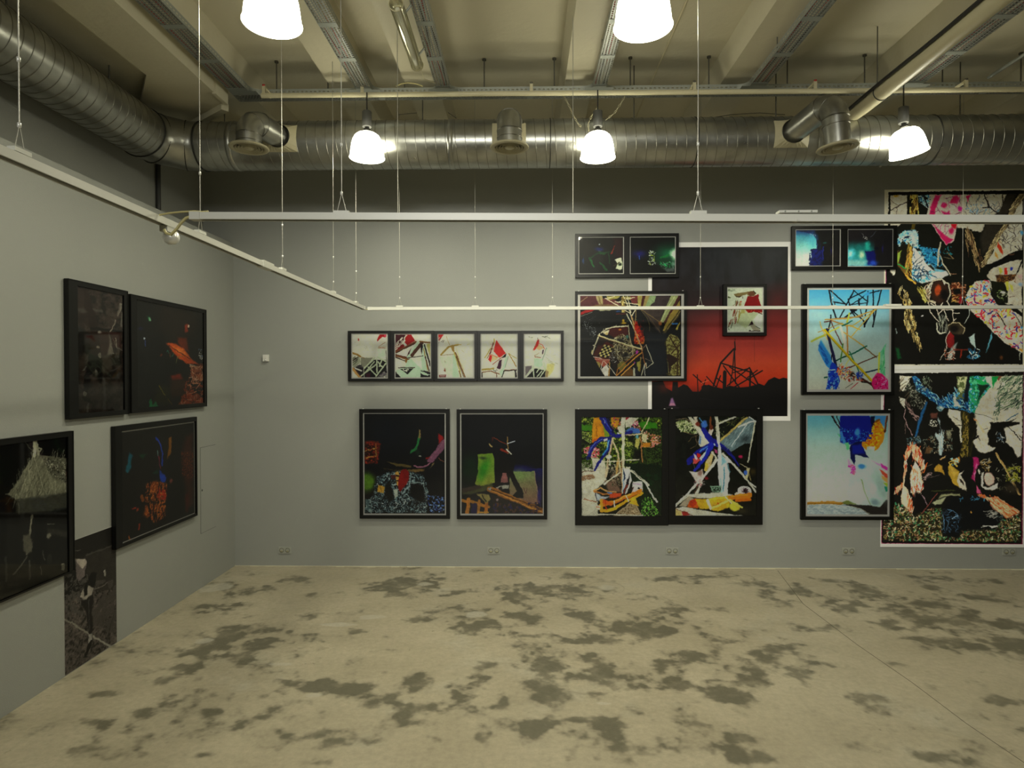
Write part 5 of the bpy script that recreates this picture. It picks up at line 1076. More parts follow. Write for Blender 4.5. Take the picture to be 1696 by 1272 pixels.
p.L((130, 60, 40), [(310, 610), (262, 770)], 20).L((150, 110, 60), [(360, 640), (290, 850)], 16).L((140, 140, 60), [(440, 690), (365, 920)], 20).L((70, 60, 40), [(330, 410), (310, 500)], 14).L((80, 60, 60), [(365, 410), (345, 530)], 18).L((100, 80, 50), [(420, 430), (400, 530)], 14).L((120, 60, 40), [(220, 850), (195, 950)], 20).L((70, 80, 60), [(255, 920), (220, 1040)], 16)
p.P((200, 208, 198), [(850, 710), (940, 745), (930, 950), (880, 1040), (790, 990), (740, 850)], 4).P((40, 16, 24), [(700, 870), (740, 960), (660, 980), (620, 990)], 6).P((150, 145, 125), [(660, 990), (760, 960), (890, 1090), (880, 1118), (740, 1100)], 5).L((30, 34, 30), [(790, 1000), (890, 1060)], 12).P((30, 16, 20), [(620, 1118), (660, 1080), (720, 1100), (890, 1108), (890, 1120)], 2).E(CW, 690, 1090, 24, 16).L((14, 14, 14), [(855, 690), (940, 725)], 16).S([(60, 70, 60)], box(130, 960, 180, 1080), 8, 26, 8)
V6 = p, q, (1204.0, 475.0, 1265.2, 550.6)
# --- red sunset poster -------------------------------------------------------------
k = K(1060, 500, 6.058); q = (1073.6, 401, 1309.8, 697)
p = canvas('red sunset poster with silhouettes', k(q), 600, (205, 205, 192))
L_, T_, R_, B_ = 119, -551, 1483, 1147
p.G([(-551, (24, 26, 30)), (-250, (22, 22, 26)), (-60, (30, 20, 24)), (60, (50, 20, 24)), (140, (84, 26, 28)), (300, (120, 34, 34)), (480, (142, 44, 34)), (620, (160, 54, 30)), (740, (160, 44, 18)), (830, (150, 36, 14)), (900, (110, 24, 10))], box(L_, T_, R_, B_))
p.P((20, 12, 14), [(L_, -551), (500, -551), (480, 100), (400, 500), (L_, 600)], 260, .75)
p.N([(50, 56, 66)], box(L_, T_, R_, -120), 170, .5, None, .7, 1.6, .35, 60, .6); p.P((110, 26, 24), [(1300, -120), (R_, -160), (R_, 300), (1200, 300)], 90, .4)
p.P((10, 9, 10), [(L_, 800), (230, 790), (260, 860), (330, 900), (400, 850), (440, 826), (480, 840), (530, 900), (600, 900), (640, 850), (690, 830), (740, 850), (830, 870), (900, 840), (1000, 860), (1100, 850), (1200, 820), (1250, 840), (1290, 785), (1350, 755), (1400, 775), (1440, 760), (R_, 770), (R_, B_), (L_, B_)], 3)
p.E((70, 20, 12), 240, 860, 60, 60, 0, .7, .6).P((10, 9, 10), box(L_, 930, R_, B_), 20)
S_ = (16, 12, 12)
for a, w in (([(952, 400), (958, 480)], 12), ([(945, 470), (812, 612)], 17), ([(950, 470), (930, 700), (905, 830)], 11), ([(950, 470), (962, 820)], 11), ([(812, 612), (740, 840)], 17), ([(820, 615), (1100, 700), (1140, 720)], 14), ([(840, 640), (1000, 860)], 13), ([(1100, 660), (880, 840)], 12), ([(1100, 660), (1210, 870)], 15), ([(930, 712), (1100, 665)], 10), ([(900, 650), (1160, 830)], 12), ([(1230, 690), (940, 860)], 13), ([(1180, 685), (1080, 760)], 11), ([(535, 728), (630, 815)], 11), ([(577, 730), (585, 920)], 9), ([(670, 748), (790, 880)], 10), ([(770, 762), (860, 830)], 12), ([(810, 740), (770, 850)], 12), ([(640, 840), (660, 780)], 10), ([(1110, 700), (1105, 860)], 18), ([(955, 370), (955, 410)], 4)): p.L(S_, a, w)
p.P(S_, [(835, 700), (850, 682), (872, 700), (868, 870), (832, 870)], 1).P(S_, [(620, 850), (640, 830), (700, 840), (700, 900), (620, 900)], 2).P(S_, [(330, 800), (380, 800), (390, 930), (320, 930)], 4)
p.L((190, 90, 60), [(618, 815), (655, 800), (690, 788)], 7).L((40, 40, 46), [(600, 970), (760, 985)], 5, .5)
p.P((140, 100, 150), [(312, 968), (330, 962), (360, 1042), (292, 1042)], 8).P((190, 130, 160), [(305, 1015), (345, 1015), (356, 1040), (296, 1040)], 4).L((50, 38, 46), [(270, 1060), (390, 1062)], 14, .6)
p.L((22, 22, 24), [(1145, -551), (1150, 600)], 3, .5)
PR['red'] = p, q
# --- blue sky frames ------------------------------------------------------------------
k = K(1326, 468, 6.694); q = (1339.6, 479.8, 1472.6, 645)
p = canvas('coloured sticks against blue sky', k(q), 400)
p.G([(75, (62, 142, 178)), (200, (88, 155, 182)), (350, (125, 165, 178)), (600, (150, 172, 172)), (900, (160, 174, 168)), (1190, (170, 172, 160))]).E((150, 178, 180), 180, 350, 120, 60, 10, .7, .6)
N_ = (14, 18, 28)
for a, w in (([(315, 80), (350, 260), (395, 400)], 17), ([(330, 85), (500, 240)], 13), ([(365, 212), (505, 238)], 14), ([(590, 90), (510, 240), (430, 400)], 14), ([(525, 185), (720, 90)], 13), ([(585, 85), (745, 215)], 11), ([(535, 245), (740, 225)], 9), ([(530, 200), (545, 250)], 14), ([(640, 200), (560, 240)], 10), ([(545, 290), (600, 370)], 14), ([(640, 200), (720, 130), (870, 90)], 12), ([(745, 100), (740, 220), (715, 370)], 13), ([(800, 85), (805, 260), (812, 420)], 14), ([(890, 85), (840, 300), (800, 490)], 15), ([(640, 215), (680, 370)], 11), ([(560, 300), (640, 370), (715, 440)], 13), ([(620, 300), (500, 380)], 12), ([(710, 470), (790, 330)], 17), ([(490, 380), (610, 300)], 9), ([(700, 430), (710, 490)], 18), ([(335, 360), (330, 420), (310, 530)], 13), ([(365, 210), (380, 240)], 10), ([(645, 180), (650, 250)], 14)): p.L(N_, a, w)
p.P(N_, [(540, 290), (610, 290), (590, 330), (570, 330)], 3).E((60, 150, 215), 730, 130, 46, 24, -20, .4, .8)
for c, a, w in (((120, 80, 44), [(330, 405), (690, 375)], 13), ((165, 130, 60), [(270, 410), (560, 395), (840, 300)], 13), ((150, 110, 60), [(340, 420), (520, 480)], 15), ((190, 150, 60), [(430, 455), (560, 480), (660, 522)], 15), ((175, 150, 70), [(840, 300), (560, 490)], 10), ((180, 150, 60), [(830, 300), (560, 600)], 10), ((80, 36, 26), [(265, 435), (340, 425)], 13), ((90, 50, 50), [(335, 430), (460, 690)], 11), ((150, 155, 60), [(120, 650), (280, 575)], 21), ((170, 170, 80), [(310, 550), (440, 490)], 18), ((160, 165, 60), [(540, 340), (515, 440)], 19), ((14, 90, 80), [(460, 480), (572, 425)], 13), ((150, 120, 60), [(195, 550), (460, 450)], 9), ((190, 150, 60), [(210, 430), (240, 520), (300, 635)], 9), ((205, 200, 170), [(445, 490), (480, 620), (510, 780)], 28), ((160, 115, 60), [(515, 480), (525, 800)], 17), ((175, 145, 70), [(480, 550), (720, 720)], 14), ((110, 80, 50), [(700, 715), (845, 830)], 13), ((12, 84, 66), [(735, 705), (555, 800)], 15), ((14, 60, 50), [(540, 800), (385, 870)], 14), ((80, 50, 40), [(860, 810), (540, 945)], 12), ((20, 40, 60), [(935, 945), (680, 1005)], 15), ((60, 110, 40), [(470, 680), (445, 880)], 13), ((30, 100, 70), [(540, 760), (650, 985)], 12), ((190, 180, 90), [(540, 850), (500, 920)], 9), ((28, 26, 60), [(290, 520), (400, 940)], 30), ((20, 16, 30), [(350, 800), (330, 940)], 13)): p.L(c, a, w)
p.P((40, 120, 190), [(225, 630), (330, 800), (350, 880), (320, 950), (285, 920), (195, 750), (200, 700)], 3).S([(24, 80, 150)], [(200, 690), (230, 690), (320, 880), (290, 900)], 30, 34, 9, 40, 60).L((90, 160, 210), [(230, 640), (335, 810)], 9)
p.P((16, 50, 160), [(350, 880), (390, 900), (440, 1090), (400, 1185), (370, 1185), (350, 1120), (330, 1185), (285, 1185), (310, 1060), (310, 980)], 3).N([(90, 160, 220), (10, 20, 110)], [(310, 960), (430, 980), (430, 1180), (290, 1185)], 18, .5).L((150, 190, 210), [(300, 970), (380, 965)], 13)
p.S([(190, 60, 20), (220, 130, 90), (205, 200, 190), (150, 30, 20), (210, 170, 70), (40, 90, 140)], [(410, 900), (560, 950), (600, 1060), (470, 1080), (410, 1000)], 110, 40, 8).E((40, 30, 30), 580, 1030, 34, 40, 0, .4).S([(190, 190, 180), (150, 50, 30), (60, 50, 40)], [(460, 1060), (640, 1020), (700, 1090), (560, 1110)], 50, 34, 8)
p.E((30, 60, 150), 655, 1030, 44, 42, 0, .2).S([(190, 160, 60), (20, 40, 110), (150, 170, 200)], box(610, 990, 700, 1070), 22, 26, 7).P((170, 170, 160), [(470, 1180), (560, 1090), (650, 1110), (780, 1150), (800, 1185), (470, 1185)], 5).L((150, 50, 60), [(560, 1180), (640, 1110)], 8).L((80, 90, 70), [(500, 1170), (580, 1120)], 7).L((60, 26, 20), [(690, 1070), (800, 1140), (820, 1180)], 22).L((20, 14, 12), [(680, 1100), (810, 1120)], 14)
p.P((80, 165, 120), [(950, 670), (930, 780), (940, 1040), (890, 1000), (870, 900), (880, 780)], 4).S([(130, 190, 150), (60, 150, 90)], [(945, 690), (925, 780), (935, 1020), (885, 900)], 20, 60, 8, 80, 110).P((150, 175, 165), [(850, 780), (900, 770), (900, 900), (850, 960)], 8, .6).L((190, 185, 60), [(875, 780), (865, 1000)], 17)
p.L((175, 155, 20), [(265, 525), (550, 840), (800, 1095)], 26).L((120, 100, 14), [(290, 565), (560, 862), (790, 1100)], 6)
p.P((190, 20, 100), [(850, 1000), (900, 1010), (970, 1080), (978, 1185), (815, 1185), (790, 1120), (800, 1070)], 4).N([(215, 80, 140), (120, 10, 60)], [(830, 1010), (970, 1080), (975, 1180), (815, 1180)], 22, .55).S([(225, 150, 190)], box(850, 1040, 960, 1160), 8, 36, 6)
p.L((30, 80, 60), [(270, 1055), (295, 1050)], 18)
PR['sky'] = p, q
k = K(1310, 670, 6.361); q = (1337.2, 688.4, 1470.3, 852)
p = canvas('balloons over a pale shore', k(q), 400)
p.G([(115, (78, 140, 152)), (250, (110, 150, 152)), (450, (140, 158, 152)), (800, (158, 165, 158)), (1020, (160, 165, 155))]).E((86, 142, 155), 250, 150, 140, 80, 0, .7, .7)
p.P((140, 150, 150), box(170, 1050, 1020, 1160)).N([(120, 132, 138), (155, 165, 165)], box(170, 1050, 850, 1160), 10, .3, None, 3, 1).P((150, 110, 40), [(172, 1028), (300, 1026), (330, 1016), (350, 1026), (430, 1018), (600, 1028), (600, 1050), (172, 1055)], 2).L((110, 76, 20), [(172, 1044), (560, 1042)], 6)
p.P((90, 100, 50), [(540, 1030), (600, 1012), (680, 1030), (700, 1060), (560, 1050)], 4).P((30, 26, 26), [(560, 1050), (700, 1058), (850, 1060), (1020, 1000), (1020, 1160), (830, 1160), (740, 1100)], 4).L((130, 130, 110), [(640, 1070), (760, 1110), (830, 1150)], 6)
N2 = (12, 20, 110)
p.L((16, 14, 18), [(425, 120), (520, 260)], 14).L((60, 24, 24), [(440, 120), (525, 275)], 5).L((20, 20, 24), [(480, 120), (525, 230)], 12).P((50, 110, 160), [(870, 118), (1000, 118), (1000, 240), (930, 200)], 4)
p.P(N2, [(520, 118), (820, 118), (860, 170), (850, 260), (860, 390), (745, 395), (690, 400), (620, 420), (560, 410), (520, 400), (515, 250)], 5).N([(40, 110, 180), (10, 16, 90), (24, 60, 160)], [(520, 240), (640, 260), (740, 240), (830, 300), (850, 380), (640, 410), (525, 410)], 26, .48).L((60, 130, 200), [(530, 300), (560, 400)], 30, .7).E((50, 120, 190), 700, 290, 26, 40, 20, .4)
p.P((8, 12, 40), [(840, 130), (880, 118), (885, 230), (850, 260)], 4).P((10, 14, 60), [(690, 390), (745, 390), (760, 460), (820, 565), (740, 540), (680, 530), (672, 640), (630, 560), (615, 460), (630, 420)], 3).P((14, 24, 120), [(640, 430), (740, 420), (780, 510), (700, 520), (650, 520)], 10)
p.P((80, 160, 110), [(565, 405), (605, 400), (612, 470), (590, 480)], 4).P((70, 150, 110), [(485, 305), (520, 320), (520, 355)], 3)
p.P((190, 110, 20), [(880, 190), (930, 145), (945, 190), (990, 290), (970, 390), (920, 460), (880, 490), (890, 450), (800, 440), (800, 480), (750, 440), (750, 395), (860, 390), (860, 280)], 3).N([(205, 150, 20), (150, 70, 14)], [(870, 200), (940, 170), (985, 300), (900, 460), (760, 450)], 24, .45).P((100, 60, 10), [(880, 180), (930, 145), (940, 165), (900, 200)], 3).P((160, 165, 160), [(830, 440), (885, 440), (880, 475), (820, 470)], 3)
p.L((70, 34, 24), [(1012, 120), (985, 290)], 22).L((130, 90, 50), [(1000, 120), (985, 260)], 6)
p.P((152, 170, 160), [(680, 535), (740, 545), (830, 570), (900, 620), (980, 760), (1010, 900), (1000, 1010), (940, 1080), (860, 1070), (840, 1050), (720, 1060), (630, 1020), (600, 930), (620, 800), (680, 640)], 6)
p.E((165, 182, 172), 700, 940, 90, 110, 0, .3, .8).E((120, 140, 138), 950, 860, 60, 170, -20, .5, .7).L((110, 120, 80), [(745, 790), (780, 930), (840, 1050)], 9, .8).E((170, 185, 175), 730, 900, 50, 40, 0, .3, .5).E((90, 110, 120), 890, 1030, 50, 36, 20, .5, .8).E((175, 185, 180), 870, 880, 40, 60, 0, .4, .6)
p.E((50, 110, 165), 748, 650, 42, 24, 0, .4).P((205, 120, 160), [(600, 570), (640, 620), (680, 660), (688, 720), (650, 740), (630, 690), (605, 630)], 6, .8).S([(200, 40, 140), (215, 90, 110)], [(610, 590), (680, 660), (680, 730), (640, 730)], 16, 26, 12)
p.P((205, 120, 170), [(845, 585), (1010, 660), (1010, 690), (920, 640)], 4).P((180, 40, 130), [(940, 620), (1018, 665), (1010, 695), (960, 665)], 3).P((190, 60, 40), [(930, 680), (1018, 735), (1018, 790), (960, 730)], 3).P((200, 130, 70), [(950, 745), (1018, 780), (1018, 830), (970, 790)], 4).P((130, 150, 40), [(975, 820), (1018, 830), (1018, 880)], 3).P((20, 110, 90), [(985, 860), (1018, 870), (1018, 920), (1000, 920)], 3)
PR['shore'] = p, q
# --- double frames --------------------------------------------------------------------
k = K(940, 370, 4.463); q = (959.2, 393.4, 1032, 452.6)
p = canvas('green night shapes', k(q), 200, (9, 9, 10)); p.E((30, 26, 24), 150, 180, 90, 100, 0, .8, .7).P((34, 14, 18), [(340, 110), (405, 110), (405, 260), (350, 250)], 14)
p.P((90, 100, 40), [(225, 180), (245, 185), (240, 208), (225, 205)], 2).P((14, 60, 24), [(225, 205), (290, 215), (270, 232), (230, 228)], 3).L((14, 80, 34), [(165, 255), (180, 300), (195, 320)], 12).L((14, 60, 28), [(240, 295), (290, 345)], 16).L((20, 50, 30), [(300, 210), (315, 300)], 7).L((12, 50, 26), [(160, 260), (225, 220)], 8).L((14, 50, 26), [(270, 215), (330, 205)], 8).L((120, 34, 24), [(320, 225), (350, 165)], 7).E((20, 26, 80), 235, 190, 34, 16, 0, .6).E((30, 50, 90), 118, 275, 8, 24, 0, .5).E((150, 160, 170), 238, 152, 5, 4)
p.P((190, 200, 170), [(350, 270), (395, 255), (405, 280), (408, 335), (390, 345), (355, 330), (365, 290)], 3).L((60, 50, 30), [(335, 310), (385, 285)], 6).L((200, 205, 180), [(350, 270), (390, 258)], 7).E((20, 30, 20), 385, 300, 14, 10, 0, .4)
a1 = p, q
q = (1044.4, 393, 1118, 452.4)
p = canvas('green glow at night', k(q), 200, (8, 9, 10)); p.E((20, 110, 70), 760, 230, 110, 70, 0, .8, .8).E((190, 230, 190), 785, 230, 28, 40, 0, .5).E((150, 190, 170), 775, 300, 22, 20, 0, .5).L((20, 110, 50), [(690, 250), (750, 235)], 12).P((14, 50, 30), [(660, 260), (760, 250), (790, 330), (680, 330)], 18).E((20, 20, 90), 530, 225, 50, 28, 0, .8).L((40, 70, 150), [(530, 240), (535, 262)], 8).S([(150, 170, 60), (190, 200, 190), (60, 70, 50)], box(600, 205, 645, 310), 40, 14, 5).S([(100, 130, 120), (40, 160, 90)], box(680, 280, 790, 330), 26, 14, 4).P((90, 100, 98), [(700, 335), (790, 330), (790, 362), (740, 360)], 8, .7).E((10, 12, 12), 640, 330, 60, 16, 0, .5)
a2 = p, q
PR['double'] = [a1+((958, 392, 1033.4, 454),), a2+((1043, 391.6, 1119.3, 453.8),)]
k = K(1300, 360, 4.104); q = (1318.4, 380.8, 1391, 440)
p = canvas('cyan floodlight', k(q), 200, (13, 13, 16)); p.P((20, 40, 90), [(72, 84), (200, 90), (240, 200), (250, 330), (72, 330)], 16).G([(90, (18, 50, 110)), (130, (60, 140, 160)), (200, (120, 180, 175)), (260, (170, 195, 180)), (330, (180, 195, 175))], [(72, 92), (130, 96), (190, 118), (216, 150), (216, 212), (180, 215), (182, 260), (170, 330), (72, 330)]).E((70, 160, 180), 190, 170, 30, 50, 0, .7, .6).P((12, 22, 90), [(182, 215), (262, 215), (262, 290), (200, 330), (172, 330), (184, 270)], 6).P((12, 14, 30), box(222, 150, 236, 215), 3).L((14, 14, 22), [(180, 214), (260, 214)], 4).L((30, 40, 140), [(262, 200), (258, 280)], 4).E((20, 70, 70), 270, 175, 14, 6, 0, .5).E((24, 22, 90), 312, 235, 6, 24, 0, .6).S([(140, 150, 170)], box(170, 110, 205, 130), 5, 8, 3).N([(12, 14, 60)], [(170, 215), (260, 215), (250, 330), (160, 330)], 14, .6).E((24, 20, 20), 330, 280, 50, 60, 0, .7, .6)
b1 = p, q
q = (1404.6, 380.4, 1478.4, 440.6)
p = canvas('cyan lit stage', k(q), 200, (22, 20, 22)); p.G([(85, (22, 20, 22)), (150, (22, 22, 26)), (200, (20, 90, 90)), (260, (30, 120, 120)), (330, (60, 130, 160))], [(425, 84), (620, 84), (600, 330), (425, 330)]).P((18, 17, 20), [(570, 84), (735, 84), (735, 332), (630, 332), (600, 200)], 20).P((22, 20, 24), [(425, 84), (600, 84), (560, 160), (425, 160)], 22).E((90, 180, 205), 447, 245, 26, 34, 0, .5).E((170, 220, 230), 447, 250, 12, 16, 0, .6).E((160, 180, 150), 522, 255, 20, 26, 0, .6).E((30, 140, 130), 560, 190, 18, 30, 0, .5).P((12, 16, 80), [(548, 228), (610, 226), (620, 330), (560, 320)], 6).E((30, 60, 150), 600, 310, 30, 20, 0, .6).L((14, 14, 30), [(545, 235), (625, 225)], 4).P((130, 170, 160), [(425, 290), (560, 290), (540, 330), (425, 330)], 10, .7).S([(140, 140, 140)], box(525, 110, 555, 160), 7, 14, 3).L((100, 110, 130), [(580, 135), (625, 95)], 3, .6).E((24, 20, 80), 665, 215, 6, 24, 0, .6).E((8, 8, 20), 625, 210, 14, 12)
b2 = p, q
PR['double2'] = [b1+((1317, 379.4, 1392.8, 441.2),), b2+((1403.4, 379.2, 1479.6, 441.8),)]
# --- upper tree poster -------------------------------------------------------------
k = K(1460, 310, 7.186); q = (1464.2, 313.2, 1701, 616.6)
p = canvas('tree poster with painted cloth and branches', k(q), 640, (150, 146, 132))
SK = (150, 146, 132); BK = (9, 9, 8); D2 = 1042
p.L((110, 20, 80), [(50, 940), (50, 2110)], 5).P(BK, [(75, 55), (1700, 40), (1700, 2108), (52, 2108), (52, 930), (75, 400)], 1)
p.P(SK, [(98, 88), (1672, 88), (1672, 1400), (98, 1400)], 1)
# dark mass of the tree
p.P((12, 13, 10), [(300, 88), (560, 88), (540, 330), (600, 430), (720, 620), (900, 470), (1060, 500), (1190, 540), (1240, 400), (1400, 290), (1480, 88), (1640, 88), (1500, 420), (1350, 720), (1230, 940), (1400, 870), (1540, 780), (1700, 740), (1700, 860), (1450, 900), (1300, 980), (1250, 1050), (1300, 1100), (1240, 1900), (1000, 2060), (80, 2080), (80, 1260), (180, 950), (170, 480), (240, 420), (300, 330)], 3)
p.P(BK, [(80, 980), (360, 1300), (1000, 1300), (1250, 1100), (1672, 1900), (1672, 2090), (80, 2090)], 6)
# left branches and bark
p.L((70, 52, 22), [(390, 90), (390, 230), (360, 330)], 60).S([(150, 120, 50), (190, 160, 80), (30, 22, 10)], box(340, 90, 430, 330), 40, 50, 10, 70, 110).L((60, 50, 16), [(380, 420), (370, 500)], 40)
p.L((30, 24, 20), [(100, 270), (210, 215), (320, 165)], 9).L((60, 50, 36), [(110, 150), (150, 195), (200, 215)], 5).L((60, 50, 40), [(178, 220), (175, 330)], 5).E((140, 110, 30), 170, 100, 34, 12, 0, .5)
blue = [(24, 80, 130), (90, 150, 180), (150, 160, 155), (10, 30, 50)]
p.N(blue, [(430, 95), (600, 95), (560, 250), (520, 230), (440, 180)], 26, .36).L((10, 14, 20), [(500, 95), (550, 230)], 18)
# pink cloth
PK = (170, 20, 70)
p.P((150, 142, 132), [(620, 90), (960, 90), (955, 320), (900, 440), (860, 640), (775, 690), (700, 600), (590, 430), (535, 330), (560, 220)], 3)
p.P(PK, [(640, 95), (700, 95), (680, 160), (650, 230), (620, 330), (570, 320), (580, 230)], 8).P(PK, [(850, 110), (890, 95), (920, 130), (900, 190), (860, 200), (800, 190)], 8).E(PK, 740, 215, 36, 36, 0, .3).P(PK, [(700, 280), (760, 300), (800, 280), (820, 330), (740, 330)], 8).E((150, 20, 100), 930, 255, 30, 34, 0, .4).P(PK, [(600, 425), (740, 560), (800, 600), (860, 620), (780, 685), (700, 590), (650, 500)], 8).P((170, 16, 30), [(820, 425), (900, 425), (880, 500), (830, 480)], 8).E(PK, 830, 520, 30, 40, 20, .4).P(PK, [(1000, 110), (1060, 90), (1030, 150), (1025, 190)], 6)
p.S([(70, 10, 50), (150, 40, 100)], [(620, 100), (940, 100), (900, 440), (800, 660), (620, 430)], 34, 90, 5, 0, 360, 3, .3)
# sky twigs in the middle and right
p.S([(26, 24, 30), (60, 56, 60), (40, 90, 120)], box(970, 95, 1400, 330), 46, 70, 4, 20, 160, 8, .3).S([(30, 26, 26)], box(1430, 430, 1690, 760), 40, 90, 5, 20, 160, 9, .3).S([(60, 110, 150)], box(1000, 200, 1240, 320), 30, 14, 6)
p.L((24, 22, 22), [(1215, 95), (1250, 170), (1270, 230), (1370, 310)], 14).L((24, 22, 22), [(1200, 250), (1270, 240)], 12).L((28, 24, 20), [(1430, 95), (1440, 190)], 12)
p.P(SK, [(1050, 430), (1230, 430), (1195, 530), (1080, 520)], 4).P(SK, [(900, 430), (975, 430), (975, 495), (900, 480)], 5)
p.P((38, 34, 28), [(1480, 92), (1600, 92), (1500, 330), (1320, 700), (1200, 800), (1180, 600), (1240, 420), (1380, 310)], 20, .8)
p.L((112, 100, 74), [(1672, 100), (1560, 250), (1500, 430), (1350, 640), (1200, 940)], 70, w2=40); p.S([(160, 145, 105), (50, 42, 30), (120, 106, 74)], [(1640, 92), (1690, 92), (1600, 260), (1520, 430), (1370, 680), (1230, 940), (1180, 930), (1300, 680), (1460, 430), (1540, 220)], 150, 60, 9, 110, 140, 12)
p.S([(110, 90, 60), (150, 130, 90), (70, 50, 34)], [(980, 500), (1080, 560), (1220, 880), (1160, 980), (1040, 820)], 46, 110, 9, 60, 85, 13)
p.P((175, 150, 120), [(1340, 780), (1420, 620), (1450, 760), (1400, 850), (1340, 850)], 5, .6).P((180, 40, 20), [(1385, 650), (1440, 740), (1440, 810), (1400, 760), (1375, 700)], 4).P((190, 110, 50), [(1345, 760), (1380, 800), (1385, 850), (1350, 820)], 4)
p.P(BK, [(1230, 930), (1420, 860), (1560, 780), (1700, 740), (1700, 850), (1480, 900), (1300, 980)], 4).L((60, 40, 30), [(1520, 800), (1570, 800)], 18).E((60, 120, 160), 1665, 545, 20, 26, 0, .5)
p.L(BK, [(1670, 890), (1600, 1050)], 16).E((30, 40, 130), 1545, 975, 17, 22, 0, .2).P((170, 30, 24), [(1460, 960), (1490, 960), (1495, 1040), (1460, 1040)], 4).P((150, 150, 60), [(1395, 960), (1420, 960), (1440, 1010), (1410, 1040)], 6)
p.P((150, 140, 128), [(1580, 1060), (1690, 960), (1690, 1180), (1620, 1170), (1560, 1120)], 14).P((180, 120, 130), [(1620, 1060), (1672, 1050), (1672, 1090)], 14, .7).E((80, 120, 160), 1650, 1160, 30, 20, 0, .6, .7)
p.P((40, 24, 16), [(1360, 1050), (1600, 1042), (1590, 1090), (1480, 1140), (1380, 1160)], 5).N([(90, 60, 30)], box(1370, 1040, 1600, 1140), 14, .62)
p.P(SK, [(1470, 1150), (1560, 1110), (1640, 1170), (1672, 1260), (1672, 1500), (1560, 1390), (1500, 1350), (1500, 1240)], 4).P((150, 150, 50), [(1470, 1130), (1510, 1120), (1520, 1230), (1490, 1240)], 8).P((160, 160, 60), [(1520, 1140), (1570, 1180), (1570, 1240), (1540, 1210)], 8).L((60, 40, 30), [(1520, 1310), (1590, 1300)], 5)
p.P((14, 16, 10), [(1300, 1110), (1460, 1140), (1500, 1240), (1510, 1370), (1400, 1400), (1330, 1290)], 4).S([(90, 110, 60), (150, 155, 130)], box(1380, 1230, 1500, 1350), 16, 30, 7).E((170, 175, 165), 1450, 1255, 34, 14, 10, .3)
# light blue plastic at the left
p.P((60, 120, 150), [(200, 560), (300, 510), (400, 500), (440, 560), (440, 680), (380, 700), (280, 620)], 6).N(blue, [(180, 560), (300, 500), (440, 520), (440, 700), (560, 860), (640, 960), (500, 900), (330, 700), (190, 700)], 40, .3).P((150, 165, 168), [(320, 540), (400, 505), (430, 560), (420, 680), (370, 690)], 12, .8)
p.P((24, 90, 130), [(440, 700), (640, 740), (700, 860), (640, 960), (520, 850)], 14).N([(14, 60, 100), (40, 120, 160), (8, 16, 24)], [(430, 680), (700, 740), (740, 960), (560, 900)], 34, .4)
p.P((155, 165, 165), [(370, 700), (460, 800), (560, 940), (640, 1000), (760, 990), (800, 1040), (700, 1100), (480, 1140), (380, 1100), (350, 1040), (360, 860)], 6).N([(60, 130, 170), (150, 160, 165)], [(370, 960), (640, 1000), (620, 1090), (480, 1140), (360, 1090)], 30, .45).E((150, 158, 158), 490, 1005, 80, 50, 0, .3)
p.S([(14, 20, 30), (20, 50, 80)], [(360, 740), (560, 900), (620, 1080), (420, 1130), (350, 1000)], 34, 110, 8, 0, 360, 4, .4)
p.P((80, 60, 26), [(180, 760), (330, 660), (370, 760), (350, 1040), (300, 1060), (180, 920)], 8).S([(150, 110, 40), (180, 130, 60), (24, 18, 8), (110, 110, 50)], [(290, 690), (370, 700), (360, 1040), (290, 1030), (280, 860)], 90, 50, 10, 60, 120, 6).P((12, 12, 8), [(230, 660), (310, 680), (300, 850), (270, 960), (220, 900), (200, 760)], 8).P((110, 130, 50), [(180, 790), (240, 740), (210, 880), (180, 910)], 6).L((20, 120, 60), [(190, 910), (290, 960)], 12).P((190, 130, 50), [(260, 1005), (330, 1070), (420, 1140), (400, 1150), (300, 1080)], 4)
p.L((140, 136, 120), [(705, 660), (680, 780), (670, 930)], 20).L((140, 136, 120), [(695, 790), (730, 900), (820, 1045)], 14).L((110, 90, 60), [(780, 770), (860, 850)], 7).L((90, 80, 60), [(740, 830), (860, 850)], 6).S([(24, 80, 90)], box(740, 700, 850, 800), 14, 16, 10).P((80, 130, 150), [(620, 960), (760, 990), (720, 1010), (640, 1000)], 4).L((110, 80, 60), [(820, 1030), (890, 1030)], 9)
# hoops, balls and strings (second half of the sheet)
y = D2
p.E((36, 22, 16), 690, y+200, 110, 150, 0, .2).L((150, 146, 130), [(560, y+130), (620, y+70), (720, y+50), (800, y+110), (825, y+220), (780, y+320)], 17).L((150, 140, 120), [(560, y+130), (530, y+230), (570, y+310), (640, y+330)], 26).S([(165, 160, 145), (110, 90, 70)], [(500, y+150), (600, y+90), (560, y+320), (640, y+350), (520, y+300)], 40, 80, 8, 60, 140, 15)
p.E((130, 50, 22), 670, y+180, 38, 66, 8, .25).P((150, 150, 140), [(720, y+60), (770, y+90), (750, y+120)], 3).E((10, 8, 8), 750, y+240, 50, 70, 0, .4)
p.S([(160, 155, 80), (110, 100, 40), (30, 26, 12)], [(430, y+180), (500, y+140), (560, y+330), (480, y+280)], 50, 90, 6, 40, 80, 16)
for a in ([(560, y+330), (580, y+440), (690, y+560)], [(640, y+330), (690, y+480)], [(780, y+320), (850, y+420), (860, y+560)], [(590, y+340), (700, y+400), (860, y+420)], [(690, y+470), (740, y+400), (800, y+550)], [(730, y+330), (680, y+400)], [(860, y+460), (930, y+450)], [(860, y+550), (890, y+520)]): p.L((160, 150, 138), a, 11)
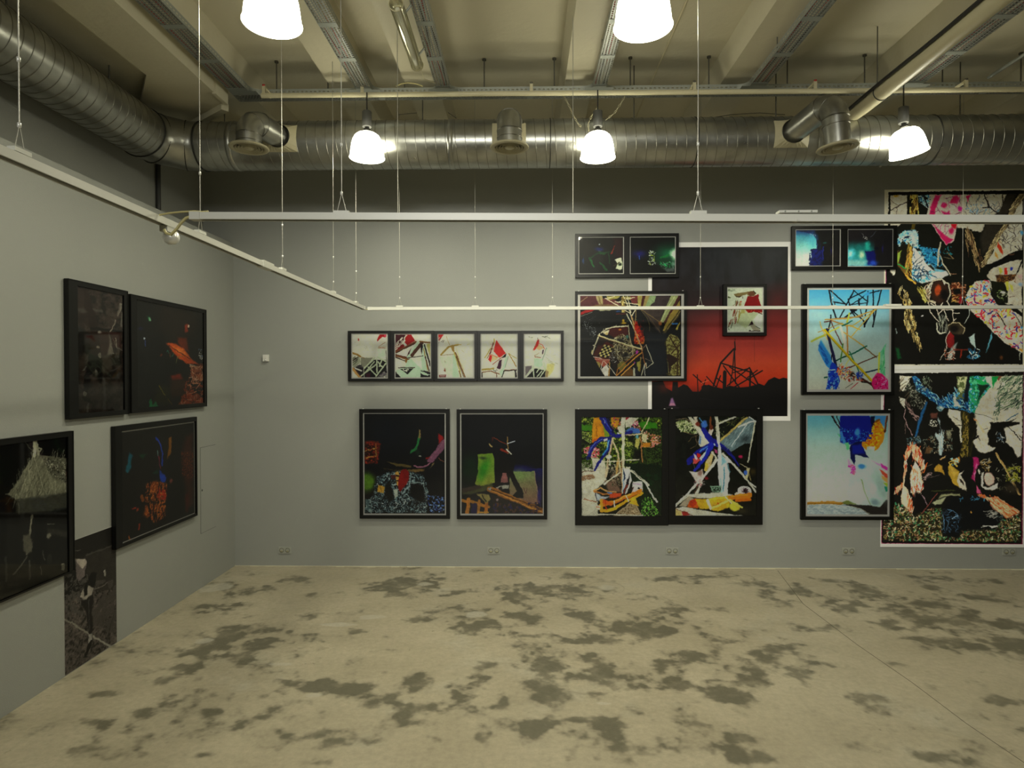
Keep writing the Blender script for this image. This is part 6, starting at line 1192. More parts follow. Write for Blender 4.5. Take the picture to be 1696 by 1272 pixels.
p.L((140, 140, 128), [(665, y+580), (665, y+650), (700, y+700), (770, y+680), (800, y+600)], 18).S([(120, 125, 115), (60, 62, 58)], [(680, y+480), (780, y+480), (780, y+660), (700, y+660)], 40, 60, 8, 70, 110, 17)
p.E((44, 38, 28), 895, y+635, 110, 76, 15, .15).L((150, 140, 112), [(800, y+600), (850, y+565), (930, y+575), (1000, y+640), (970, y+700)], 10).E((12, 10, 10), 870, y+640, 60, 50, 20, .5)
p.P((90, 16, 18), [(815, y+670), (870, y+730), (870, y+820), (830, y+880), (790, y+850), (780, y+760)], 6).L((150, 140, 130), [(810, y+670), (770, y+770), (790, y+870)], 11).L((150, 148, 135), [(780, y+880), (695, y+1035)], 8).P((110, 120, 120), [(840, y+860), (910, y+800), (870, y+940), (820, y+1030), (790, y+1000)], 12).S([(150, 140, 130), (120, 60, 40)], box(740, y+860, 880, y+1030), 40, 30, 7)
p.P((70, 30, 16), [(820, y+130), (920, y+100), (1010, y+160), (990, y+230), (950, y+330), (860, y+300), (840, y+220)], 16).N([(150, 100, 70), (40, 20, 12)], box(830, y+90, 1010, y+330), 24, .5).P(BK, [(850, y+170), (940, y+160), (950, y+230), (870, y+230)], 8).P((110, 14, 24), [(930, y+270), (965, y+250), (965, y+340), (930, y+340)], 6).S([(150, 120, 60)], box(850, y+230, 900, y+320), 8, 34, 8)
# bark column
p.S([(150, 130, 80), (110, 92, 44), (60, 50, 24), (24, 20, 12), (170, 155, 110)], [(230, y+110), (270, y+190), (350, y+260), (380, y+480), (430, y+640), (480, y+860), (460, y+900), (360, y+740), (280, y+600), (270, y+380), (200, y+200)], 260, 60, 8, 65, 100, 18)
p.L((80, 90, 90), [(170, y+640), (185, y+700)], 9).E((150, 150, 150), 485, y+485, 16, 9, -20).P((10, 50, 24), [(170, y+870), (210, y+880), (240, y+990), (200, y+1010)], 12).E((130, 110, 30), 172, y+1030, 10, 8)
# patterned cloth
cl = [(1110, y+80), (1290, y+60), (1300, y+240), (1390, y+360), (1560, y+420), (1680, y+640), (1680, y+935), (1590, y+880), (1460, y+800), (1330, y+680), (1180, y+520), (1060, y+420), (1010, y+330), (1030, y+200)]
p.P((158, 150, 138), cl, 4).P((110, 140, 160), [(1200, y+90), (1290, y+60), (1295, y+230), (1230, y+230)], 14, .6).P((190, 150, 110), [(1060, y+160), (1200, y+180), (1180, y+340), (1060, y+330)], 24, .5)
p.S([(170, 30, 34), (180, 30, 60), (150, 20, 30)], cl, 74, 52, 13, 0, 360, 19, .7).S([(30, 60, 130), (50, 110, 150), (30, 30, 100)], cl, 40, 52, 12, 0, 360, 20, .7).S([(190, 150, 40), (180, 110, 40)], cl, 26, 34, 20, 0, 360, 21, .4).S([(158, 150, 138)], cl, 60, 40, 10, 0, 360, 22, .5)
p.L(BK, [(1380, y+450), (1480, y+600)], 11).P((158, 150, 138), [(1560, y+420), (1672, y+500), (1680, y+620), (1600, y+480)], 3).L(BK, [(1560, y+400), (1690, y+490)], 30).P(BK, [(1390, y+360), (1430, y+330), (1560, y+370), (1560, y+400), (1400, y+400)], 4).P((160, 160, 60), [(1490, y+410), (1520, y+410), (1530, y+500), (1500, y+500)], 6)
p.L((130, 135, 130), [(1050, y+400), (1050, y+480), (990, y+580)], 10).P((130, 150, 150), [(1050, y+740), (1115, y+700), (1120, y+800), (1130, y+890), (1060, y+800)], 5).P((70, 130, 150), [(1320, y+680), (1330, y+740), (1280, y+860), (1250, y+930), (1280, y+800)], 5).S([(60, 120, 150), (20, 60, 90), (150, 165, 170)], box(1040, y+880, 1170, y+1000), 34, 34, 12).P((100, 26, 16), [(950, y+890), (970, y+890), (960, y+990), (945, y+990)], 6).L((90, 30, 20), [(870, y+890), (1030, y+895)], 18, .7).L((130, 135, 125), [(1655, y+930), (1650, y+1050)], 8).E((70, 40, 20), 1430, y+990, 20, 26, 0, .5)
p.L((150, 150, 140), [(175, 2110), (1700, 2110)], 6)
PR['tree1'] = p, q
# --- lower tree poster ------------------------------------------------------------------
k = K(1456, 605, 7.067); q = (1459.6, 605.2, 1701, 906.4)
p = canvas('tree poster with knotted cloth and leaves', k(q), 640, (165, 163, 150))
p.L((110, 112, 104), [(190, 52), (560, 45), (1700, 40)], 4)
p.P(BK, [(62, 350), (62, 90), (1690, 75), (1690, 2095), (38, 2088), (60, 520)], 1).L((110, 20, 60), [(62, 350), (38, 2088), (1680, 2092), (1688, 90)], 4)
p.P((11, 11, 10), [(150, 122), (1672, 122), (1658, 2055), (62, 2045), (150, 700)], 2)
p.P(SK, [(240, 125), (385, 125), (330, 230), (290, 310), (250, 280)], 4).P(SK, [(240, 370), (310, 390), (310, 500), (240, 430)], 4)
p.S([(20, 18, 16), (60, 50, 40)], box(240, 125, 380, 480), 16, 80, 7, 120, 160)
# sky at the right
p.P(SK, [(1210, 125), (1672, 125), (1672, 640), (1640, 600), (1480, 680), (1310, 670), (1300, 760), (1230, 790), (1110, 590), (1130, 500), (1200, 380)], 6)
p.P(SK, [(820, 510), (960, 540), (975, 900), (950, 900), (945, 760), (900, 700), (800, 580)], 4).P(SK, [(1110, 590), (1300, 700), (1270, 800), (1290, 860), (1250, 1020), (1130, 960), (1100, 900), (1140, 820), (1140, 690)], 5).P((155, 150, 138), [(1480, 720), (1560, 720), (1672, 860), (1660, 1060), (1620, 1080), (1560, 960), (1480, 900), (1460, 740)], 8).P(SK, [(1510, 700), (1672, 560), (1672, 840), (1600, 790)], 4)
p.S([(40, 60, 44), (70, 90, 70), (24, 40, 34), (120, 130, 110)], [(1440, 125), (1672, 125), (1672, 480), (1400, 520), (1360, 640), (1400, 300)], 190, 80, 7, 110, 170, 23, .2).S([(40, 60, 50), (60, 80, 60)], [(1360, 400), (1420, 380), (1400, 640), (1340, 640)], 40, 40, 5, 60, 130)
p.P((90, 50, 30), [(1350, 125), (1440, 125), (1400, 180)], 5).L((24, 60, 90), [(1480, 650), (1620, 565)], 9).L((30, 30, 30), [(1130, 560), (1250, 590), (1350, 630)], 5).L((40, 36, 30), [(860, 600), (960, 650)], 5).L((30, 26, 24), [(880, 690), (965, 700)], 7).L((30, 24, 20), [(1230, 750), (1270, 740)], 5)
# tree trunks
p.P((10, 10, 8), [(820, 500), (800, 580), (880, 680), (950, 740), (950, 960), (860, 1060), (860, 860), (800, 740), (720, 620)], 5)
p.P((30, 28, 12), [(965, 530), (1120, 530), (1110, 600), (1140, 700), (1110, 860), (1080, 1060), (960, 1060), (980, 800)], 4).S([(90, 80, 30), (60, 54, 22), (20, 18, 10), (110, 92, 40)], [(985, 560), (1050, 560), (1040, 1060), (960, 1060), (990, 800)], 140, 34, 9, 70, 110, 24).P(BK, [(1060, 540), (1120, 540), (1140, 700), (1100, 860), (1060, 1060), (1050, 800)], 10, .8)
p.P(BK, [(1290, 670), (1460, 660), (1640, 665), (1640, 690), (1510, 710), (1450, 720), (1480, 820), (1490, 900), (1560, 960), (1620, 1120), (1460, 1160), (1320, 1000), (1290, 860), (1270, 790), (1330, 720)], 4).L(BK, [(1510, 710), (1660, 880)], 9).L(BK, [(1110, 865), (1160, 830)], 20).L((16, 14, 12), [(1130, 800), (1190, 880)], 6).S([(60, 80, 100), (150, 155, 155)], box(1370, 780, 1470, 900), 22, 26, 7)
p.P((150, 140, 110), [(1110, 610), (1150, 640), (1240, 790), (1220, 800)], 3).P((150, 90, 50), [(1110, 615), (1150, 640), (1160, 660), (1120, 640)], 3)
# green and blue plastic
bl = [(385, 125), (450, 125), (520, 250), (610, 300), (720, 400), (860, 330), (900, 280), (1060, 240), (1180, 300), (1120, 560), (960, 520), (860, 500), (740, 500), (560, 370), (440, 290)]
p.P((16, 50, 90), bl, 6).N([(12, 40, 80), (40, 100, 150), (10, 20, 34), (90, 140, 160)], bl, 40, .35, 25).S([(40, 110, 160), (120, 160, 175), (10, 24, 50)], bl, 110, 60, 7, 20, 70, 26)
p.P((140, 146, 110), [(930, 130), (1030, 130), (1040, 260), (980, 300), (960, 380), (910, 240)], 8).N([(60, 70, 40)], box(910, 130, 1040, 400), 30, .55).P((160, 165, 140), [(890, 330), (905, 420), (970, 490), (880, 480), (870, 400)], 8).P((10, 14, 20), [(1040, 130), (1070, 130), (1050, 300), (1040, 420), (990, 430), (1000, 300)], 8)
p.P((30, 120, 80), [(1070, 130), (1310, 130), (1310, 250), (1220, 330), (1160, 460), (1120, 560), (1060, 520), (1050, 300)], 6).N([(60, 150, 110), (16, 80, 50), (30, 120, 150), (150, 165, 155)], [(1060, 130), (1310, 130), (1310, 250), (1190, 400), (1110, 550), (1050, 520)], 50, .35, 27).P((12, 30, 20), [(1150, 220), (1290, 230), (1220, 320), (1150, 440), (1180, 300)], 8).P((155, 158, 145), [(1240, 130), (1310, 130), (1320, 260), (1260, 200)], 6).P((10, 110, 50), [(1320, 130), (1400, 130), (1350, 220), (1330, 270)], 4).P((20, 120, 60), [(1120, 160), (1230, 190), (1290, 210), (1220, 230), (1140, 200)], 5)
p.E((90, 120, 125), 715, 500, 44, 34, 20, .2).S([(30, 60, 80), (150, 160, 160)], box(680, 470, 760, 530), 16, 24, 6).P((20, 60, 100), [(550, 420), (570, 430), (500, 640), (440, 840), (420, 840), (460, 650)], 5)
# lichen branches
p.S([(110, 112, 100), (60, 66, 56), (34, 40, 34), (150, 148, 135)], [(340, 190), (430, 260), (560, 420), (520, 520), (400, 480), (300, 300)], 170, 22, 5, 0, 360, 28, .5).S([(60, 74, 60), (120, 124, 110)], box(500, 130, 620, 300), 46, 24, 6, 50, 110)
p.S([(120, 96, 96), (90, 70, 66)], [(300, 440), (340, 430), (470, 620), (420, 640)], 30, 60, 5, 20, 80).L((120, 96, 100), [(310, 510), (295, 600), (340, 720), (400, 820)], 9).L((110, 90, 90), [(360, 540), (470, 610)], 9).L((80, 64, 60), [(315, 620), (310, 800)], 5)
p.S([(90, 100, 90), (50, 60, 54), (120, 110, 90), (70, 40, 20)], [(520, 860), (680, 800), (860, 740), (860, 1000), (640, 1040), (500, 960)], 130, 26, 6, 0, 360, 29, .5).S([(150, 150, 140)], box(590, 640, 680, 720), 20, 24, 7).P((110, 60, 50), [(600, 560), (690, 560), (680, 620), (610, 620)], 8, .6).P((120, 135, 140), [(690, 610), (720, 650), (715, 720), (740, 760), (760, 880), (740, 1050), (710, 1050), (700, 900), (660, 830), (665, 780), (720, 830), (730, 760)], 5).S([(150, 155, 150), (110, 130, 140)], [(700, 760), (770, 760), (750, 1040), (700, 1040)], 26, 50, 6, 75, 105).P((110, 110, 90), [(790, 760), (840, 760), (850, 860), (800, 860)], 10, .7)
p.N([(24, 60, 80), (90, 100, 100), (40, 50, 46)], [(320, 850), (480, 820), (500, 900), (340, 950)], 14, .45).P((80, 56, 34), [(560, 960), (630, 960), (600, 1030), (540, 1030)], 8, .7)
# orange-pink knotted cloths
y = 1060; OR = [(170, 70, 30), (190, 110, 80), (180, 150, 130), (120, 20, 12)]
cl2 = [(370, 930), (440, 925), (500, 1000), (505, 1080), (550, 1200), (500, 1240), (480, 1160), (440, 1120), (380, 1060), (330, 1100), (325, 1260), (300, 1390), (230, 1500), (180, 1520), (200, 1440), (290, 1360), (300, 1180), (310, 1020)]
p.P((180, 130, 105), cl2, 4).S(OR+[(185, 165, 150)], cl2, 60, 90, 8, 70, 110, 30).P((11, 11, 10), [(380, 960), (400, 1060), (360, 1150), (345, 1090), (385, 1010)], 5)
cl3 = [(430, y+60), (490, y+170), (530, y+380), (500, y+420), (450, y+470), (380, y+430), (370, y+220)]
p.P((180, 158, 138), cl3, 4).S([(170, 80, 40), (185, 160, 140), (190, 120, 80), (130, 30, 20)], cl3, 40, 70, 7, 60, 120, 31)
cl4 = [(290, y+330), (350, y+400), (400, y+560), (400, y+680), (350, y+720), (280, y+760), (270, y+860), (180, y+900), (160, y+880), (210, y+740), (260, y+640), (270, y+480)]
p.P((178, 150, 128), cl4, 4).S([(170, 50, 20), (180, 90, 50), (180, 155, 140)], [(350, y+420), (410, y+640), (360, y+700), (340, y+500)], 26, 80, 8, 80, 110).S([(170, 60, 30), (180, 130, 100), (170, 160, 140)], [(200, y+700), (340, y+700), (270, y+860), (170, y+900)], 50, 40, 8)
# roll, wood, ring
p.P((130, 100, 34), [(655, y+150), (700, y+90), (745, y+110), (775, y+220), (740, y+190), (660, y+180)], 5).P((128, 104, 34), [(815, y+120), (840, y+100), (940, y+180), (930, y+260), (950, y+380), (880, y+330), (820, y+220)], 5).P((150, 125, 60), [(830, y+110), (920, y+190), (880, y+260)], 14, .6).P((150, 142, 130), [(940, y+200), (1000, y+170), (960, y+220), (1010, y+300), (1030, y+410), (940, y+370), (920, y+280)], 5).P((20, 14, 12), [(950, y+270), (985, y+290), (1000, y+350), (960, y+310)], 4).P((150, 100, 40), [(850, y+40), (950, y+10), (950, y+80), (880, y+80)], 10).S([(170, 130, 50), (110, 160, 170)], box(820, y+20, 940, y+110), 24, 24, 10)
p.P((120, 20, 70), [(1100, y+10), (1160, y+20), (1180, y+100), (1130, y+150), (1110, y+220), (1130, y+310), (1090, y+260), (1110, y+150)], 6).P((170, 80, 120), [(1140, y+80), (1160, y+100), (1110, y+200), (1120, y+290)], 6).P((170, 60, 100), [(1150, y+340), (1190, y+400), (1200, y+440), (1150, y+430)], 6)
p.P((170, 166, 155), [(1205, y+190), (1230, y+190), (1225, y+350), (1300, y+370), (1390, y+310), (1395, y+370), (1330, y+400), (1240, y+390), (1200, y+340)], 5).E((170, 135, 125), 1295, y+270, 60, 80, -10, .12).L((150, 150, 135), [(1165, y+160), (1180, y+200)], 20).P((160, 155, 140), [(1130, 960), (1250, 1000), (1260, 930), (1370, 960), (1330, 1000), (1240, 1030), (1180, 1010)], 6).S([(140, 136, 120), (110, 90, 50)], box(1200, y+30, 1310, y+180), 26, 40, 9)
p.L((128, 104, 62), [(1370, y-30), (1500, y+180), (1650, y+450)], 24).L((170, 150, 100), [(1380, y), (1500, y+200), (1640, y+450)], 6)
p.N([(70, 74, 20), (110, 110, 40), (20, 22, 8)], box(1490, y+120, 1660, y+300), 30, .4).S([(150, 148, 130), (90, 90, 70)], box(1370, y+80, 1660, y+420), 60, 26, 5).E((30, 26, 20), 1560, y+380, 90, 60, 0, .6)
cl5 = [(1170, y+440), (1300, y+490), (1390, y+475), (1520, y+570), (1652, y+640), (1652, y+690), (1560, y+690), (1520, y+740), (1430, y+670), (1340, y+630), (1300, y+520), (1200, y+490)]
p.P((180, 120, 90), cl5, 4).S([(180, 80, 40), (185, 150, 120), (150, 50, 24)], cl5, 70, 90, 7, 20, 50, 33).P((130, 14, 16), [(1560, y+690), (1650, y+690), (1600, y+730), (1540, y+735)], 3).L((150, 60, 40), [(1585, y+730), (1625, y+800)], 9).P((170, 70, 30), [(1160, y+450), (1260, y+470), (1240, y+500), (1170, y+480)], 5)
# ground of leaves
lv = [(64, y+760), (200, y+560), (270, y+560), (420, y+700), (640, y+600), (760, y+620), (750, y+930), (940, y+960), (980, y+860), (1300, y+820), (1658, y+660), (1658, y+1000), (62, y+990)]
p.P((26, 24, 14), lv, 12); p.S([(150, 135, 105), (110, 96, 60), (60, 84, 44), (90, 80, 40), (24, 22, 14), (120, 80, 60), (40, 100, 70), (150, 145, 125), (14, 12, 8)], lv, 1300, 20, 10, 0, 360, 34)
p.P((8, 9, 11), [(760, y+600), (860, y+480), (1100, y+440), (1300, y+560), (1440, y+720), (1380, y+860), (980, y+880), (930, y+960), (760, y+930), (740, y+760)], 22).P((9, 8, 8), [(430, y+420), (520, y+460), (620, y+540), (560, y+640), (430, y+680)], 10)
p.L((60, 90, 120), [(810, y+620), (870, y+640), (930, y+690), (870, y+740)], 9).L((110, 130, 150), [(860, y+740), (890, y+710), (940, y+700)], 11).L((60, 90, 120), [(760, y+730), (770, y+830)], 10).L((50, 70, 90), [(830, y+760), (800, y+860)], 12).S([(50, 80, 110), (24, 34, 46)], box(750, y+620, 960, y+900), 60, 40, 7).S([(40, 90, 120)], box(960, y+470, 1240, y+520), 14, 26, 10).S([(120, 120, 115)], box(1260, y+640, 1390, y+720), 26, 50, 7, -30, 20).S([(150, 150, 145)], box(1220, y+810, 1370, y+830), 8, 70, 9, -10, 0).E((150, 110, 50), 1092, y+655, 10, 16, 0, .3).S([(60, 70, 70)], box(1380, y+700, 1460, y+760), 14, 30, 6)
p.P((120, 124, 100), [(625, y+555), (700, y+510), (800, y+480), (740, y+560), (660, y+580)], 6).P((110, 112, 84), [(700, y+500), (740, y+450), (950, y+440), (960, y+460), (800, y+470)], 8).L((50, 56, 26), [(620, y+410), (900, y+405)], 10, .7).L((90, 44, 40), [(690, y+430), (505, y+680)], 9).L((110, 90, 100), [(510, y+460), (545, y+510), (570, y+570)], 8).S([(120, 100, 100), (70, 60, 60)], [(510, y+240), (620, y+190), (630, y+220), (530, y+280)], 26, 20, 8).L((70, 60, 60), [(540, y+270), (720, y+220)], 5).L((90, 80, 60), [(560, y+130), (630, y+95)], 5).P((150, 120, 80), [(710, y+35), (790, y-5), (780, y+15), (720, y+45)], 3)
p.L((150, 148, 138), [(1490, 1850), (1500, 1850)], 1)
PR['tree2'] = p, q
# --- left wall ----------------------------------------------------------------------------
k = K(100, 450, 5.085); q = ((127.5, 474.6), (205.2, 488.4), (204.2, 679), (127.5, 685))
p = canvas('grainy street photograph, brown print', k(q), 260, (34, 30, 27))
p.N([(24, 20, 18), (46, 36, 32), (58, 50, 44)], box(135, 100, 540, 1210), 60, None, 50).P((40, 28, 25), [(140, 130), (230, 140), (260, 470), (150, 420)], 14).P((34, 22, 19), [(200, 130), (260, 230), (320, 470), (250, 480), (210, 330)], 8).P((60, 56, 50), [(150, 320), (200, 310), (230, 350), (150, 350)], 10).P((66, 62, 56), [(275, 315), (360, 325), (365, 345), (280, 345)], 4).N([(66, 52, 48)], box(270, 150, 440, 260), 30, .5, al=.5)
p.P((34, 33, 33), [(140, 450), (260, 540), (240, 640), (160, 720), (160, 1180), (140, 1180)], 14).P((16, 14, 13), [(250, 470), (510, 490), (510, 510), (250, 500)], 3)
p.P((48, 32, 28), [(330, 510), (415, 520), (430, 700), (340, 700)], 5).P((46, 26, 24), [(420, 510), (510, 510), (510, 640), (440, 640)], 5).P((100, 92, 84), [(415, 520), (430, 600), (450, 700), (395, 700), (410, 620)], 5).P((120, 116, 106), [(505, 260), (525, 270), (500, 360), (485, 370)], 3).L((120, 112, 100), [(470, 410), (425, 510)], 9).L((100, 92, 84), [(510, 270), (490, 370)], 10).P((86, 82, 76), [(520, 330), (530, 340), (530, 470), (512, 460)], 3)
p.P((36, 26, 23), [(260, 490), (320, 500), (340, 690), (330, 760), (250, 700), (240, 600)], 6).E((12, 11, 11), 225, 655, 36, 44, 10, .2).P((14, 12, 12), [(240, 700), (350, 720), (350, 900), (345, 950), (325, 940), (300, 820), (250, 880), (230, 1020), (190, 1020), (200, 890)], 3).E((130, 126, 118), 333, 515, 16, 14, -30, .4).E((110, 100, 90), 320, 642, 12, 12).E((120, 114, 104), 332, 708, 14, 20).E((130, 128, 120), 475, 715, 22, 28, 0, .3).S([(130, 126, 118), (20, 18, 16)], box(440, 680, 510, 780), 22, 20, 8).L((120, 114, 104), [(470, 560), (478, 640)], 8).P((18, 16, 15), [(420, 700), (510, 690), (520, 790), (440, 790)], 8, .7).L((90, 84, 78), [(440, 560), (475, 640), (520, 660)], 6)
p.E((140, 134, 124), 203, 1033, 15, 20).P((14, 12, 12), [(180, 1040), (215, 1055), (268, 1100), (255, 1118), (190, 1085)], 3).L((90, 88, 84), [(185, 835), (215, 800)], 8).P((72, 70, 66), [(350, 880), (370, 900), (385, 1170), (355, 1170), (355, 960)], 6).P((54, 50, 46), [(150, 1000), (520, 900), (530, 1180), (140, 1190)], 40, .5).L((84, 82, 76), [(225, 1120), (222, 1180)], 18, .8).E((90, 86, 80), 302, 855, 12, 22)
p.P((13, 12, 11), [(300, 860), (520, 870), (520, 900), (300, 890)], 12, .6)
LP = [('brown', p, q)]
k = K(210, 480, 6.057); q = ((225.2, 496.5), (337, 518), (336.8, 667.4), (226.5, 675.6))
p = canvas('night photograph with orange flare', k(q), 300, (20, 19, 18))
p.P((14, 14, 15), [(95, 450), (400, 420), (430, 900), (300, 1190), (95, 1190)], 50, .9).P((34, 26, 20), [(330, 100), (730, 220), (700, 460), (420, 520), (330, 420)], 60, .7)
p.P((175, 70, 20), [(390, 530), (500, 545), (580, 600), (650, 700), (730, 750), (600, 740), (520, 690), (460, 620)], 8).P((200, 110, 40), [(460, 570), (560, 590), (620, 680), (520, 640)], 14).L((60, 20, 8), [(420, 560), (640, 700)], 7).P((140, 44, 14), [(510, 480), (600, 480), (620, 620), (560, 590), (520, 540)], 14, .6).P((120, 40, 20), [(590, 350), (620, 340), (610, 420), (585, 430)], 8).E((200, 170, 150), 625, 365, 7, 14)
p.E((150, 180, 150), 228, 297, 11, 20, 10, .3).E((20, 110, 60), 222, 290, 16, 30, 0, .6, .5).E((150, 160, 170), 180, 492, 8, 9).L((30, 50, 110), [(186, 510), (190, 570)], 10).E((20, 24, 60), 135, 395, 24, 16, 0, .7).L((20, 110, 90), [(395, 625), (405, 612), (418, 640)], 7).L((30, 110, 80), [(455, 670), (470, 640)], 8).L((110, 120, 60), [(488, 748), (510, 675), (555, 668)], 6).L((90, 40, 20), [(335, 660), (350, 650)], 16).L((100, 60, 30), [(430, 640), (440, 680)], 9)
p.P((12, 12, 12), [(350, 680), (480, 700), (510, 800), (430, 830), (435, 1060), (400, 1090), (410, 830), (360, 800)], 8)
p.P((120, 34, 14), [(440, 860), (540, 840), (560, 900), (450, 910)], 10).P((56, 30, 14), [(430, 900), (620, 900), (600, 1060), (440, 1100)], 30, .8).P((40, 40, 12), [(330, 960), (420, 980), (420, 1150), (240, 1150)], 24, .8).L((110, 100, 20), [(322, 965), (385, 1060)], 7).L((90, 70, 20), [(410, 1095), (450, 1155)], 7).P((14, 110, 60), [(222, 1110), (240, 1090), (255, 1150), (290, 1125), (320, 1170), (220, 1180)], 3)
p.P((140, 80, 56), [(640, 770), (740, 760), (765, 900), (700, 920), (640, 880)], 10).S([(180, 140, 110), (90, 40, 24), (150, 80, 50)], [(630, 760), (760, 750), (765, 920), (640, 900)], 60, 46, 9).L((190, 180, 165), [(632, 748), (690, 768)], 7).L((190, 180, 165), [(655, 885), (705, 912)], 7).P((150, 60, 26), [(560, 1060), (650, 1000), (765, 1090), (765, 1140), (520, 1155)], 10).S([(130, 50, 20), (60, 24, 12), (170, 110, 80)], [(600, 900), (765, 920), (765, 1130), (540, 1150)], 80, 50, 10).S([(120, 150, 190), (190, 190, 190)], box(720, 590, 762, 700), 12, 20, 7)
LP.append(('flare', p, q))
k = K(60, 700, 5.782); q = ((202, 716.5), (321.5, 699.5), (322, 849.2), (203, 898.6))
p = canvas('night photograph with glowing hut', k(q), 300, (19, 16, 13))
p.P((14, 90, 110), [(890, 290), (925, 320), (905, 400), (915, 430), (880, 485), (855, 470), (875, 380)], 6).P((16, 60, 34), [(990, 305), (1060, 300), (1020, 345)], 8).P((14, 50, 34), [(1115, 480), (1165, 450), (1165, 490), (1130, 500)], 8).L((24, 60, 170), [(1150, 145), (1195, 220), (1212, 300), (1210, 410)], 15).P((24, 60, 160), [(1175, 455), (1240, 510), (1245, 570), (1190, 570)], 5).L((120, 160, 160), [(1160, 270), (1168, 320)], 6).L((110, 30, 50), [(1175, 320), (1190, 440)], 9).P((130, 84, 24), [(1270, 150), (1300, 135), (1295, 280), (1255, 350), (1268, 230)], 6)
p.P((66, 26, 12), [(1400, 250), (1440, 130), (1500, 110), (1505, 780), (1440, 860), (1430, 600), (1395, 430)], 30, .8).N([(110, 50, 20), (70, 24, 10)], [(1385, 280), (1505, 280), (1505, 560), (1400, 520)], 9, .52)
p.P((130, 60, 16), [(1050, 590), (1150, 555), (1250, 590), (1245, 720), (1180, 750), (1120, 740)], 10).P((160, 30, 12), [(1160, 640), (1250, 640), (1240, 740), (1170, 740)], 8).P((150, 74, 20), [(1050, 800), (1130, 770), (1240, 820), (1230, 880), (1150, 960), (1080, 920), (1030, 880)], 14).N([(190, 110, 40), (110, 44, 12)], [(1050, 570), (1250, 570), (1240, 900), (1130, 960), (1040, 880)], 14, .5).S([(20, 12, 8)], [(1060, 560), (1260, 560), (1240, 960), (1060, 940)], 40, 110, 7, 70, 110).L((24, 12, 8), [(1140, 860), (1160, 950), (1215, 860)], 8).P((14, 10, 8), [(1070, 905), (1095, 900), (1110, 970), (1060, 980)], 3)
p.L((150, 80, 30), [(1015, 700), (1025, 750)], 26, .8).E((150, 50, 20), 970, 832, 14, 16, 0, .4).L((150, 44, 16), [(920, 825), (950, 815)], 12).L((150, 50, 20), [(990, 965), (985, 1020)], 14).E((120, 60, 50), 1290, 560, 18, 26, 0, .5).L((170, 90, 30), [(885, 1090), (888, 1120)], 8).P((80, 16, 10), [(1430, 690), (1460, 680), (1450, 850), (1430, 850)], 16, .7)
LP.append(('hut', p, q))
k = K(0, 700, 4.238)
q = ((-150, 752), (112.2, 727), (112.2, 947.5), (-150, 1066))
p = canvas('black and white photograph with a net bag', k(q), 460, (5, 5, 5))
bag = [(245, 235), (300, 232), (475, 268), (475, 500), (380, 530), (130, 540), (75, 505)]
p.P((92, 92, 80), bag, 4).S([(125, 125, 110), (64, 64, 55), (105, 105, 92)], bag, 150, 120, 4, 75, 125, 35).P((70, 70, 60), [(300, 240), (475, 268), (475, 430), (380, 400)], 6).N([(130, 130, 118), (34, 34, 30)], [(310, 250), (475, 275), (475, 430), (360, 380)], 12, .5).L((130, 130, 116), [(255, 240), (300, 420), (330, 500)], 7, .6).L((125, 125, 112), [(250, 240), (200, 380), (150, 520)], 6, .6).L((60, 60, 54), [(130, 535), (330, 530), (475, 495)], 7).E((150, 150, 138), 326, 526, 20, 6)
p.P((46, 46, 41), [(130, 540), (475, 500), (475, 600), (380, 620), (130, 660)], 14).L((150, 150, 132), [(262, 135), (258, 235)], 30).L((120, 120, 106), [(270, 130), (285, 230)], 20).L((110, 110, 96), [(285, 180), (305, 190), (290, 210)], 14).L((70, 70, 60), [(195, 145), (250, 215)], 5).L((90, 90, 78), [(60, 500), (100, 500)], 7).L((70, 70, 60), [(145, 560), (150, 700)], 8)
p.P((12, 11, 10), [(60, 640), (480, 620), (480, 1040), (60, 1170)], 10).P((34, 32, 28), [(340, 740), (475, 760), (475, 800), (340, 780)], 10).L((90, 90, 80), [(340, 712), (385, 708)], 6)
p.L((100, 98, 86), [(236, 660), (225, 740), (205, 830), (195, 920)], 16).P((70, 68, 60), [(175, 790), (215, 780), (240, 840), (235, 900), (195, 925), (170, 890)], 6).E((90, 88, 76), 268, 680, 24, 22, 0, .3).E((80, 78, 68), 235, 660, 14, 20, 0, .3).L((60, 58, 52), [(200, 935), (160, 990), (108, 1060)], 14).P((7, 7, 7), [(250, 650), (330, 640), (340, 880), (360, 960), (330, 990), (300, 900), (290, 1030), (260, 1030), (240, 900)], 5).E((96, 94, 84), 350, 790, 20, 24, 0, .3).L((90, 88, 78), [(290, 1010), (298, 1060)], 8).E((120, 118, 106), 440, 985, 12, 10).P((70, 68, 60), [(428, 985), (452, 985), (450, 1030), (430, 1030)], 2).L((60, 58, 52), [(305, 890), (320, 960)], 8).L((50, 48, 44), [(220, 960), (215, 1090)], 16).L((46, 44, 40), [(50, 940), (60, 1100)], 20, .6).P((30, 27, 24), [(60, 1060), (420, 960), (420, 1040), (60, 1160)], 20, .5).E((24, 23, 20), 350, 950, 24, 40)
LP.append(('bag', p, q))
k = K(100, 860, 4.8); q = ((106.0, 900.5), (191.8, 870.2), (193.6, 1063), (107.0, 1120.5))
p = canvas('black and white photograph of a leg on tarmac', k(q), 260, (26, 24, 22))
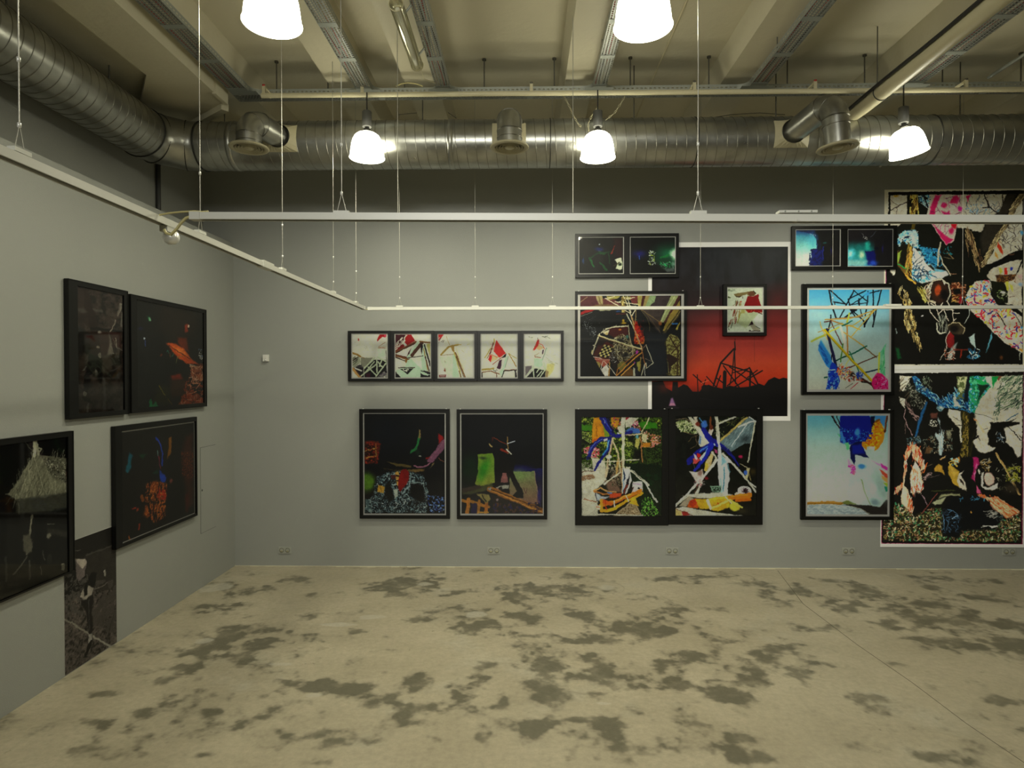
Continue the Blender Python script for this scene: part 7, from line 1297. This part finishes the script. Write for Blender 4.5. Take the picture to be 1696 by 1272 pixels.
p.N([(16, 15, 14), (44, 40, 38), (58, 53, 50)], box(20, 560, 460, 1272), 22, None, 51).N([(40, 37, 35)], box(240, 480, 460, 900), 60, .4).P((16, 15, 14), [(20, 190), (440, 50), (440, 190), (230, 290), (20, 330)], 8).L((44, 42, 39), [(210, 285), (430, 200)], 14, .8).P((10, 10, 10), [(20, 330), (210, 330), (200, 500), (120, 620), (20, 640)], 12).N([(44, 42, 40)], box(20, 430, 220, 760), 20, .6).P((64, 58, 58), [(122, 320), (212, 325), (195, 450), (150, 490), (124, 470)], 4).P((110, 104, 98), [(125, 310), (200, 312), (212, 340), (180, 390), (140, 350)], 4).L((70, 66, 62), [(120, 245), (155, 240)], 4)
p.P((78, 76, 70), [(25, 778), (220, 890), (230, 915), (30, 800)], 2).P((92, 90, 84), [(255, 915), (405, 1000), (395, 1018), (255, 935)], 2).L((16, 15, 14), [(435, 720), (370, 950)], 4).E((100, 98, 92), 354, 408, 10, 10).P((86, 84, 78), [(344, 410), (364, 412), (360, 455), (348, 452)], 2).L((62, 58, 55), [(270, 550), (320, 535), (370, 500)], 9)
p.P((9, 9, 9), [(245, 420), (285, 415), (285, 480), (260, 540), (225, 520), (215, 500)], 3).P((100, 96, 90), [(220, 520), (260, 545), (255, 590), (205, 635), (155, 610), (180, 560)], 4).P((8, 8, 8), [(205, 500), (220, 500), (215, 600), (195, 615), (190, 560)], 3).P((12, 11, 11), [(165, 635), (205, 640), (260, 590), (262, 660), (250, 740), (258, 850), (245, 910), (228, 910), (205, 740), (175, 690)], 3).L((44, 42, 42), [(225, 640), (230, 880)], 7, .7).P((92, 90, 86), [(226, 910), (252, 908), (250, 960), (225, 990)], 2).P((7, 7, 7), [(225, 985), (260, 940), (250, 990), (205, 1100), (198, 1095), (212, 1010)], 2)
LP.append(('leg', p, q))
for nm, am in (('foil', .9), ('figure', .7), ('garden', 1.0), ('net', .9), ('sticks', .7), ('red', 0), ('sky', .45), ('shore', .8), ('tree1', 1.0), ('tree2', 1.1)):
    pp = PR[nm][0]; pp.organic(am, .25 if nm in ('sky', 'shore', 'red') else 1)
for v in (V1, V2, V3, V4, V5): v[0].organic(.6, .4)
V6[0].organic(.9, .5)
for v in PR['double']+PR['double2']: v[0].organic(.8, .6)
for n_, v, q_ in LP: v.organic(.9)
# sheet margins stay straight
pp = PR['tree1'][0]; W0 = (150, 146, 132); pp.P(W0, box(-30, 0, 50, 2140)).P(W0, box(-30, 0, 1760, 40)).P(W0, box(1688, 0, 1760, 2200)).P((9, 9, 8), box(52, 2000+60, 1688, 2108), 0).L((110, 20, 80), [(51, 940), (51, 2110)], 5).P((9, 9, 8), box(75, 52, 1688, 84), 0)
pp = PR['tree2'][0]; W0 = (165, 163, 150); pp.P(W0, box(-30, -40, 36, 2200)).P(W0, [(-30, -40), (1790, -40), (1790, 74), (-30, 92)]).P(W0, box(1692, -40, 1790, 2200)).P(W0, box(-30, 2092, 1790, 2200)).L((110, 20, 60), [(62, 350), (38, 2088), (1686, 2090), (1690, 90)], 4).L((110, 112, 104), [(190, 52), (560, 45), (1700, 40)], 4)
pp = PR['red'][0]; W0 = (252, 252, 238); pp.P(W0, box(0, -700, 119, 1300)).P(W0, box(0, -700, 1600, -551)).P(W0, box(1483, -700, 1600, 1300)).P(W0, box(0, 1147, 1600, 1300))
# ------------------------------------------------------------------ hang them
GF, GD = 'framed photographs on the long back wall', 'framed photographs on the left panel wall'
def gq(name): return PR[name]
G0 = 1.8
p, q = PR['foil']; framed(WB, 'black framed dark still life with crumpled foil and a red heart', (595.3, 677.5, 744.7, 858.9), [((601.3, 683.8, 738.7, 853.4), q, p, G0*1.15)], GF, True)
p, q = PR['figure']; framed(WB, 'black framed dark picture with green chair and tilted black figure', (756.4, 678, 906.2, 859.8), [((762, 684, 900.4, 854), q, p, G0*1.1)], GF, True)
p, q = PR['garden']; framed(WB, 'wide black framed garden picture with curved dark blue balloons', (952.6, 677.8, 1107.2, 870), [(None, q, p, G0*.95)], GF, True)
p, q = PR['net']; framed(WB, 'wide black framed picture with blue balloons, white pole and grey netting', (1107.6, 677, 1263.3, 868.8), [(None, q, p, G0*1.0)], GF, True)
p, q = PR['sticks']; framed(WB, 'black framed landscape of tangled sticks and small chequerboard behind the rail', (952.8, 482, 1137.6, 631), [((956.8, 486.6, 1132.9, 626.8), q, p, G0*.85)], GF, True)
lab = ['five small joined frames: the leftmost, red corner above broken white crates', 'five small joined frames: the second, red cloth over brown beams', 'five small joined frames: the middle one, nearly all white with laths', 'five small joined frames: the fourth, large red flag on sticks', 'five small joined frames: the rightmost, small red flag on white tower']
xs = [576, 646.8, 718.6, 790.4, 862.3, 933.8]
for i, (p, q, rim) in enumerate((V1, V2, V3, V4, V5)):
    framed(WB, lab[i], (xs[i]+.15, 547.9-(i > 3)*.3, xs[i+1]-.15, 631.4-(i > 2)*.3), [(rim, q, p, G0*.9)], 'strip of five small framed pictures')
p, q = PR['red']; poster(WB, 'large red sunset poster with black silhouettes and white margins', q, p, G0*.62)
p, q, rim = V6; framed(WB, 'small black frame with bright red cloth picture hung over the sunset poster', (1198, 470.6, 1270, 556), [(rim, q, p, G0*.85)], GF, False, .042)
p, q = PR['sky']; framed(WB, 'tall black framed picture of coloured sticks against blue sky', (1328.8, 470, 1481.6, 653.6), [((1336.2, 475.9, 1476.6, 649), q, p, G0*1.15)], GF, True)
p, q = PR['shore']; framed(WB, 'tall black framed picture of blue and white balloons above a pale shore', (1327, 679, 1480.6, 861), [((1334.4, 684.5, 1474.3, 855.5), q, p, G0*1.5)], GF, True)
framed(WB, 'black double frame with two dark green-lit night pictures', (953, 386.8, 1124.4, 459.6), [(r, q, p, G0*1.0) for p, q, r in PR['double']], GF)
framed(WB, 'black double frame with two cyan and blue lit night pictures', (1311.7, 373.9, 1486.2, 446.5), [(r, q, p, G0*1.2) for p, q, r in PR['double2']], GF)
p, q = PR['tree1']; poster(WB, 'upper tall poster of a tree hung with pink and patterned cloth', q, p, G0*1.7, None, .0016, .0006)
p, q = PR['tree2']; poster(WB, 'lower tall poster of a tree with orange knotted cloths over fallen leaves', (1459.0, 617.2, 1701, 906.4), p, G0*1.7) if 0 else None
p2, q2 = PR['tree2']
# the lower sheet is lapped over the upper one
poster(WB, 'lower tall poster of a tree with orange knotted cloths over fallen leaves', (1458.6, 605.2, 1701, 906.4), p2, G0*1.9, None, .0014, .0030)
W4 = {n: (p, q) for n, p, q in LP}
p, q = W4['brown']; framed(WL, 'narrow upright black frame with a brown grainy street photograph', ((113.4, 462.2), (212.7, 481.5), (212.5, 686), (114.7, 694.8)), [(None, q, p, 1.75)], GD)
p, q = W4['flare']; framed(WL, 'black frame with a dark night photograph and an orange flare', ((216.3, 487), (342, 513), (342.4, 673.2), (218, 684.4)), [(None, q, p, 1.6)], GD)
p, q = W4['hut']; framed(WL, 'black frame with an orange glowing hut and blue streak at night', ((190.6, 706), (326.2, 690.3), (326.6, 854.5), (191.8, 910)), [(((200.0, 715), (323.5, 697), (323.8, 850.6), (201.5, 901)), q, p, 1.8)], GD)
p, q = W4['leg']; poster(WL, 'unframed black and white poster of a stockinged leg reaching the floor', q, p, 2.4)
p, q = W4['bag']; framed(WL, 'black framed black and white photograph of a net bag, cut by the picture edge', ((-163, 745), (122.6, 714.7), (122.8, 943.4), (-163, 1070)), [(None, q, p, 3.4)], GD)
